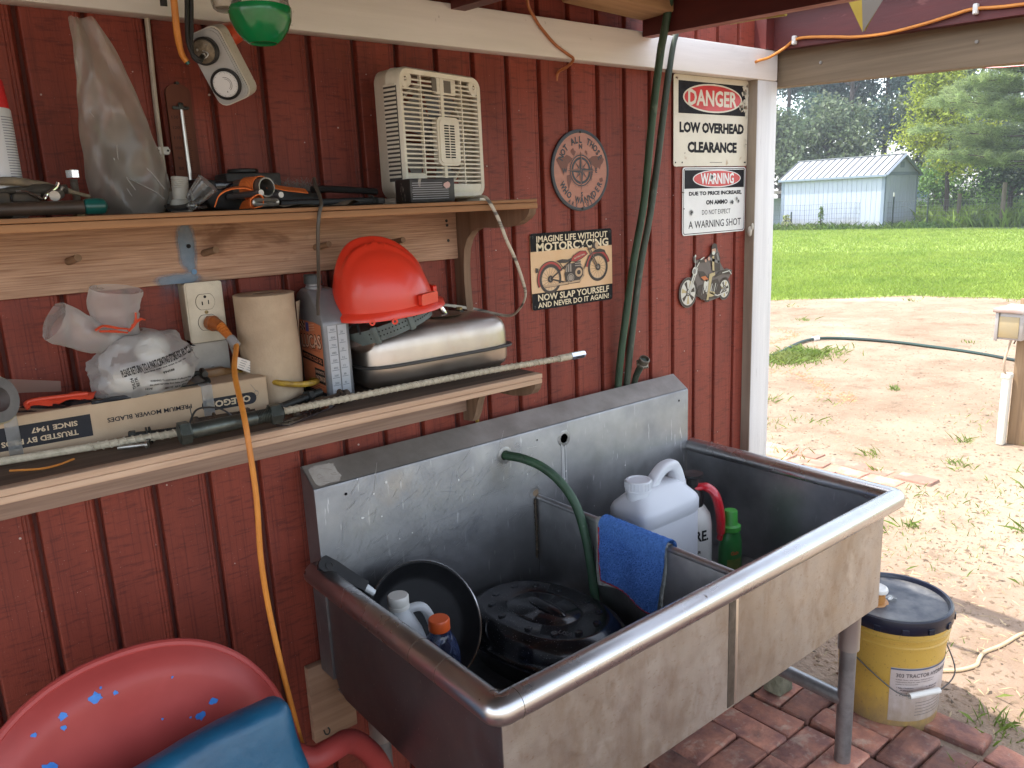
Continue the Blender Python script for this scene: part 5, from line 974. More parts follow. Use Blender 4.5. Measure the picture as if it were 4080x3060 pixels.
b=B(); b.box(.172,.207,-.21,-.185,1.5355,1.5475,.003); b.box(.05,.17,-.20,-.15,1.513,1.55,.005); obj('old_block',b,mat('dusty_block',(.12,.09,.06),.8,0,(.06,.05,.04),ns=30),label='dusty dark block behind the bent wire at the left shelf end',cat='block')
# ================================================================ lower shelf (top z 1.1408)
# cardboard blade box
bx=thing('cardboard_box','long cardboard mower blade box lying upside down on the lower shelf','box',(.3,-.09,ZL)); rotb=math.radians(-3)
Mb=Matrix.Translation((.531,-.152,ZL+.003))@Matrix.Rotation(rotb,4,'Z')   # origin: front right lower corner, -x runs along the box
b=B(Mb); b.box(-.75,0,0,.082,0,.066,.0015,1); obj('carton',b,CARD,bx)
MF=Mb@Matrix(((1,0,0,0),(0,0,-1,0),(0,1,0,0),(0,0,0,1)))
b=B(MF); z=.0006
b.mi(0).flat([(-.62,.0135),(-.297,.0135),(-.297,.0505),(-.62,.0505)],z); b.mi(1).text('TRUSTED BY PROS',-.372,.0240,.108,.0090,z+.0004,.03,math.pi); b.text('SINCE 1947',-.350,.0390,.066,.0088,z+.0004,.03,math.pi)
b.mi(0).text('PREMIUM MOWER BLADES',-.205,.0345,.136,.0080,z,.022,math.pi)
P_=rrect(.098,.022,.0109,6); b.mi(0).flat([(x-.071,y+.0305) for x,y in P_],z); b.mi(1).text('OREGON',-.072,.0305,.078,.0125,z+.0004,.035,math.pi)
obj('print',b,[INKB,mat('kraft_print_gap',(.55,.43,.29),.8)],bx,smooth=False,fix=False)
b=B(MF); b.line([(-.03,.056),(-.024,.046),(-.022,.042),(-.018,.040)],.0006,z); b.ring(-.021,.038,.004,.005,.0006,z,12); obj('pen_mark',b,INKG,bx,smooth=False,fix=False)
for x in (-.108,-.408):
    b=B(Mb); b.box(x-.0095,x+.0095,-.0016,.0836,-.0003,.0676,.001); obj('plastic_strap',b,STRAPC,bx)
# things lying on the box
bb=thing('black_plastic_bag','crumpled black plastic bag lying on top of the cardboard box','plastic bag',(.26,-.1,1.2035)); rb_=random.Random(2)
b=B(); b.surf(lambda u,v:(.115+.25*u, -.125+.055*v+.006*math.sin(14*u)-.03*u*0, 1.2045+.014*math.sin(math.pi*v)**.5*(.6+.4*math.sin(17*u+5*v))*math.sin(math.pi*min(1,u*1.02))**.3+.004*math.sin(40*u+9*v)),60,14); obj('film',b,BLKBAG,bb,ang=30,fix=False); b=B(); b.tube([(.24,-.132,1.21),(.29,-.135,1.211),(.345,-.135,1.2085)],[.0045,.005,.0042],8,k=4); obj('rolled_end',b,BLKBAG,bb)
b=B(); b.surf(lambda u,v:(.147+.10*u+.02*v,-.115+.025*v,1.2165+.010*math.sin(math.pi*v)+.003*math.sin(12*u)),16,8); b.tube([(.152,-.118,1.216),(.15,-.112,1.224),(.165,-.11,1.227),(.2,-.112,1.226),(.24,-.112,1.224)],.0035,8,k=4); obj('red_rag',b,mat('red_plastic_bag',(.58,.065,.03),.35,0,bump=.4,bs=30),label='bright red plastic piece lying on the black bag at the left',cat='plastic piece',ang=60,fix=False)
lr=thing('tape_roll','grey roll of tape cut off by the left edge on the cardboard box','tape roll',(.09,-.14,1.2035)); b=B(); b.lathe([(.020,0),(.036,0),(.036,.022),(.020,.022)],(.099,-.135,1.2405),(.55,-.8,.2),30,closed=True); obj('roll',b,mat('grey_tape_roll',(.14,.13,.125),.5,0,(.10,.095,.09),ns=40),lr); b=B(); b.lathe([(.0362,.005),(.0385,.005),(.0385,.018),(.0362,.018)],(.099,-.135,1.2405),(.55,-.8,.2),30,closed=True); obj('edge',b,mat('tape_edge',(.28,.24,.13),.6),lr)
b=B(); b.surf(lambda u,v:(.08+.13*u,-.06-.01*v,1.225+.030*v*(1-.35*u)+.018*(1-u)),16,6); obj('clear_strip',b,CLEAR,label='loose strip of clear plastic behind the tape roll',cat='plastic strip',ang=60,fix=False)
hk=thing('shackle','dark iron shackle standing on the cardboard box below the outlet','shackle',(.415,-.1,1.2035)); b=B(); b.tube([(.392,-.10,1.215),(.385,-.115,1.208),(.392,-.12,1.207),(.43,-.125,1.210),(.437,-.112,1.214),(.434,-.098,1.219),(.428,-.09,1.225),(.41,-.085,1.218)],.0045,8,k=5); obj('loop',b,IRON,hk)
for p in ((.396,-.118,1.222),(.432,-.12,1.226)): b=B(); b.tube([Vector(p)+Vector((.004,.03,.002)),p],.0055,10); obj('pin',b,IRON,hk)
# grocery bag with bulbs
gb=thing('grocery_bag','knotted translucent white grocery bag with light bulbs inside, on the cardboard box','grocery bag',(.33,-.09,1.2036)); from mathutils import noise as mnoise
def crum(p,s,a): return a*(mnoise.noise(p*s)+.6*abs(mnoise.noise(p*s*2.3+Vector((3,1,7)))))
def bagbody(u,v):
    t=2*math.pi*u; ph=math.pi*(.02+.96*v); d=Vector((math.cos(t)*math.sin(ph),math.sin(t)*math.sin(ph),-math.cos(ph)))
    r=Vector((.088,.056,.068)); p=Vector((d.x*r.x,d.y*r.y,d.z*r.z)); k=1+crum(d,3.2,.13)-.03; p*=k
    if p.z<-.04: p.z=-.04-(abs(p.z)-.04)*.3
    return Vector((.338,-.098,1.250))+p+Vector((-.02*(d.z<0)*abs(d.z),0,0))
b=B(); b.surf(bagbody,52,34,cu=True); body=obj('film',b,MILKY,gb,ang=24,fix=False); bv=BVHTree.FromPolygons([Vector(v) for v in b.v],[list(f) for f in b.f])
def lobe(base,path,rad,seed,open_=.0):
    P=cat_rom(path,5); n=len(P)
    def f(u,v):
        i=v*(n-1); k=min(int(i),n-2); p=P[k].lerp(P[k+1],i-k); t=(P[min(k+1,n-1)]-P[max(k-1,0)]).normalized(); X=t.cross(Vector((0,1,0))).normalized(); Y=t.cross(X)
        rr_=np.interp(v,np.linspace(0,1,len(rad)),rad); a=2*math.pi*u; d=X*math.cos(a)*rr_+Y*math.sin(a)*rr_*.55
        q=p+d; return q+d.normalized()*crum(q+Vector((seed,0,0)),28,.006)
    b=B(); b.surf(f,34,26,cu=True); return b
b=lobe(None,[(.335,-.10,1.300),(.320,-.103,1.318),(.308,-.107,1.342),(.305,-.110,1.368),(.308,-.118,1.392)],[.010,.017,.030,.037,.040,.040],1); obj('handle_loop',b,MILKY,gb,ang=30,fix=False)
b=lobe(None,[(.335,-.10,1.298),(.298,-.106,1.305),(.262,-.112,1.318),(.228,-.122,1.338),(.205,-.135,1.352)],[.012,.018,.025,.032,.034,.033],5); obj('handle_loop',b,MILKY,gb,ang=30,fix=False)
b=B()
for pts in ([(.262,1.33),(.275,1.336),(.295,1.33),(.312,1.326)],[(.312,1.322),(.324,1.335),(.327,1.352)],[(.318,1.33),(.332,1.34),(.34,1.338)],[(.268,1.328),(.29,1.325),(.31,1.32)]): b.tube([(x,-.138+.3*(z-1.33)*0,z) for x,z in pts],[.004,.0048,.003],6,k=4,sq=(1,.5))
obj('red_tie',b,mat('red_tie_plastic',(.62,.08,.03),.4),gb)
for c,r in (((.352,-.105,1.283),.030),((.30,-.11,1.236),.028),((.385,-.105,1.238),.026),((.34,-.12,1.228),.022)):
    b=B(); b.sph(c,(r,r*.9,r*.85),18,12); obj('light_bulb',b,BULB,gb)
def wrap_text(lines,name,m,par,bvh):
    b=B()
    for body_,cx,cz,w_,h_,rot,arcv in lines:
        vs,fs,W,H=textgeo(body_,.03); out=[]
        for x,y in vs:
            c,s_=math.cos(rot),math.sin(rot); X=cx+c*x*w_-s_*y*h_; Z=cz+s_*x*w_+c*y*h_+arcv*(x*x)*w_
            hit=bvh.ray_cast(Vector((X,-1,Z)),Vector((0,1,0)))[0]; out.append((X,(hit.y if hit else -.15)-.0012,Z))
        b.add(out,fs)
    obj(name,b,m,par,smooth=False,fix=False)
wrap_text([('PLEASE RETURN TO A PARTICIPATING STORE FOR RECYCLING',.352,1.266,.128,.0135,.20,.0),('imagine may not exist in our ma',.36,1.257,.075,.004,.17,0),('994588',.363,1.2475,.020,.0048,.14,0),('WARNING: To avoid danger of suffocation, keep',.368,1.231,.075,.0042,-.10,0),('this plastic bag away from babies and children',.366,1.2245,.075,.0042,-.10,0),('- REDUCE - REUSE - RECYCLE',.378,1.2155,.05,.004,-.06,0),('RETR',.310,1.2375,.016,.005,1.75,0),('THU24',.304,1.235,.02,.005,1.75,0),('HDPE',.328,1.2215,.012,.004,-.1,0)],'bag_print',INK,gb,bv)
# paper towel roll
pt=thing('paper_towel_roll','brown paper towel roll standing between the outlet and the oil bottle','paper towel roll',(.585,-.075,ZL)); o=(.572,-.080,ZL+.0005)
b=B(); b.surf(lambda u,v:(o[0]+(.0560+.0012*math.sin(6*math.pi*u+8*v)*v*(1-v)*4+.0016*max(0,math.sin(3*2*math.pi*u+5*v)))*math.cos(2*math.pi*u),o[1]+(.0560+.0012*math.sin(6*math.pi*u+8*v)+.0016*max(0,math.sin(3*2*math.pi*u+5*v)))*math.sin(2*math.pi*u),o[2]+.214*v),64,26,cu=True)
b.lathe([(.0575,.214),(.055,.2155),(.021,.2155),(.0205,.20),(.0205,.10)],o,n=48); obj('paper',b,KRAFT,pt,ang=50); b=B(); b.lathe([(.0204,.215),(.0175,.2152),(.0175,.1)],o,n=24); obj('core',b,mat('card_core',(.22,.15,.09),.9),pt,fix=False)
b=B(); b.surf(lambda u,v:(o[0]+(.0585+.010*u*u*(1-v))*math.cos(-.55+.4*u),o[1]+(.0585+.010*u*u*(1-v))*math.sin(-.55+.4*u),o[2]+.195-.075*v+.01*u*v),14,14); obj('loose_sheet',b,KRAFT,pt,ang=60,fix=False)
b=B(); b.surf(lambda u,v:(.575+.075*u,-.125+.05*v-.02*u,ZL+.002+.014*math.sin(math.pi*u)*v+.003*math.sin(8*u)),14,8); obj('paper_scrap',b,KRAFT,label='torn scrap of brown paper towel lying at the foot of the roll',cat='paper',ang=60,fix=False)
# motor oil bottle
ob=thing('oil_bottle','grey plastic motorcycle oil bottle with an orange label','oil bottle',(.675,-.11,ZL)); x0,x1,y0,y1=.652,.709,-.156,-.036; zb=ZL+.0006
pf=[(y0,0),(y1,0),(y1,.175),(y1-.006,.205),(-.062,.214),(-.066,.216),(-.100,.214),(-.108,.208),(-.148,.166),(y0,.152)]
bm=bmesh.new(); vv=[bm.verts.new((x,y,z+zb)) for x in (x0,x1) for y,z in pf]; n_=len(pf); bm.faces.new(vv[:n_][::-1]); bm.faces.new(vv[n_:])
for i in range(n_): bm.faces.new((vv[i],vv[(i+1)%n_],vv[n_+(i+1)%n_],vv[n_+i]))
bmesh.ops.recalc_face_normals(bm,faces=bm.faces); bmesh.ops.bevel(bm,geom=bm.edges[:],offset=.006,segments=3,affect='EDGES',profile=.5); bm.verts.index_update(); b=B(); b.add([v.co.copy() for v in bm.verts],[[v.index for v in f.verts] for f in bm.faces]); bm.free(); obj('body',b,OILG,ob,ang=40)
b=B(); b.lathe([(.0165,0),(.0165,.008),(.0145,.010),(.0145,.014)],(.674,-.083,zb+.210),n=24); b.mi(1).lathe([(.0175,.014)]+[(.0175+(.0006 if i%2 else 0),.0155+.0001*i) for i in range(2)]+[(.0178,.030),(.0165,.0325),(0,.0325)],(.674,-.083,zb+.210),n=32); obj('cap',b,[OILG,mat('dark_grey_cap',(.03,.035,.035),.5)],ob)
ML=Matrix(((0,0,-1,x0-.0004),(-1.12,0,0,-.098),(0,1,0,zb),(0,0,0,1)))  # label face looks to -x; local x runs to -y (right as seen)
b=B(ML); b.flat([(-.044,.006),(.0435,.006),(.0435,.147),(.02,.151),(-.044,.153)],.0002); z=.0005
b.mi(1).flat([(-.042,.074),(.041,.066),(.041,.081),(-.042,.090)],z); b.mi(0).text('MOTORCYCLE OIL',-.0005,.078,.076,.0085,z+.0003,.025,-.09)
b.mi(1).text('LUCAS',.0,.112,.082,.030,z,.06,.06); b.mi(2).text('LUCAS',.0,.112,.078,.0265,z+.0003,.02,.06); b.mi(3).text('HIGH PERFORMANCE',.002,.0955,.060,.0045,z,.02,.0)
b.mi(1).flat([(.004,.031),(.043,.028),(.043,.058),(.004,.060)],z); b.mi(2).text('SYNTHETIC',.024,.052,.035,.0058,z+.0003,.02,-.03); b.text('SAE 20W-50',.0245,.0395,.036,.0105,z+.0003,.03,-.03)
for k in range(3): b.mi(3).line([(-.036,.026-.004*k),(.036-.01*k,.023-.004*k)],.0016,z)
b.mi(1).flat([(-.044,.006),(.0435,.006),(.0435,.0125),(-.044,.015)],z); b.mi(2).text('1 QUART (946 mL)',.0,.0102,.05,.0035,z+.0003)
for i in range(4):
    for j in range(4): b.mi(1 if (i+j)%2 else 2).flat([(-.040+.0045*i,.130+.0045*j+.001*i),(-.0355+.0045*i,.131+.0045*j+.001*i),(-.0355+.0045*i,.1355+.0045*j+.001*i),(-.040+.0045*i,.1345+.0045*j+.001*i)],z)
b.mi(4).flat([(-.018,.131),(-.006,.131),(-.005,.149),(-.017,.149)],z)
for k in range(3): b.mi(2).line([(-.004,.134+.005*k),(.018,.137+.005*k)],.0014,z)
obj('label',b,[LABO,INK,mat('label_orange_white',(.66,.42,.30),.5),mat('label_dark_orange',(.30,.07,.03),.5),mat('label_blue',(.05,.06,.22),.5)],ob,smooth=False,fix=False)
MR=onwall((x0+x1)/2,y0-.0003,zb); b=B(MR); b.mi(0).flat([(-.020,.008),(.020,.008),(.020,.146),(-.020,.146)],.0001); b.mi(2).box(-.001,.001,.006,.147,.0001,.0012)
for k,n in enumerate(('100','200','300','400','500','600','700','800','900')): b.mi(1).line([(-.018,.012+.0152*k),(-.003,.012+.0152*k)],.0009,.0006); b.text(n,-.010,.0165+.0152*k,.009,.0042,.0006)
for k,n in enumerate(('4','6','8','12','16','20','24','28')): b.line([(.003,.010+.0168*k),(.016,.010+.0168*k)],.0009,.0006); b.text(n,.009,.0145+.0168*k,.0055,.0042,.0006)
obj('volume_scale',b,[MARKG,INKG,OILG],ob,smooth=False,fix=False)
# motorcycle gas tank
gt=thing('fuel_tank','brushed metal fuel tank with a black seam flange lying on the lower shelf','fuel tank',(.91,-.1,ZL)); zb=ZL+.0006
def sup(t,a,c,e): return (a*math.copysign(abs(math.cos(t))**e,math.cos(t)),c*math.copysign(abs(math.sin(t))**e,math.sin(t)))
cx,cy_=.922,-.1; A,C3=.187,.082
def tank(prof,cx=cx,cy_=cy_):
    b=B(); n=64; vs=[]
    for s_,z in prof:
        for j in range(n):
            x,y=sup(2*math.pi*j/n,A+s_,C3+s_,.42); vs.append((cx+x,cy_+y,zb+z+ .018*(1-((x)/A)**2)*(z>.10)*.5))
    m=len(prof); b.add(vs,[(i*n+j,i*n+(j+1)%n,(i+1)*n+(j+1)%n,(i+1)*n+j) for i in range(m-1) for j in range(n)]+[tuple(range(n))[::-1],tuple((m-1)*n+j for j in range(n))]); return b
obj('lower_shell',tank([(-.035,0),(-.016,.003),(-.006,.011),(-.002,.022),(-.0012,.047)]),TANKM,gt,ang=50)
obj('upper_shell',tank([(-.002,.053),(-.003,.080),(-.005,.094),(-.010,.105),(-.019,.113),(-.034,.118),(-.060,.121),(-.075,.122)]),TANKM,gt,ang=50)
obj('seam_flange',tank([(-.004,.047),(.008,.0475),(.009,.050),(.008,.0525),(-.004,.053)]),mat('black_seam_rubber',(.03,.027,.025),.5),gt,ang=50)
b=B(); ax=Vector((-.72,-.38,.58)).normalized(); b.lathe([(.024,-.03),(.024,.0),(.028,.001),(.0295,.004),(.0295,.022),(.027,.027),(.02,.0285),(0,.0285)],(.748,-.138,zb+.104),ax,28); obj('filler_cap',b,mat('brown_metal_cap',(.33,.25,.21),.32,.85,(.22,.16,.13),ns=30),gt)
b=B(); b.tube([(.955,-.115,zb+.128),(.962,-.118,zb+.128),(.953,-.12,zb+.142),(.942,-.115,zb+.158),(.92,-.10,zb+.162),(.895,-.085,zb+.160),(.885,-.075,zb+.13)],.0062,10,k=6); obj('bracket_rod',b,CHROME,gt)
b=B(Matrix.Translation((1.015,-.095,zb+.124))); b.prism(hexpts(.010,10),0,.009); b.mi(1).prism(hexpts(.007,10),.009,.015); obj('valve',b,[BLACK,BRASS],gt,ang=25); b=B(); b.lathe([(.05,.0),(.052,.0012),(.046,.0025),(0,.0028)],(.955,-.1,zb+.1305),n=30); obj('rust_dish',b,mat('brown_stained_steel',(.20,.13,.085),.45,.6,(.30,.22,.16),ns=18),gt)
# hard hat on the tank
hh_=thing('hard_hat','bright red hard hat resting on the fuel tank','hard hat',(.80,-.14,1.28)); C0=Vector((.806,-.135,1.318)); Mh=Matrix.Translation(C0+Vector((-.007,0,-.004)))@Matrix.Rotation(math.radians(-1),4,'Y')@Matrix.Rotation(math.radians(4),4,'X')@Matrix.Rotation(math.radians(-12),4,'Z')
def dome(u,v,off=0.):
    t=2*math.pi*u; ph=math.pi/2*v; x=math.cos(t)*math.cos(ph)**.85; y=math.sin(t)*math.cos(ph)**.85; z=math.sin(ph)
    rx,ry,rz=.103+off,.094+off,.126+off
    rid=.011*math.exp(-((y*ry-.0)/.011)**2)*(z>.25)*min(1,(z-.25)/.25)*1.2+.008*(math.exp(-((y*ry-.030)/.006)**2)+math.exp(-((y*ry+.030)/.006)**2))*(z>.35)*min(1,max(0,(z-.35)/.3))
    return (x*rx*(1-.10*z*(x>0))-.020*z*z,y*ry,z*rz+rid+ .008*x*(1-z))
b=B(Mh); b.surf(dome,72,26,cu=True); obj('shell',b,HATRED,hh_,ang=60,fix=False)
def rim(prof):
    b=B(Mh); n=72; vs=[]
    for s_,z in prof:
        for j in range(n):
            t=2*math.pi*j/n; e=.030*max(0,math.cos(t))**2+.006*max(0,-math.cos(t)); k=s_*(1 if s_<.002 else 1+e/.006)
            vs.append(((.103+k)*math.cos(t),(.094+k)*math.sin(t),z+.008*math.cos(t)-.004*(s_>.004)))
    m=len(prof); b.add(vs,[(i*n+j,i*n+(j+1)%n,((i+1)%m)*n+(j+1)%n,((i+1)%m)*n+j) for i in range(m) for j in range(n)]); return b
obj('brim',rim([(-.001,.006),(.001,.001),(.004,-.004),(.0045,-.009),(.002,-.0095),(.000,-.004),(-.003,-.001)]),HATRED,hh_,ang=60)
for a_,wv in ((-52,.055),(8,.03)):
    b=B(Mh); t=math.radians(a_); X=Vector((.112*math.cos(t),.098*math.sin(t),.018)); nrm=Vector((math.cos(t)/.128,math.sin(t)/.108,0)).normalized(); b.M=Mh@frame(X+nrm*.001,nrm.cross(Vector((0,0,1)))*-1,(0,0,1)); b.prism(rrect(wv,.022,.004,3),-.004,.0045); obj('accessory_slot',b,HATRED,hh_,ang=40)
for a_ in (-95,-118):
    t=math.radians(a_); b=B(Mh); c=Vector((.109*math.cos(t),.099*math.sin(t),-.017)); b.lathe([(.0025,-.0018),(.0062,-.0018),(.0062,.0018),(.0025,.0018)],c,(math.cos(t),math.sin(t),0),14,closed=True); obj('strap_eyelet',b,HATRED,hh_)
Ms=Mh@Matrix.Translation((.006,-.008,-.036))@Matrix.Rotation(math.radians(-17),4,'Y')@Matrix.Rotation(math.radians(-6),4,'X')
def band(th,z0,z1,rx=.090,ry=.080,a0=0,a1=360,n=60):
    b=B(Ms); vs=[]
    for i in range(n+1):
        t=math.radians(a0+(a1-a0)*i/n)
        for r_,z in ((0,z0),(th,z0),(th,z1),(0,z1)): vs.append(((rx+r_)*math.cos(t),(ry+r_)*math.sin(t),z))
    b.add(vs,[(4*i+j,4*i+(j+1)%4,4*i+4+(j+1)%4,4*i+4+j) for i in range(n) for j in range(4)]); return b
obj('headband',band(.002,-.016,.012),HATGRY,hh_)
b=B(Ms)
for k in range(26):
    t=math.radians(-130+110*k/25)
    for z in (-.006,.003): c=Vector((.0923*math.cos(t),.0823*math.sin(t),z)); d=Vector((math.cos(t),math.sin(t),0)); b.cyl(c,c+d*.0006,.0016,n=6)
obj('band_hole',b,HOLE,hh_,kind='stuff')
for a_ in (-75,-122):
    t=math.radians(a_); b=B(Ms@frame(Vector((.092*math.cos(t),.082*math.sin(t),-.002)),(-math.sin(t),math.cos(t),0),(0,0,1))); b.box(-.006,.006,-.017,.017,-.003,.004,.0015); obj('band_buckle',b,HATGRY,hh_)
for a_ in (-30,-80,40,100,160,215):
    t=math.radians(a_); b=B(); p=Ms@Vector((.090*math.cos(t),.080*math.sin(t),.008)); q=Mh@Vector((.098*math.cos(t),.085*math.sin(t),.02)); b.tube([p,q],[.007,.005],6,sq=(1,.25)); obj('suspension_tab',b,BLACK,hh_)
# long braided rod
rd=thing('braided_rod','long cream braided rod with a chrome end lying along the lower shelf front','rod',(.6,-.23,ZL)); pts=[(.0,-.152,1.153),(.097,-.168,1.152),(.269,-.197,1.152),(.36,-.215,1.153),(.517,-.2295,1.157),(.739,-.232,1.158),(.966,-.240,1.158),(1.137,-.264,1.160),(1.19,-.270,1.161)]
P=cat_rom(pts,14); rad=[]
L=0
b=B(); b.tube(P,.0062,10); obj('sleeve',b,BRAID,rd)
def coil(P,L0,L1,r,pitch,name,m):
    b=B(); L=0; q=[]; 
    for i in range(len(P)-1):
        d=P[i+1]-P[i]; n=6
        for k in range(n):
            s_=L+d.length*k/n
            if L0<s_<L1:
                t=d.normalized(); X=t.cross(Vector((0,0,1))).normalized(); Y=t.cross(X); a=2*math.pi*s_/pitch; q.append(P[i]+d*(k/n)+(X*math.cos(a)+Y*math.sin(a))*r)
        L+=d.length
    return q
P2=cat_rom(pts,40); b=B(); b.tube(coil(P2,.22,1.17,.0058,.0125,'',None),.0019,5); obj('spiral_wrap',b,BRAID,rd)
d=(P[-1]-P[-3]).normalized(); b=B(); b.tube([P[-1]-d*.03,P[-1]+d*.004],[.0082,.0075],10); obj('ferrule',b,BRAID,rd); b=B(frame(P[-1]+d*.003,d.cross(Vector((0,0,1))),Vector((0,0,1))) if False else None); b.tube([P[-1]+d*.003,P[-1]+d*.038],[.0092,.0092],6); b.tube([P[-1]+d*.038,P[-1]+d*.042],[.0085,.007],6); obj('chrome_nut',b,CHROME,rd,ang=25)
# big bolt
def bolt(name,label,p0,p1,hr,hl,sr,m,nut=None,thread=None,washer=None,group='loose bolts on the lower shelf',cat='bolt',mh=None):
    p0,p1=Vector(p0),Vector(p1); d=(p1-p0).normalized(); L=(p1-p0).length; t=thing(name,label,cat,((p0+p1)/2),group)
    b=B(); b.tube([p0,p0+d*hl*.85,p0+d*hl],[hr,hr,hr*.9],6); b.tube([p0-d*.001,p0],[hr*.8,hr*.8],16); obj('head',b,mh or m,t,ang=25)
    b=B(); b.tube([p0+d*hl,p0+d*L*(thread or 1)],[sr,sr],18); obj('shank',b,m,t)
    if thread:
        n=int(L*(1-thread)/.0028); prof=[]
        for i in range(n): z=L*thread+i*.0028; prof+=[(sr*.86,z),(sr,z+.0014)]
        prof.append((0,L*thread+n*.0028)); b=B(); b.lathe(prof,p0,d,16); obj('thread',b,m,t,ang=20)
    if nut: b=B(); b.tube([p0+d*nut[0],p0+d*(nut[0]+nut[1])],[nut[2],nut[2]],6); b.tube([p0+d*(nut[0]-.0015),p0+d*(nut[0]+nut[1]+.0015)],[nut[2]*.82]*2,16); obj('nut',b,m,t,ang=25)
    if washer:
        for k,wz in enumerate(washer[0]):
            X=Vector((.1*k,.12,.05)); b=B(); b.lathe([(sr*1.05,0),(washer[1],0),(washer[1],.0022),(sr*1.05,.0022)],p0+d*wz-Vector((0,0,.002)),d+X,22,closed=True); obj('washer',b,m,t)
    return t
bolt('large_bolt','very large grey green hex bolt with its nut lying on the rod',(.337,-.262,1.163),(.512,-.268,1.166),.0195,.017,.0125,BOLTG,(.150,.018,.0185),.72,group=None)
bolt('bolt','dark bolt with two washers lying left of the big green bolt',(.279,-.182,1.155),(.352,-.200,1.154),.0095,.010,.0058,IRON,None,.5,((.026,.031),.014))
bolt('bolt','brass brown bolt with a nut lying behind the big green bolt',(.383,-.178,1.156),(.490,-.196,1.157),.0105,.010,.0072,RUST,(.082,.014,.0115),.6,((.036,),.014))
bolt('bolt','dark steel bolt with a nut pointing to the oil bottle base',(.528,-.192,1.154),(.645,-.132,1.156),.0115,.011,.0078,IRON,(.088,.013,.0125),.55)
bolt('bolt','rusty pin with a washer lying in front of the oil bottle',(.672,-.196,1.158),(.585,-.206,1.154),.0092,.010,.0062,RUST,None,None,((.016,),.015))
hp=thing('small_screw','small shiny screw with a wire ring below the dark bolt with washers','screw',(.28,-.22,ZL)); b=B(); b.tube([(.255,-.205,1.1455),(.292,-.2275,1.1475)],[.0032,.0034],10); b.cyl((.292,-.2275,1.1475),(.2955,-.2295,1.1475),.0062,n=14); obj('screw',b,ZINC,hp); b=B(); b.tube([(.292,-.2265,1.148),(.301,-.222,1.153),(.297,-.205,1.150),(.283,-.20,1.146)],.0011,6,k=5); obj('ring',b,WIREM,hp)
b=B(); b.tube([(.372,-.213,1.146),(.368,-.216,1.165),(.378,-.226,1.188),(.395,-.24,1.192),(.415,-.245,1.185),(.432,-.246,1.167),(.435,-.245,1.150)],.0017,6,k=6); b.tube([(.372,-.214,1.19),(.373,-.216,1.17)],.0009,4); obj('wire_loop',b,WIREM,label='thin springy wire arc standing over the brass brown bolt',cat='wire')
b=B(); b.add([(.500,-.256,ZL+.001),(.514,-.279,ZL+.001),(.634,-.213,ZL+.001),(.615,-.19,ZL+.001)],[(0,1,2,3)]); b.v+= [(x,y,z+.0022) for x,y,z in b.v[:4]]; b.f=[(3,2,1,0),(4,5,6,7),(0,1,5,4),(1,2,6,5),(2,3,7,6),(3,0,4,7)]; b.m=[0]*6; obj('glass_strip',b,mat('brown_glass_strip',(.045,.032,.032),.12,coat=.5),label='thin dark glass strip lying at the front edge of the lower shelf',cat='glass strip',smooth=False)
b=B(); b.tube([(.105,-.20,ZL+.0025),(.14,-.225,ZL+.0025),(.165,-.225,ZL+.0025),(.19,-.21,ZL+.003)],.0018,6,k=4); obj('orange_twine',b,CORDO,label='thin orange twine lying on the lower shelf by the left edge',cat='twine')
for (x,y,r,lab) in ((.556,-.215,.0075,'small rusty nut near the brown glass strip'),(.505,-.175,.009,'rusty nut lying against the corner of the cardboard box')):
    b=B(Matrix.Translation((x,y,ZL+.0005))); b.prism(hexpts(r,12),0,r*.95); b.mi(1).lathe([(0,r*.96),(r*.5,r*.96)],n=12); obj('nut',b,[RUST,HOLE],label=lab,cat='nut',ang=25)
# ================================================================ steel sink
sk_=thing('steel_sink','large two-basin stainless steel utility sink with a rolled rim','sink',(1.23,-.4,0))
SX0,SX1,SY0,SY1,SB,ST=.632,1.828,-.70,-.09,.472,.768
YZp=lambda x: Matrix(((0,0,1,x),(1,0,0,0),(0,1,0,0),(0,0,0,1)))
side=[(SY0+.003,ST),(SY0+.003,SB+.012),(SY0+.012,SB+.0015),(SY1-.045,SB+.0015),(SY1-.018,SB+.014),(SY1-.001,SB+.045),(SY1-.001,ST)]
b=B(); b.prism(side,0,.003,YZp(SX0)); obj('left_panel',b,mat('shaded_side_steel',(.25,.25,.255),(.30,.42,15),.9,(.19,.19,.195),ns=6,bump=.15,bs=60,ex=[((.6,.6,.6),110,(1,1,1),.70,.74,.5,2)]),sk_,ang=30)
b=B(); b.prism(side,0,.003,YZp(SX1-.003)); obj('right_panel',b,STEELI,sk_,ang=30)
b=B(); b.box(SX0,SX1,SY0,SY0+.003,SB,ST); obj('front_panel',b,STEELF,sk_)
b=B(); b.box(SX0+.0031,SX1-.0031,SY0+.0031,SY1-.0011,SB+.002,SB+.006); obj('basin_floor',b,STEELI,sk_)
b=B(); b.surf(lambda u,v:(SX0+.0032+(SX1-SX0-.0064)*u,SY1-.001-.05*(1-math.cos(math.pi/2*v)) ,SB+.056-.05*math.sin(math.pi/2*v)),2,8); b.surf(lambda u,v:(SX0+.0032+(SX1-SX0-.0064)*u,SY0+.0032+.03*(1-math.cos(math.pi/2*v)),SB+.036-.03*math.sin(math.pi/2*v)),2,8); obj('basin_cove',b,STEELI,sk_,fix=False)
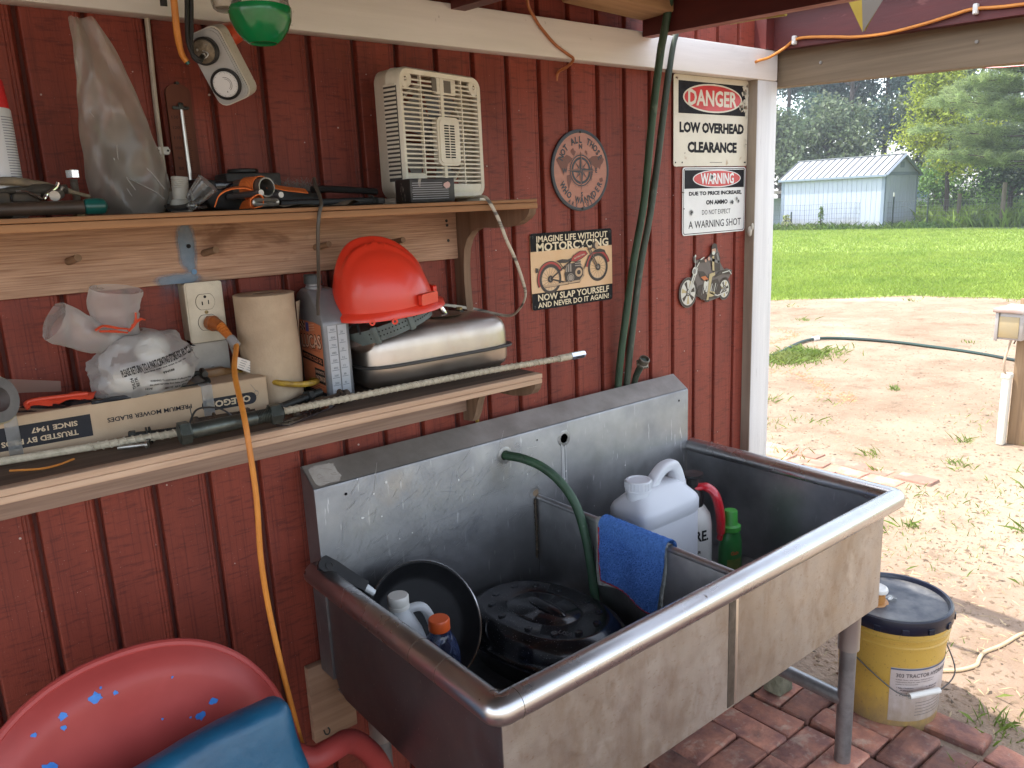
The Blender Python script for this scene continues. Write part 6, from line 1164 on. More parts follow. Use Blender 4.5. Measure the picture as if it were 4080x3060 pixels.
# back splash: a folded box
pf=[(-.0895,SB+.03),(-.09,.938),(-.088,.9425),(-.034,.980),(-.030,.979),(-.030,SB+.03)]
b=B(); b.prism(pf,SX0-.004,SX1+.004,YZp(0)); obj('back_splash',b,STEEL,sk_,ang=25)
b=B(); b.prism([(-.0872,.9445),(-.0345,.9812),(-.0348,.9814),(-.0874,.9448)],SX0-.002,SX1+.002,YZp(0)); obj('dusty_top',b,STEELD,sk_)
nrm=Vector((0,-.57,.82)); Mt=frame((.667,-.0635,.9618),(1,0,0),(0,.82,.57)); b=B(Mt); q=random.Random(4); pts=[]
for i in range(40):
    t=2*math.pi*i/40; x,y=sup(t,.030,.026,.35); pts.append((x+q.uniform(-.0035,.0035)*(x>-.02),y+q.uniform(-.0025,.0025)))
b.prism(pts,.0003,.0010); 
for i in range(7): x=q.uniform(-.02,.02); y=q.uniform(-.02,.02); b.mi(1).line([(x,y),(x+q.uniform(.004,.012),y+q.uniform(-.004,.004)),(x+q.uniform(.01,.018),y+q.uniform(-.008,.002))],.0006,.0013); b.mi(0)
obj('paper_residue',b,[mat('old_sticker_paper',(.42,.385,.345),.9,0,(.35,.315,.28),ns=40,bump=.4,bs=120),mat('sticker_crack',(.22,.19,.16),.9)],sk_)
for x,z,r in ((1.130,.900,.0125),(1.327,.900,.0125),(.698,.916,.0032),(1.79,.914,.0032),(1.235,.916,.0022)):
    b=B(onwall(x,-.0902,z)); b.lathe([(r,.0006),(0,.0006)],n=24); obj('hole',b,HOLE,sk_,fix=False)
    if r>.01: b=B(onwall(x,-.0902,z)); b.lathe([(r*.98,.0003),(r*1.02,.0011),(r*1.7,.0004),(r*1.75,0)],n=30,cap=False); obj('hole_collar',b,mat('worn_collar_steel',(.36,.36,.35),.5,.7,(.26,.26,.25),ns=90),sk_,fix=False)
# lime streak under the right hole
LST=mat('lime_streak',(.62,.62,.62),.6,.2,(.45,.45,.45),ns=30,st=(6,1,.5)); b=B(onwall(1.327,-.0903,.82)); q=random.Random(8)
for i in range(5): x=q.uniform(-.010,.012); b.line([(x,.066),(x+.002,.02),(x+.003*q.random(),-.04-.05*q.random())],q.uniform(.0008,.0026),.0003+.0001*i)
obj('lime_streak',b,LST,sk_,kind='stuff',smooth=False,fix=False)
b=B(onwall(1.2,-.0903,.8)); q=random.Random(12)
for i in range(16): x=q.uniform(-.5,.55);y=q.uniform(-.13,.12); b.flat(jag(x,y,q.uniform(.0012,.0034),8,.4,i),.0005)
obj('paint_fleck',b,mat('white_fleck',(.70,.69,.66),.7),sk_,kind='stuff',smooth=False,fix=False)
q=random.Random(21); b=B(onwall(0,-.09035,0))
for i in range(170):
    x=q.uniform(.66,1.22); z=q.uniform(.70,.92); a=q.gauss(.55,.45); L=q.expovariate(1/.018)+.006; b.line([(x,z),(x+L*math.cos(a),z+L*math.sin(a)+.002)],q.uniform(.00025,.0006),.0002+.000002*i)
obj('scratches',b,mat('bright_scratch',(.75,.75,.74),.3,.9),sk_,kind='stuff',smooth=False,fix=False)
# divider and its weld
b=B(); b.box(1.223,1.239,SY0+.0032,-.0935,SB+.006,.764,.004); obj('divider',b,STEELI,sk_); 
b=B(); b.tube([(1.231,SY0+.004,.7625),(1.231,-.0935,.7625)],.0088,12); obj('divider_edge',b,STEELI,sk_)
b=B(); q=random.Random(3)
for i in range(60): b.sph((1.2205+q.uniform(-.0012,.0012),-.0915+q.uniform(-.001,.001),.60+.0027*i),(.0034+q.uniform(-.001,.0012),.003,.003),7,5)
obj('weld_bead',b,WELD,sk_,kind='stuff')
b=B(onwall(1.222,-.0903,.772)); b.flat(jag(0,.004,.018,16,.25,3),.0002); b.mi(1).flat(jag(.001,.004,.009,12,.3,5),.0004); obj('heat_mark',b,[mat('heat_bright',(.34,.33,.32),.4,.8),mat('heat_brown',(.28,.20,.13),.5,.6)],sk_,smooth=False,fix=False)
b=B(); b.box(1.205,1.2265,SY0-.0012,SY0+.001,SB+.004,.742,.0008); b.mi(1).box(1.2275,1.236,SY0-.0010,SY0+.001,SB+.004,.742,.0006); obj('weld_seam',b,[mat('dark_weld_band',(.13,.105,.08),.55,.5,(.07,.055,.04),ns=30),mat('ground_weld_band',(.60,.53,.44),.35,.85)],sk_)
# rolled rim: one bent tube, joints at the corners
rr=.0245; zc=.7615; xa,xb,yf=.6125,1.8475,-.7185
def corner(cx,cy_,a0,a1,r=.012): return [(cx+r*math.cos(math.radians(a0+(a1-a0)*i/6)),cy_+r*math.sin(math.radians(a0+(a1-a0)*i/6)),zc) for i in range(7)]
path=[(xa,-.082,zc),(xa,-.086,zc),(xa,-.3,zc),(xa,-.5,zc)]+corner(xa+.012,yf+.012,180,270)+[(.9,yf,zc),(1.2,yf,zc),(1.5,yf,zc)]+corner(xb-.012,yf+.012,270,360)+[(xb,-.5,zc),(xb,-.3,zc),(xb,-.09,zc)]
b=B(); b.tube(path,[rr*.8]+[rr]*(len(path)-1),24); obj('rolled_rim',b,RIM,sk_,ang=60)
for p,d,nm in (((xa+.003,yf+.02,zc),(0,1,0),'rim_joint'),((.645,yf,zc),(1,0,0),'rim_joint'),((xa,-.50,zc),(0,1,0),'rim_joint'),((xa,-.58,zc),(0,1,0),'rim_joint')):
    b=B(); b.lathe([(rr,-.0006),(rr+.0005,0),(rr,.0006)],p,d,24,cap=False); obj(nm,b,WELD,sk_,fix=False)
# legs, gussets, feet, rails
for lx,ly in ((.70,-.655),(1.778,-.655),(.70,-.15),(1.778,-.15)):
    lg=B(); lg.tube([(lx,ly,.018),(lx,ly,.46)],.0205,20); lo=obj('leg',lg,GALV,sk_)
    b=B(); b.lathe([(.0262,.0),(.0262,.105),(.034,.118),(.034,.124),(0,.124)][:4],(lx,ly,.356),n=24,cap=False); obj('socket',b,mat('socket_steel',(.46,.43,.39),.4,.85),lo,fix=False)
    b=B(); b.lathe([(.008,-.012),(.0135,-.004),(.0205,.012),(.0205,.02)],(lx,ly,.008),n=20); obj('foot',b,GALV,lo)
for lx in (.70,1.778): b=B(); b.tube([(lx,-.655,.205),(lx,-.15,.205)],.0195,16); obj('cross_rail',b,GALV,sk_)
# ================================================================ hose through the splash
hs=thing('green_hose','dark green hose bending out of the hole in the sink back into the basin','hose',(1.17,-.25,SB))
b=B(); b.tube([(1.130,-.035,.902),(1.130,-.085,.901),(1.133,-.105,.901),(1.150,-.14,.897),(1.172,-.185,.880),(1.192,-.228,.845),(1.206,-.26,.795),(1.211,-.283,.73),(1.211,-.30,.66),(1.209,-.315,.58),(1.20,-.34,.50)],.0112,14,k=7); obj('hose_line',b,GREENH,hs)
# ================================================================ frying pan
pn=thing('frying_pan','black frying pan leaning on the sink back with its handle on the corner','frying pan',(.81,-.2,SB)); n_=Vector((.02,-.85,.53)).normalized(); Mp=frame((.790,-.228,.636),(1,0,.0),(0,.56,.83)); 
if Vector((Mp[0][2],Mp[1][2],Mp[2][2])).y>0: Mp=Mp@Matrix.Rotation(math.pi,4,'Y')
nz=Vector((Mp[0][2],Mp[1][2],Mp[2][2])); flip=1
b=B(Mp); b.lathe([(0,-.040),(.098,-.040),(.112,-.034),(.132,-.001),(.135,.0),(.1335,.0018),(.129,.000),(.109,-.031),(.097,-.0365),(0,-.0365)],n=56); obj('bowl',b,PANK,pn)
b=B(Mp); b.lathe([(.1315,.0012),(.1335,.0028),(.1355,.0010)],n=56,cap=False); obj('bright_edge',b,mat('worn_pan_edge',(.55,.55,.55),.25,1.),pn,fix=False)
hd_=Mp.inverted().to_3x3()@Vector((-.68,.73*.53,.73*.85)); a=math.atan2(hd_.y,hd_.x); Mhd=Mp@Matrix.Rotation(a,4,'Z')
b=B(Mhd); b.tube([(.131,0,.000),(.15,0,.004),(.17,0,.008)],[.006,.007,.008],10,sq=(1.4,.7)); obj('bracket',b,GALV,pn)
b=B(Mhd); b.prism([(x,y) for x,y in [(.155,-.011),(.19,-.0125),(.235,-.0165),(.262,-.0155),(.267,-.008),(.267,.008),(.262,.0155),(.235,.0165),(.19,.0125),(.155,.011)]],.003,.016); b.lathe([(.0055,.0161),(.0085,.0161),(.0085,.0175),(.0055,.0175)],(.245,0,0),n=20,closed=True); obj('handle',b,BLACK,pn,ang=50)
# ================================================================ roaster
rs=thing('roaster_pan','black speckled enamel oval roaster with lid in the left basin','roaster',(1.05,-.31,SB)); o=Vector((1.05,-.315,SB+.0065))
def oval(prof,n=64,closed=False,ax=.145,ay=.205):
    b=B(); vs=[]; rot=math.radians(8)
    for s_,z in prof:
        for j in range(n):
            x,y=sup(2*math.pi*j/n,ax,ay,.86); x*=s_;y*=s_; vs.append(o+Vector((x*math.cos(rot)-y*math.sin(rot)*-1*0+y*math.sin(rot)*-.0+0,0,0))+Vector((0,y,z))+Vector((-y*.10*-1*-1,0,0)))
    m=len(prof); b.add(vs,[(i*n+j,i*n+(j+1)%n,(i+1)*n+(j+1)%n,(i+1)*n+j) for i in range(m-1) for j in range(n)]); return b
obj('base',oval([(0.001,0),(.80,0),(.86,.006),(.96,.055),(.985,.062),(1.04,.064),(1.05,.066),(1.04,.068),(.98,.068)]),ENAMEL,rs,ang=50)
obj('lid',oval([(1.02,.0685),(1.025,.072),(.985,.076),(.965,.085),(.93,.104),(.86,.119),(.78,.1265),(.755,.1275),(.74,.1265),(.47,.1290),(.455,.1265),(.42,.1265),(.40,.1300),(.001,.1305)]),ENAMEL,rs,ang=50)
for i in range(12):
    t=2*math.pi*(i+.5)/12; x,y=sup(t,.145*.61,.205*.64,.86); b=B(); b.lathe([(.0095,-.0005),(.0085,.0022),(.005,.0028),(0,.0016)],o+Vector((x-y*.10,y,.1275)),n=14); obj('lid_dimple',b,ENAMEL,rs,fix=False)
b=B(); b.sph(o+Vector((.004,-.004,.131)),(.019,.062,.010),20,10); obj('lid_grip',b,ENAMEL,rs)
b=B(Matrix.Translation(o+Vector((-.04,-.115,.1292)))@Matrix.Rotation(math.radians(-70),4,'Z')); b.text('USA',0,0,.034,.014,.0006,.02); obj('embossed_mark',b,mat('worn_enamel_mark',(.04,.04,.045),.3),rs,smooth=False,fix=False)
# ================================================================ left basin bottles
jl=thing('milk_jug','small translucent white jug with a white cap in the left sink corner','jug',(.715,-.29,SB)); o=Vector((.699,-.280,SB+.0065))
b=B(); b.lathe([(0,0),(.052,0),(.058,.006),(.059,.12),(.056,.155),(.044,.195),(.028,.228),(.0195,.243),(.019,.252)],o,n=36); obj('body',b,MILK,jl)
b=B(); b.lathe([(.0195,.246),(.0215,.247),(.0215,.254),(.0205,.255)]+[(.0212,.256),(.0212,.272),(.0195,.2745),(0,.2745)],o,n=36); obj('cap',b,AGED,jl)
b=B(); d=Vector((.93,-.36,0)); b.tube([o+d*.014+Vector((0,0,.236)),o+d*.032+Vector((0,0,.242)),o+d*.050+Vector((0,0,.236)),o+d*.064+Vector((0,0,.205)),o+d*.070+Vector((0,0,.165)),o+d*.062+Vector((0,0,.13)),o+d*.050+Vector((0,0,.115))],[.0095,.0095,.0095,.0098,.0105,.0115,.012],12,k=5); obj('handle',b,MILK,jl)
gd=thing('drink_bottle','clear dark blue drink bottle with an orange cap beside the white jug','bottle',(.755,-.355,SB)); o=Vector((.742,-.358,SB+.0065))
b=B(); b.lathe([(0,0),(.034,0),(.0385,.006),(.0385,.06),(.036,.066),(.0385,.072),(.0385,.135),(.036,.142),(.0385,.150),(.0375,.165),(.031,.190),(.021,.207),(.0185,.213),(.0185,.222)],o,n=40); obj('body',b,BOTTLEB,gd,fix=False)
b=B(); b.lathe([(0,.004),(.034,.004),(.0355,.03),(.0355,.09),(0,.0902)],o,n=30); obj('liquid',b,mat('dark_blue_liquid',(.006,.010,.035),.1),gd)
b=B()
for k in range(6):
    a=2*math.pi*k/6; b.tube([o+Vector((math.cos(a+.25*i)*np.interp(i,[0,5],[.0385,.024]),math.sin(a+.25*i)*np.interp(i,[0,5],[.0385,.024]),.152+.0105*i)) for i in range(6)],.0018,5)
obj('shoulder_rib',b,BOTTLEB,gd,kind='stuff',fix=False)
b=B(); vs=[]; A_=[math.radians(-150+130*i/20) for i in range(21)]; b.add([(o.x+.039*math.cos(a),o.y+.039*math.sin(a),o.z+z) for a in A_ for z in (.078,.13)],[(2*i,2*i+2,2*i+3,2*i+1) for i in range(20)]); obj('label',b,mat('dark_blue_label',(.01,.015,.09),.3),gd,fix=False)
b=B(); b.lathe([(.0195,.2145),(.0205,.2155)]+[(.0212+(.0004 if i%2 else 0),.2165+.0001*i) for i in range(2)]+[(.0214,.236),(.0195,.239),(0,.239)],o,n=36); obj('cap',b,ORCAP,gd)
# ================================================================ right basin
wj=thing('white_jug','large blank white plastic jug with a screw cap and moulded handle','jug',(1.455,-.285,SB)); zb=SB+.0065
jx0,jx1,jy0,jy1=1.350,1.574,-.352,-.215; Cx,Cy=(jx0+jx1)/2,(jy0+jy1)/2; a_,c_=(jx1-jx0)/2,(jy1-jy0)/2
def jring(s_,sc,z,n=56,e=.38,dx=0): return [(Cx+dx+sup(2*math.pi*j/n,a_*s_,c_*sc,e)[0],Cy+sup(2*math.pi*j/n,a_*s_,c_*sc,e)[1],zb+z) for j in range(n)]
R1=[jring(.93,.92,0),jring(.99,.99,.006),jring(1,1,.02),jring(1,1,.222),jring(.985,.98,.226),jring(.985,.98,.229),jring(1.02,1.02,.233),jring(1.02,1.02,.260),jring(.995,.985,.268),jring(.96,.93,.274),jring(.80,.62,.296,e=.5),jring(.62,.42,.309,e=.6),jring(.45,.3,.312,e=.7),jring(.02,.02,.313)]
b=B(); n=56; b.add([p for r in R1 for p in r],[(i*n+j,i*n+(j+1)%n,(i+1)*n+(j+1)%n,(i+1)*n+j) for i in range(len(R1)-1) for j in range(n)]); obj('body',b,JUGW,wj,ang=50)
b=B(); b.lathe([(.034,-.03),(.031,0),(.029,.010),(.029,.016)],(1.398,-.285,zb+.298),n=36); obj('neck',b,JUGW,wj)
b=B(); pr=[(.031,.0)]; b.lathe([(.0305,.008),(.0335,.009),(.0335,.014),(.0325,.015),(.0325,.017),(.0338,.018),(.0338,.036),(.0315,.039),(.026,.0392),(.0255,.038),(0,.038)],(1.398,-.285,zb+.300),n=40)
for i in range(24):
    t=2*math.pi*i/24; c=Vector((1.398+.0338*math.cos(t),-.285+.0338*math.sin(t),zb+.318)); b.cyl(c,c+Vector((0,0,.018)),.0013,n=5)
obj('cap',b,JUGW,wj)
OU=cat_rom([(1.428,0,.296),(1.436,0,.316),(1.455,0,.338),(1.482,0,.356),(1.510,0,.362),(1.535,0,.358),(1.550,0,.340),(1.561,0,.305),(1.566,0,.268)],5); IN=cat_rom([(1.466,0,.296),(1.467,0,.308),(1.476,0,.321),(1.490,0,.331),(1.508,0,.335),(1.520,0,.331),(1.526,0,.320),(1.530,0,.300),(1.532,0,.276)],5)
def hnd(u,v):
    k=v*(len(OU)-1); i=min(int(k),len(OU)-2); o_=OU[i].lerp(OU[i+1],k-i); n_=IN[i].lerp(IN[i+1],k-i); x,y=sup(2*math.pi*u,.5,1,.62); c=(o_+n_)/2+(o_-n_)*x; return (c.x,-.284+y*(.0165+.012*max(0,v-.7)/.3),zb+c.z)
b=B(); b.surf(hnd,24,41,cu=True); obj('handle',b,JUGW,wj,ang=60)
rp=thing('pump_sprayer','white sprayer bottle with a red handle and black lettering behind the big jug','sprayer',(1.615,-.28,SB)); o=Vector((1.618,-.285,zb))
MS_=Matrix.Translation(o+Vector((-.02,-.01,0)))@Matrix.Diagonal((.95,.95,.90,1))@Matrix.Translation(-o)
b=B(MS_); b.lathe([(0,0),(.050,0),(.055,.006),(.055,.185),(.050,.215),(.036,.238),(.028,.245)],o,n=40); obj('tank',b,AGED,rp); b=B(MS_); b.lathe([(.030,.243),(.031,.27),(.024,.29),(.016,.30),(.016,.325),(.030,.333),(.030,.341),(0,.343)],o,n=32); obj('pump',b,BLACK,rp)
d=Vector((.55,-.83,0)); b=B(MS_); b.tube([o+Vector((0,0,.295)),o+d*.03+Vector((.01,0,.298)),o+d*.055+Vector((.012,0,.275)),o+d*.068+Vector((.014,0,.22)),o+d*.070+Vector((.016,0,.165)),o+d*.067+Vector((.016,0,.135))],[.013,.0155,.0165,.0165,.0155,.011],12,k=5,sq=(1.35,.8)); obj('red_handle',b,REDPL,rp)
b=B(MS_)
def cyl_text(b,body,o,r,a0,z,h,wpx):
    vs,fs,W,H=textgeo(body,.03); b.add([(o.x+(r)*math.cos(a0+x*wpx/r),o.y+r*math.sin(a0+x*wpx/r),o.z+z+y*h) for x,y in vs],fs)
for t,z,h,w_ in (('MORE.',.165,.034,.10),('USE',.128,.009,.02),('CLEAN AIR',.115,.009,.05),('PUMP',.092,.017,.06),('WATER',.068,.017,.065)): cyl_text(b,t,o,.0556,-2.45,z,h,w_)
obj('lettering',b,INK,rp,smooth=False,fix=False)
gb2=thing('green_bottle','small green detergent bottle with a green cap in the right basin','bottle',(1.69,-.35,SB)); o=Vector((1.690,-.352,zb))
b=B(); n=40; R1=[]
for s_,z in ((.001,0),(.034,0),(.038,.006),(.038,.085),(.0365,.105),(.033,.120),(.0255,.132),(.0245,.140)): R1.append([(o.x+s_*math.cos(2*math.pi*j/n),o.y+s_*.72*math.sin(2*math.pi*j/n),o.z+z) for j in range(n)])
b.add([p for r in R1 for p in r],[(i*n+j,i*n+(j+1)%n,(i+1)*n+(j+1)%n,(i+1)*n+j) for i in range(len(R1)-1) for j in range(n)]); obj('body',b,GRNPL,gb2)
b=B(); b.lathe([(.026,.136),(.0275,.138),(.0275,.150),(.0205,.153),(.0192,.155),(.0180,.190),(.0165,.193),(0,.193)],o,n=32); obj('cap',b,GRNCAP,gb2)
b=B(); 
def ell_text(b,body,a0,z,h,w_,tilt=0):
    vs,fs,W,H=textgeo(body,.03); b.add([(o.x+.0384*math.cos(a0+x*w_/.035),o.y+.0384*.72*math.sin(a0+x*w_/.035)-.0006,o.z+z+y*h+tilt*x) for x,y in vs],fs)
ell_text(b,'Gain',-1.95,.080,.011,.024,.0); b.mi(1); A_=[-2.6+1.3*i/12 for i in range(13)]; b.add([(o.x+.0383*math.cos(a),o.y+.0383*.72*math.sin(a)-.0004,o.z+z) for a in A_ for z in (.022,.062)],[(2*i,2*i+2,2*i+3,2*i+1) for i in range(12)]); obj('label',b,[mat('orange_red_print',(.60,.12,.05),.5),mat('olive_label',(.10,.16,.035),.4,0,(.22,.22,.05),ns=50)],gb2,smooth=False,fix=False)
# cloths over the divider
def cloth(name,label,y0,y1,zl,zr,m,off,cat,seed,hem=None,hm=None,amp=.004,grp=None,tp=.0,pile=0):
    q=random.Random(seed); t=thing(name,label,cat,(1.23,(y0+y1)/2,.5),grp)
    rr_=.0095+off; ym=(y0+y1)/2
    def f(u,v):
        L1=.764-zl(u); L2=.764-zr(u); tot=L1+math.pi*rr_+L2; s_=v*tot
        if s_<L1: x,z=1.231-rr_,.764-(L1-s_)
        elif s_<L1+math.pi*rr_: a=(s_-L1)/rr_; x,z=1.231-rr_*math.cos(a),.764+rr_*math.sin(a)
        else: x,z=1.231+rr_,.764-(s_-L1-math.pi*rr_)
        k=min(1,max(0,(.764-z)/.06)); sgn=-1 if s_<L1+1.5*rr_ else 1
        x+=sgn*(amp*k*(1+math.sin(9*u+seed+2*v))+.0012*math.sin(60*u)*math.sin(50*v)); y=y0+(y1-y0)*(1-u); y=ym+(y-ym)*(1-tp*max(0,(.764-z)/.15))+.004*k*math.sin(7*v+seed)
        return (x,y,z)
    b=B(); b.surf(f,46,70); obj('fabric',b,m,t,ang=80,fix=False)
    if hem:
        b=B(); b.tube([f(i/40,0.) for i in range(41)],.0022,6); b.tube([f(0.,j/40*.46) for j in range(41)],.0022,6) if hem>1 else None; obj('hem',b,hm,t)
    if pile:
        vs=[]; fs=[]
        for i in range(pile):
            u,v=q.random(),q.random()*.62; p=Vector(f(u,v)); nx=-1 if v<.42 else (0 if v<.5 else .6); d=Vector((nx+q.gauss(0,.5),q.gauss(0,.6),q.gauss(0,.5)+(.9 if .40<v<.52 else .1))).normalized()*q.uniform(.0025,.005); e=Vector((0,.0007,.0004)); k_=len(vs); vs+=[p-e,p+e,p+d]; fs.append((k_,k_+1,k_+2))
        b=B(); b.add(vs,fs); obj('pile',b,m,t,kind='stuff',smooth=False,fix=False)
    return t
cloth('cloth','grey white cloth hanging under the blue towel on the sink divider',-.528,-.312,lambda u:.604+.03*(u-.2)**2+.012*math.sin(5*u),lambda u:.70,WHITET,.0010,'cloth',1,amp=.002,tp=.06)
cloth('towel','fuzzy blue microfibre towel with a red hem draped over the sink divider',-.530,-.330,lambda u:.622-.010*u+.010*math.sin(4*u+1),lambda u:.68,BLUET,.0105,'towel',1,2,REDTH,amp=.0035,tp=.17,pile=9000)
# ================================================================ wooden block behind the sink
b=B(); b.box(.598,.705,-.022,-.0015,.318,.508,.002); wk=obj('plywood_board',b,PLY,label='small stained plywood board fixed low on the wall beside the sink',cat='board')
b=B(onwall(.627,-.0225,.338)); b.tube([(-.007,.006,.001),(-.005,-.004,.004),(.002,-.006,.005),(.006,.002,.004),(.003,.008,.001)],.0016,6,k=4); obj('hook',b,IRON,wk)
# ================================================================ red metal chair
ch=thing('metal_chair','red painted metal shell-back lawn chair with chipped blue spots','chair',(.18,-.5,0))
CX,CZ,AX,AZ=.187,.520,.255,.325
def yb(z): return -.335-.13*(.885-z)
def backf(u,v):
    # u across the outline angle, v from centre to rim
    t=math.pi*2*u; x,zz=sup(t,1,1,.88); r=v**.8; x*=AX*r; zz*=AZ*r
    z=CZ+zz; 
    dish=.030*(1-v**2.2)
    fl=0
    ang_=math.atan2(x*1.1,zz+.42)
    if v<.82: fl=.0035*max(0,math.cos(ang_*12.5))**6*min(1,(.82-v)/.15)*min(1,v/.25)
    roll=.030*max(0,(v-.87)/.13)**2
    return (CX+x, yb(z)-.004*(1-v*v)+fl+roll, z)
b=B(); b.surf(backf,110,30,cu=True); bk=obj('shell_back',b,CHAIRR,ch,ang=60,fix=False)
b=B(); P=[]
for i in range(110): P.append(Vector(backf(i/110,1.)))
b.tube(P,.008,10,closed=True); b.v=[(x,y+.006,z) for x,y,z in b.v]; obj('rolled_edge',b,CHAIRR,bk)
bvh=None
bb_=B(); bb_.surf(backf,110,30,cu=True); bvh=BVHTree.FromPolygons([Vector(v) for v in bb_.v],[list(f) for f in bb_.f])
b=B()
for i,(x,z,r) in enumerate(((.146,.812,.0085),(.172,.809,.004),(.283,.722,.0075),(.306,.737,.0065),(.1,.803,.0065),(.0985,.787,.005),(.07,.737,.013),(.062,.79,.0035),(.253,.80,.002),(.228,.742,.002),(.268,.727,.002),(.155,.822,.002))):
    pts=jag(0,0,r,12,.4,i+3,.8); out=[]
    for px_,pz in pts:
        h=bvh.ray_cast(Vector((x+px_,-2,z+pz)),Vector((0,1,0)))[0]; out.append((x+px_,(h.y if h else -.36)-.0008,z+pz))
    b.add(out,[tuple(range(len(out)))])
obj('paint_chip',b,CHIPB,bk,kind='stuff',smooth=False,fix=False)
b=B(); b.surf(lambda u,v:(CX+(u-.5)*.50*(1-.1*v),-.45-.46*v,.41-.03*math.sin(math.pi*v)+.02*v*v+.02*(2*u-1)**2),18,18); b.v=b.v; obj('seat',b,CHAIRR,ch,ang=60,fix=False)
for sx,nm in ((1,'arm'),(-1,'arm')):
    b=B(); X=lambda x: CX+sx*x
    b.tube([(X(.225),-.385,.60),(X(.255),-.40,.582),(X(.295),-.395,.578),(X(.335),-.37,.56),(X(.375),-.345,.515),(X(.415),-.33,.44),(X(.44),-.325,.33),(X(.45),-.33,.15),(X(.45),-.36,.016)] if sx>0 else [(X(.225),-.385,.60),(X(.26),-.42,.60),(X(.27),-.6,.61),(X(.27),-.85,.60),(X(.26),-.9,.5),(X(.25),-.88,.02)],.0215 if sx>0 else .014,14,k=6); obj(nm,b,CHAIRR,ch)
b=B(); b.tube([(CX-.25,-.85,.014),(CX-.25,-.3,.014),(CX+.2,-.3,.014)],.013,10); obj('base_runner',b,CHAIRR,ch)
# blue vinyl cushion
cuv=thing('blue_cushion','blue vinyl cushion leaning against the red chair back','cushion',(.15,-.52,.43))
def cush(u,v):
    pass
b=B(); bm=None; Mcu=Matrix.Translation((.180,-.503,.562))@Matrix.Rotation(math.radians(-10),4,'X')@Matrix.Rotation(math.radians(-4.5),4,'Y'); vs,fs=bevbox(.445,.055,.39,.022,4)
b.M=Mcu; bm=bmesh.new(); V_=[bm.verts.new(v) for v in vs]; [bm.faces.new([V_[i] for i in f]) for f in fs]; bmesh.ops.subdivide_edges(bm,edges=[e for e in bm.edges if e.calc_length()>.1],cuts=14,use_grid_fill=True); bm.verts.index_update()
b.add([Vector((v.co.x+.004*math.sin(v.co.z*31),v.co.y+.006*mnoise.noise(v.co*9)+.004*mnoise.noise(v.co*22)-.012*(1-(v.co.x/.23)**2)*(1-(v.co.z/.2)**2)*(1 if v.co.y<0 else -1),v.co.z+.006*math.sin(v.co.x*14)*(v.co.z>.15))) for v in bm.verts],[[v.index for v in f.verts] for f in bm.faces]); bm.free(); obj('cover',b,BLUEV,cuv,ang=60)
b=B(); b.tube([(.368,-.515,.62),(.40,-.47,.585),(.43,-.42,.575),(.445,-.39,.555)],.011,8,k=5,sq=(1.3,.3)); obj('tie_strap',b,BLUEV,cuv)
# ================================================================ bucket
bk_=thing('plastic_bucket','yellow plastic bucket with a navy lid, wire handle and weathered label','bucket',(2.118,-.606,0)); o=Vector((2.118,-.606,.0))
def br_(z): return .131+(.146-.131)*z/.33
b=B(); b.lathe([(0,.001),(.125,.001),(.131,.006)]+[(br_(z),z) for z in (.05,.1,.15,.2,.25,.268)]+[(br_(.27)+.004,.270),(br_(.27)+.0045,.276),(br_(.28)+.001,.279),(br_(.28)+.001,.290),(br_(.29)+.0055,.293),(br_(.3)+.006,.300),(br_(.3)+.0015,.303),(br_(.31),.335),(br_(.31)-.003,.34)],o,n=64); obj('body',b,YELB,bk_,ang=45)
b=B(); b.lathe([(.147,.318),(.1525,.319),(.155,.322),(.1555,.345),(.153,.357),(.149,.360),(.144,.359),(.1405,.353),(.1395,.347)],o,n=64,cap=False); obj('lid_rim',b,LIDB,bk_,ang=40,fix=False)
b=B(); b.lathe([(.1395,.347),(.10,.3465),(.06,.3475),(.05,.350),(.04,.3475),(0,.3475)],o,n=64); obj('lid_top',b,LIDD,bk_,fix=False)
for i in range(14):
    t=2*math.pi*i/14+.2; b=B(frame(o+Vector((.1555*math.cos(t),.1555*math.sin(t),.331)),(-math.sin(t),math.cos(t),0),(0,0,1))); b.box(-.009,.009,-.009,.008,-.001,.003,.001); obj('lid_tab',b,LIDB,bk_,smooth=False)
sp_=o+Vector((-.048,.030,.347)); b=B(); b.lathe([(.036,0),(.034,.004),(.027,.005),(.0265,.028),(.024,.030),(.024,.036)],sp_,n=32); obj('spout',b,AMBER,bk_); b=B(); b.lathe([(.024,.034),(.0305,.036),(.031,.040),(.029,.046),(.024,.049),(.02,.047),(0,.047)],sp_,(0.04,-.05,1),32); b.box(sp_.x+.026,sp_.x+.040,sp_.y-.006,sp_.y+.006,sp_.z+.037,sp_.z+.040,.001); obj('spout_cap',b,AGED,bk_); b=B(); b.tube([sp_+Vector((.034,-.02,.004)),sp_+Vector((.046,-.026,.010)),sp_+Vector((.055,-.03,.004))],.006,8,sq=(1.6,.4)); obj('spout_tab',b,CLEAR2,bk_,fix=False)
ac=math.atan2(-.83,-.55)   # label centre direction (towards the camera, a little right)
ac=math.radians(-118)
def bcyl(a,z,d=.0006): r=br_(z)+d; return (o.x+r*math.cos(a),o.y+r*math.sin(a),o.z+z)
b=B(); n=26; A_=[ac-.62+1.60*i/n for i in range(n+1)]; b.add([bcyl(a,z) for a in A_ for z in (.045,.10,.16,.215)],[(4*i+j,4*i+4+j,4*i+5+j,4*i+1+j) for i in range(n) for j in range(3)]); obj('label',b,LABW,bk_,fix=False)
b=B(); b.add([bcyl(a,z,.0012) for a in A_ for z in (.2085,.2135)],[(2*i,2*i+2,2*i+3,2*i+1) for i in range(n)]); b.mi(1)
def btext(body,a0,z,h,w_,al=-1):
    vs,fs,W,H=textgeo(body,.02); b.add([bcyl(a0+(x+.5)*w_/.138,z+y*h,.0013) for x,y in vs],fs)
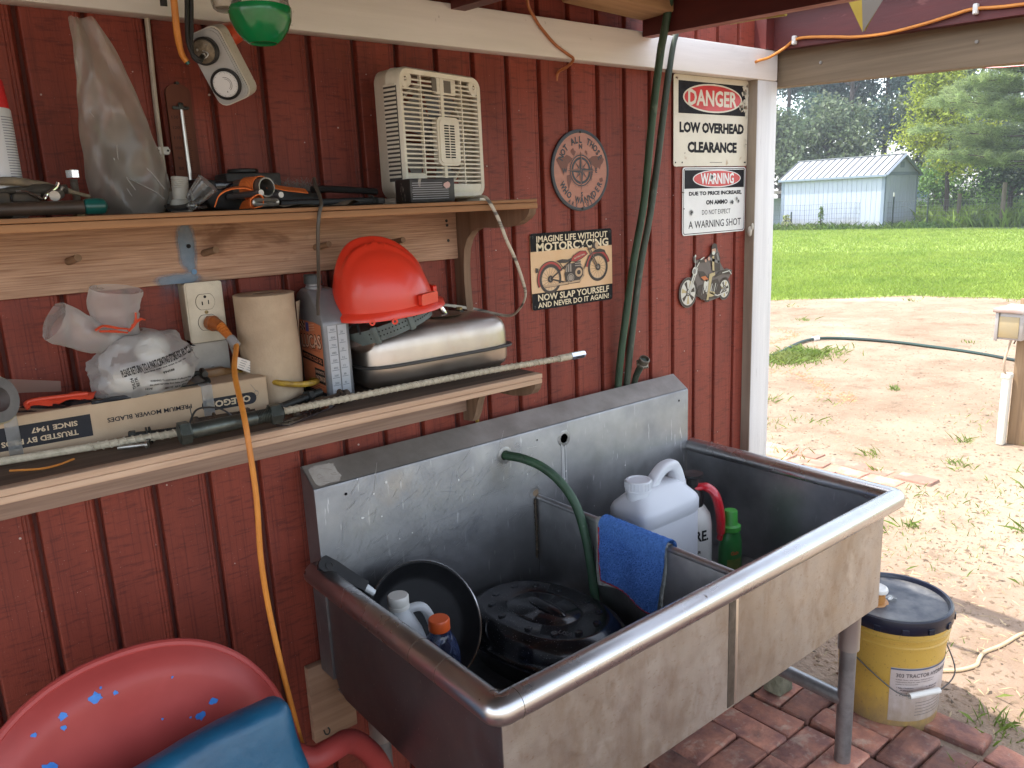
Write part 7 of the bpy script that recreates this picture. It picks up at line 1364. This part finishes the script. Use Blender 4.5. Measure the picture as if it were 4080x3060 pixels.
btext('303 TRACTOR HYDRAULIC',ac-.52,.192,.0125,.175)
btext('SUPER TRAC 303 Tractor Hydraulic Fluid is a',ac-.52,.178,.0042,.11); btext('replacement fluid for older tractors where',ac-.52,.171,.0042,.105); btext('quality is recommended.',ac-.52,.164,.0042,.06)
for k,t in enumerate(('Allis Chalmers','Allison','Caterpillar','Deutz')): btext('• '+t,ac-.50,.153-.008*k,.0045,.045); btext('• '+('Ford','John Deere','Kubota','White')[k],ac+.10,.153-.008*k,.0045,.038)
for k in range(5): b.add([bcyl(a,z,.0012) for a in [ac-.1+.9*i/8 for i in range(9)] for z in (.104-.010*k,.1055-.010*k)],[(2*i,2*i+2,2*i+3,2*i+1) for i in range(8)])
obj('label_print',b,[mat('label_blue_grey',(.08,.10,.15),.6),mat('label_ink',(.11,.09,.085),.7)],bk_,smooth=False,fix=False)
# bail handle
ea,eb=math.radians(-118-83),math.radians(-118+88)
pA,pB=Vector(bcyl(ea,.262,.004)),Vector(bcyl(eb,.262,.004)); mid=Vector(bcyl(ac-.05,.150,.022)); side=(pB-pA).normalized()
b=B(); b.tube([pA,Vector(bcyl(ea+.12,.225,.012)),Vector(bcyl(ac-.62,.165,.024)),mid-side*.05+Vector((0,0,.002)),mid,mid+side*.05-Vector((0,0,.0)),Vector(bcyl(ac+.72,.180,.03)),Vector(bcyl(eb-.10,.225,.014)),pB],.0020,8,k=6); obj('bail_wire',b,WIREM,bk_)
b=B(); b.tube([mid-side*.048,mid+side*.048],.0085,14); obj('bail_grip',b,AGED,bk_); 
for p in (pA,pB): b=B(); b.sph(p,(.010,.010,.010),12,8); obj('bail_ear',b,YELB,bk_)
b=B(); q=random.Random(5)
for i in range(1): b.box(1.885,1.955,-.40,-.345,.0285,.13,.008)
b.v=[(x+q.uniform(-.004,.004),y+q.uniform(-.004,.004),z+q.uniform(-.003,.003)) for x,y,z in b.v]; obj('mossy_block',b,STONE,label='small rough mossy stone block standing on the bricks under the sink',cat='block',ang=60)
b=B(); b.lathe([(.0,.11),(.075,.11),(.082,.113),(.088,.150),(.092,.152),(.092,.156),(.086,.156)],(1.93,-.27,.03),n=32); obj('white_pail',b,AGED,label='edge of a white plastic pail standing behind the sink leg',cat='pail') 
# ================================================================ yard
b=B(); b.tube([(5.3,2.60,.012),(6.1,2.62,.012),(6.6,2.66,.014),(6.95,2.74,.02),(7.26,2.80,.02),(7.5,2.76,.02),(7.65,2.58,.018),(7.72,2.33,.018),(7.75,2.05,.016),(7.72,1.78,.016),(7.69,1.5,.014),(7.62,1.2,.012),(7.5,.9,.012),(7.4,.5,.012),(7.35,-.5,.012),(7.4,-2,.012)],.015,8,k=6); gh=obj('garden_hose',b,mat('yard_hose_green',(.008,.016,.014),.45,0,(.015,.05,.035),ns=.7),label='dark green garden hose curving across the bare yard',cat='hose')
b=B(); b.cyl((7.42,2.79,.02),(7.49,2.775,.02),.026,n=12); obj('hose_band',b,AGED,gh)
b=B(); b.tube([(2.33,-.60,.006),(2.40,-.632,.006),(2.45,-.672,.006),(2.515,-.697,.006),(2.56,-.69,.007),(2.615,-.685,.006),(2.70,-.706,.006),(2.84,-.728,.006),(3.0,-.80,.006),(3.2,-.86,.006)],.0062,8,k=5); obj('tan_cord',b,TANC,label='tan cord lying on the dirt to the right of the bucket',cat='cord')
up=thing('utility_post','short wooden post with a grey metal utility box and a white conduit','post',(5.12,.04,0))
b=B(); b.box(5.07,5.165,-.055,.04,0,.86,.004); obj('post',b,UPOST,up)
ub=B(); ub.box(4.845,5.065,-.06,.075,.655,.805,.004); bo_=obj('utility_box',ub,BOXG,up)
b=B(); b.box(4.8405,4.8448,-.042,.060,.667,.785,.002); b.mi(1).box(4.835,4.8425,.060,.078,.648,.805,.002); obj('side_panel',b,[BOXT,BOXG],bo_); b=B(); b.box(4.825,5.075,-.075,.090,.806,.828,.004); obj('box_lid',b,mat('rusty_box_lid',(.34,.22,.17),.5,.3,(.42,.38,.35),ns=7),bo_)
b=B(); b.box(5.0,5.055,.035,.075,0,.415,.010); b.mi(0).box(4.995,5.06,.030,.08,.40,.43,.008); obj('conduit',b,PVCS,up)
b=B(); b.tube([(5.04,.05,.655),(5.015,.055,.60),(4.985,.06,.53),(4.99,.062,.46),(5.02,.058,.42)],.007,8,k=5); obj('cable',b,mat('tan_cable',(.45,.34,.24),.6),up); b=B(); b.tube([(5.055,.03,.655),(5.057,.04,.62),(5.05,.045,.60)],.004,6); obj('padlock_tail',b,RUST,up)
b=B(); b.tube([(5.09,-.058,.30),(5.12,-.06,.22),(5.17,-.05,.18)],.004,6,k=4); obj('wire',b,IRON,up)
up.location.x-=.03; up.location.y+=.085
# ================================================================ shed
sd_=thing('shed','pale blue grey wooden shed with a ribbed metal gable roof at the lawn edge','shed',(31.3,15.6,0)); sx0,sx1,sy0,sy1,zb,ze,zr=30.05,32.65,13.42,17.75,.12,2.09,2.76; xm=(sx0+sx1)/2
b=B(); b.box(sx0,sx1,sy0,sy1,zb,ze); b.prism([(sx0,ze+.001),(sx1,ze+.001),(xm,zr-.02)],-sy1,-sy0,Matrix(((1,0,0,0),(0,0,-1,0),(0,1,0,0),(0,0,0,1)))); obj('walls',b,SHEDW,sd_,smooth=False)
pb_=None
for i in range(22):
    y=sy0+.1+i*.197
    if y>sy1-.1: break
    b=B(); b.box(sx0-.012,sx0-.001,y,y+.185,zb,ze-.02); obj('siding_board',b,SHEDW,sd_,smooth=False)
for i in range(12):
    x=sx0+.12+i*.2
    if x>sx1-.2: break
    b=B(); b.box(x,x+.188,sy0-.012,sy0-.001,zb,ze-.10); obj('siding_board',b,SHEDW,sd_,smooth=False)
for (x0,x1,y0,y1) in ((sx0-.022,sx0+.02,sy0-.03,sy0+.10),(sx0-.03,sx0+.09,sy0-.0225,sy0+.02),(sx0-.022,sx0+.02,sy1-.12,sy1+.02),(sx1-.09,sx1+.03,sy0-.0225,sy0+.02)):
    b=B(); b.box(x0,x1,y0,y1,zb-.02,ze); obj('corner_trim',b,SHEDT,sd_,smooth=False)
b=B(); b.box(sx0-.02,sx1+.02,sy0-.028,sy0-.013,ze-.09,ze+.03); obj('gable_trim',b,SHEDT,sd_,smooth=False)
ov_=.14; dz=(zr-ze)/(xm-sx0)
for sgn in (-1,1):
    xe=xm+sgn*(xm-sx0+ov_); zz=ze-dz*ov_; b=B(); y0,y1=sy0-.12,sy1+.1
    b.add([(xm,y0,zr+.02),(xm,y1,zr+.02),(xe,y1,zz+.02),(xe,y0,zz+.02),(xm,y0,zr-.01),(xm,y1,zr-.01),(xe,y1,zz-.01),(xe,y0,zz-.01)],[(0,1,2,3),(7,6,5,4),(0,3,7,4),(1,5,6,2),(3,2,6,7),(0,4,5,1)]); ro=obj('roof',b,ROOFM,sd_,smooth=False)
    for i in range(17):
        y=y0+.06+i*(y1-y0-.12)/16; b=B(); t=Vector((xe-xm,0,zz-zr)); b.tube([(xm,y,zr+.028),(xe,y,zz+.028)],.026,4); obj('roof_rib',b,SEAM,ro,smooth=False)
    b=B(); b.tube([(xm,y0-.004,zr-.02),(xe,y0-.004,zz-.02)],.05,4); obj('barge_board',b,SHEDT,ro,smooth=False); b=B(); b.box(xe-.02,xe+.02,y0,y1,zz-.06,zz+.018); obj('fascia',b,SHEDT,ro,smooth=False)
b=B(); b.box(xm-.06,xm+.06,sy0-.12,sy1+.1,zr+.022,zr+.05,.01); obj('ridge_cap',b,ROOFM,sd_)
b=B(); b.box(xm-.14,xm+.14,sy0-.02,sy0-.002,2.28,2.50); obj('gable_vent',b,SHEDT,sd_,smooth=False)
# open lean-to just left of the shed
lt=thing('lean_to','open wooden lean-to with a pale roof beside the far end of the shed','lean-to',(31,19.2,0))
b=B(); b.box(29.9,32.2,18.2,21.5,1.50,1.62); obj('roof',b,mat('pale_lean_to_roof',(.48,.40,.30),.6),lt,smooth=False)
for x,y in ((30.0,18.3),(30.0,20.6),(32,18.3),(32,20.6)): b=B(); b.box(x-.06,x+.06,y-.06,y+.06,0,1.5); obj('post',b,UPOST,lt,smooth=False)
b=B(); b.box(32.05,32.12,18.3,21.4,.05,1.3); obj('back_wall',b,mat('blue_tarp_wall',(.30,.36,.42),.6),lt,smooth=False)
# parked blue-white trailer glimpsed right of the shed
tr=thing('parked_trailer','blue and white camper partly hidden behind the shed and the pine','camper',(41,18,0)); b=B(); b.box(40,43.5,17.65,20.6,.6,2.2,.15,3); obj('body',b,mat('camper_white',(.60,.63,.66),.4),tr); b=B(); b.box(39.97,40.0,17.9,20.3,1.0,1.55); b.box(40.2,43.2,17.62,17.65,1.0,1.55); obj('blue_band',b,RUST2,tr,smooth=False)
for x in (41,42.6): b=B(); b.cyl((x,17.67,.35),(x,17.9,.35),.35,n=24); obj('wheel',b,RUBBER,tr)
# fence: T-posts, wood post, woven wire
FL=[(29.3,18.6),(29.75,16.2),(29.95,14.6),(30.4,13.15),(31.2,11.9),(32.4,10.1),(33.6,8.2),(35,6)]
fe_=thing('wire_fence','woven wire fence with mixed posts along the back of the lawn','fence',(31,12,0))
def fpt(s_):
    L=[0]
    for a,c in zip(FL[:-1],FL[1:]): L.append(L[-1]+math.dist(a,c))
    s_*=L[-1]; 
    for i in range(len(FL)-1):
        if s_<=L[i+1]: k=(s_-L[i])/(L[i+1]-L[i]); return (FL[i][0]+(FL[i+1][0]-FL[i][0])*k,FL[i][1]+(FL[i+1][1]-FL[i][1])*k)
    return FL[-1]
b=B(); N=150
for z in (.12,.28,.44,.62,.82,1.02): b.tube([(*fpt(i/60),z+.02*math.sin(i*.5)) for i in range(61)],.0045,3,caps=False)
for i in range(N+1): x,y=fpt(i/N); b.tube([(x,y,.05),(x,y,1.02)],.0035,3,caps=False)
obj('woven_wire',b,WIREF,fe_,kind='stuff',smooth=False,fix=False)
for x,y,h,tp in ((29.35,18.4,1.15,0),(29.6,17.0,.75,0),(30.38,13.2,1.35,1),(31.0,12.2,1.2,0)):
    b=B(); b.box(x-.02,x+.02,y-.02,y+.02,0,h); 
    if tp: b.mi(1).box(x-.024,x+.024,y-.024,y+.024,h-.14,h+.01)
    obj('metal_post',b,[TPOST,AGED],fe_,smooth=False)
for x,y,h in ((32.35,10.15,1.55),(33.4,8.55,1.1),(33.9,12.3,1.2)):
    b=B(); b.tube([(x,y,0),(x+.02,y,h)],[.085,.075],10); obj('wood_post',b,WPOST,fe_)
# tall weeds under the fence, field beyond
x=NP.uniform(0,1,16000); pts_=np.array([fpt(t) for t in np.linspace(0,1,400)]); ii=(x*399).astype(int); px=pts_[ii,0]+NP.normal(0,.28,16000); py=pts_[ii,1]+NP.normal(0,.2,16000); hh=np.abs(NP.normal(.10,.10,16000))+.03
V,F=blades(16000,px,py,hh,np.full(16000,.02),.5); nobj('fence_weeds',V,F,WEED,kind='stuff',label='rough weeds growing along the wire fence',cat='weeds')
n=52000; px=NP.uniform(31,60,n); py=NP.uniform(-6,30,n); k=(py<px*.42-0.5)|(px>34); k&=~((px>29.9)&(px<32.8)&(py>13.2)&(py<18)); px,py=px[k],py[k]; n=len(px); V,F=blades(n,px,py,NP.uniform(.15,.75,n),np.full(n,.05),.45); nobj('rough_field',V,F,mat('field_grass',(.12,.20,.028),.6,0,(.18,.25,.045),ns=.6,translu=.4,isl=.4),kind='stuff',label='tall sunlit field grass behind the fence',cat='grass')
b=B(); b.flat([(29.6,-60),(120,-60),(120,60),(29.2,60)],.008); obj('field',b,mat('field_green',(.09,.13,.025),.95),kind='structure',smooth=False,fix=False)
def plant(name,label,cat,x,y,h,r,n,m,lf,stem=True):
    t=thing(name,label,cat,(x,y,0)); a=NP.uniform(0,2*np.pi,n); z=NP.uniform(.1,1,n)*h; q=r*(1-.6*z/h)*np.sqrt(NP.uniform(0,1,n)); cx,cy2=x+q*np.cos(a),y+q*np.sin(a); leaf_mesh('leaves',np.stack([cx,cy2,z],1),lf,m,t)
    b=B(); 
    for k in range(4): b.tube([(x+.03*k-.04,y,0),(x+.05*(k-1.5),y+.02*k,h*.85)],.008,4)
    obj('stem',b,BARK,t); return t
def leaf_mesh(name,C,size,m,par,aspect=.55,down=0.):
    n=len(C); s_=size*NP.uniform(.6,1.35,n)[:,None]; d=NP.normal(0,1,(n,3)); d[:,2]-=down; d/=np.linalg.norm(d,axis=1)[:,None]; e=np.cross(d,NP.normal(0,1,(n,3))); e/=np.linalg.norm(e,axis=1)[:,None]+1e-9
    V=np.empty((n,4,3)); V[:,0]=C-d*s_; V[:,1]=C+e*s_*aspect; V[:,2]=C+d*s_; V[:,3]=C-e*s_*aspect; V=V.reshape(-1,3)-np.array(wloc(par)); F=np.arange(4*n).reshape(n,4); return nobj(name,V,F,m,par=par)
plant('tall_weed','tall leafy weed standing against the pale shed wall','weed',29.55,15.65,.95,.16,160,WEED,.05)
plant('flowering_weed','pale flowering weed clump at the left part of the shed wall','weed',29.5,17.15,.62,.30,220,mat('pale_flower',(.45,.40,.22),.6,0,(.12,.20,.04),ns=6,isl=.3),.05)
plant('leafy_weed','tall green weed beside the fence post left of the shed','weed',29.4,18.15,1.05,.22,260,WEED,.06)
plant('broadleaf_weed','broad leaved light green weed beside the wooden fence post','weed',32.2,11.1,.55,.3,200,mat('light_weed',(.17,.25,.06),.5,translu=.3,isl=.3),.07)
# ================================================================ trees
def limbs(par,x,y,h,r,n,spread,seed,z0=.35,lean=0.):
    q=random.Random(seed); b=B(); pts=[Vector((x+lean*(k/6)**1.5+q.gauss(0,.05)*k*.3,y+q.gauss(0,.05)*k*.3,h*k/6)) for k in range(7)]; b.tube(pts,[r*(1-.8*k/6)+.015 for k in range(7)],8); ends=[]
    for i in range(n):
        u=z0+(1-z0)*(i+.5)/n*.95; k=min(5,int(u*6)); p=pts[k].lerp(pts[k+1],u*6-k); a=q.uniform(0,6.28); L=spread*(1.1-u*.7)*q.uniform(.6,1.1); e=p+Vector((math.cos(a)*L,math.sin(a)*L,L*q.uniform(.2,.75))); m_=p.lerp(e,.5)+Vector((0,0,L*.1)); r0=r*(1-.75*u)*.45+.01; b.tube([p,m_,e],[r0,r0*.65,r0*.3],5); ends+= [m_,e,p.lerp(e,.8)]
        for s_ in range(2): f=e+Vector((q.gauss(0,.35)*L*.6,q.gauss(0,.35)*L*.6,q.uniform(-.05,.4)*L*.6)); b.tube([m_,f],[r0*.4,r0*.15],4); ends.append(f)
    obj('trunk',b,BARK,par,fix=False); return ends
def tree(name,label,x,y,h,spread,nl,lf,m,seed,z0=.35,nb=16,r=.2,clump=.55,group=None,lean=0.,shape=1.):
    t=thing(name,label,'tree',(x,y,0),group); ends=limbs(t,x,y,h,r,nb,spread,seed,z0,lean); q=np.random.default_rng(seed); E=np.array([tuple(e) for e in ends]); k=q.integers(0,len(E),nl); C=E[k]+q.normal(0,clump,(nl,3))*np.array([1,1,.7]); C=C[C[:,2]>.3]; leaf_mesh('crown',C,lf,m,t); return t
# dark wood behind the shed: tall trees one behind the other, sky between them
spec=[ # x,y,h,spread,nleaf,mat,label
 (44,31.5,8.2,2.4,5200,LEAFD,'dark bushy tree at the far left edge beside the white post',.25),
 (47,28.4,13,2.6,2600,LEAFM,'slender bare-stemmed tree with a thin crown and sky behind its trunk',.62),
 (50,27.2,14,3.6,6500,LEAFD,'tall dark tree to the right of the slender bare-stemmed tree',.30),
 (46,23.6,12.5,3.2,7000,LEAFD,'tall dark blue-green tree rising above the middle of the shed roof',.22),
 (50,23.5,14.5,3.8,8000,LEAFD,'tallest dark tree with a rounded top above the shed ridge',.25),
 (48,20.3,10.2,2.9,6500,LEAFD,'dark tree above the right end of the shed roof',.18),
 (42,25.5,5.6,2.6,5200,LEAFM,'low olive tree just behind the left half of the shed roof',.15),
 (41,22.0,5.4,2.5,5200,LEAFM,'low olive tree just behind the right half of the shed roof',.12),
 (40,28.2,4.6,2.2,4200,LEAFD,'low dark tree filling the gap left of the shed',.1),
 (45,18.0,7.2,2.4,5200,LEAFM,'dark olive tree seen between the shed gable and the pine',.14),
 (58,33,11,4.,5200,LEAFD,'distant dark tree low behind the slender tree',.1),
 (60,24,12,4.5,6000,LEAFD,'distant dark tree behind the shed ridge',.1)]
for i,(x,y,h,s_,nl,m,lab,z0) in enumerate(spec): tree('dense_tree',lab,x,y,h*1.12 if h>6 else h,s_*1.05,int(nl*1.6),.125,m,20+i,z0,18,.2 if i!=1 else .17,.46 if i!=1 else .42,'trees in the dark wood behind the shed')
tree('young_tree','yellow-green broadleaf tree leaning out from the left side of the pine',33.8,12.75,6.6,1.9,9000,.075,LEAFY,61,.25,22,.09,.34)
tree('dark_shrub','dark green bushy tree with a bare stem behind the wire fence',36.5,11.4,3.0,1.7,5200,.07,mat('shrub_leaf',(.035,.065,.022),.6,isl=.5,translu=.3),63,.28,14,.10,.35)
tree('roadside_bush','bright green bush at the right edge behind the wire fence',36.5,8.2,2.4,1.7,5000,.07,mat('bright_bush_leaf',(.10,.19,.03),.6,isl=.4,translu=.4),64,.1,14,.05,.4)
for i,(x,y,h,s_,lab) in enumerate(((52,15.5,5.5,3.0,'low hedge tree closing the gap right of the shed'),(54,11.5,6.0,3.4,'broad hedge tree behind the dark bushy tree'),(50,8.2,5.5,3.2,'broad hedge tree behind the pine boughs'),(56,18.6,6.5,3.0,'hedge tree behind the shed gable'),(60,6,7,4,'far hedge tree at the right edge'))): tree('hedge_tree',lab,x,y,h,s_,5200,.14,LEAFM,80+i,.06,18,.10,.6,'hedge trees beyond the field')
BB=bpy.data.materials['bright_bush_leaf']; DB=bpy.data.materials['shrub_leaf']
for i,(x,y,h,s_,m,lab) in enumerate(((40,15.6,2.3,1.2,BB,'bright bush just right of the shed end behind the fence'),(41,14.0,3.2,1.5,DB,'dark bush between the shed and the dark bushy tree'),(40,12.6,2.4,1.4,BB,'bright bush left of the dark bushy tree'),(42,10.6,3.4,1.7,DB,'dark bush behind the wooden fence post'),(41,8.6,2.8,1.6,BB,'bright bush low under the pine boughs'))): tree('field_bush',lab,x,y,h,s_,3600,.075,m,100+i,.05,14,.05,.4,'bushes behind the wire fence')
# pine: whorled branches with needle tufts
pi_=thing('pine_tree','large feathery pine tree filling the upper right behind the fence','tree',(31.6,8.5,0)); q=random.Random(77); b=B(); px_,py_,H=31.6,8.5,11.; b.tube([(px_,py_,0),(px_+.05,py_,4),(px_,py_+.05,8),(px_,py_,H)],[.19,.15,.09,.03],10); T=[];D=[]
z=1.9
while z<10.6:
    for k in range(6):
        a=q.uniform(0,6.28); L=(3.9-.22*(z-2))*q.uniform(.65,1.08); L=max(.5,L); p=Vector((px_,py_,z+q.uniform(-.15,.15))); P=[p+Vector((math.cos(a)*L*t,math.sin(a)*L*t,L*(.22*t-.20*t*t+.10*t**3)+.10*math.sin(t*7+a))) for t in (0,.2,.4,.6,.8,1.)]; b.tube(P,[.035,.03,.024,.018,.012,.006],5)
        for j in range(22):
            t=q.uniform(.28,1.); i=min(4,int(t*5)); c=P[i].lerp(P[i+1],t*5-i); sa=a+q.choice((-1,1))*q.uniform(.4,1.1); sl=L*.30*q.uniform(.4,1.)*(1.25-t*.6); e=c+Vector((math.cos(sa)*sl,math.sin(sa)*sl,sl*q.uniform(-.05,.35))); b.tube([c,e],[.008,.004],3,caps=False)
            for w_ in (.35,.6,.85,1.): T.append(c.lerp(e,w_)); D.append((e-c).normalized())
        T.append(P[-1]); D.append((P[-1]-P[-2]).normalized())
    z+=q.uniform(.34,.46)
obj('trunk',b,BARK,pi_,fix=False)
T=np.array([tuple(t) for t in T]);D=np.array([tuple(d) for d in D]); m_=20; n=len(T)*m_; C=np.repeat(T,m_,0)+NP.normal(0,.05,(n,3)); d=np.repeat(D,m_,0)*.8+NP.normal(0,.6,(n,3)); d[:,2]+=.15; d/=np.linalg.norm(d,axis=1)[:,None]; e=np.cross(d,NP.normal(0,1,(n,3))); e/=np.linalg.norm(e,axis=1)[:,None]; Ln=NP.uniform(.14,.26,n)[:,None]
V=np.empty((n,3,3)); V[:,0]=C-e*.011; V[:,1]=C+e*.011; V[:,2]=C+d*Ln; V=V.reshape(-1,3)-np.array(pi_.location); nobj('needles',V,np.arange(3*n).reshape(n,3),NEEDLE,par=pi_)

# ================================================================ air: an even pale haze volume added to lift the dark trees
hm=bpy.data.materials.new('added_haze'); hm.use_nodes=True; t=hm.node_tree; t.nodes.clear(); o_=t.nodes.new('ShaderNodeOutputMaterial'); pv_=t.nodes.new('ShaderNodeVolumePrincipled'); pv_.inputs['Density'].default_value=.0016; pv_.inputs['Color'].default_value=(.86,.92,1,1); pv_.inputs['Anisotropy'].default_value=.3; t.links.new(pv_.outputs[0],o_.inputs['Volume'])
b=B(); b.box(-130,130,-130,130,-1.4,20); hz_=obj('haze',b,hm,kind='stuff',label='thin pale haze volume added over the yard to lighten the far trees',cat='haze',smooth=False)
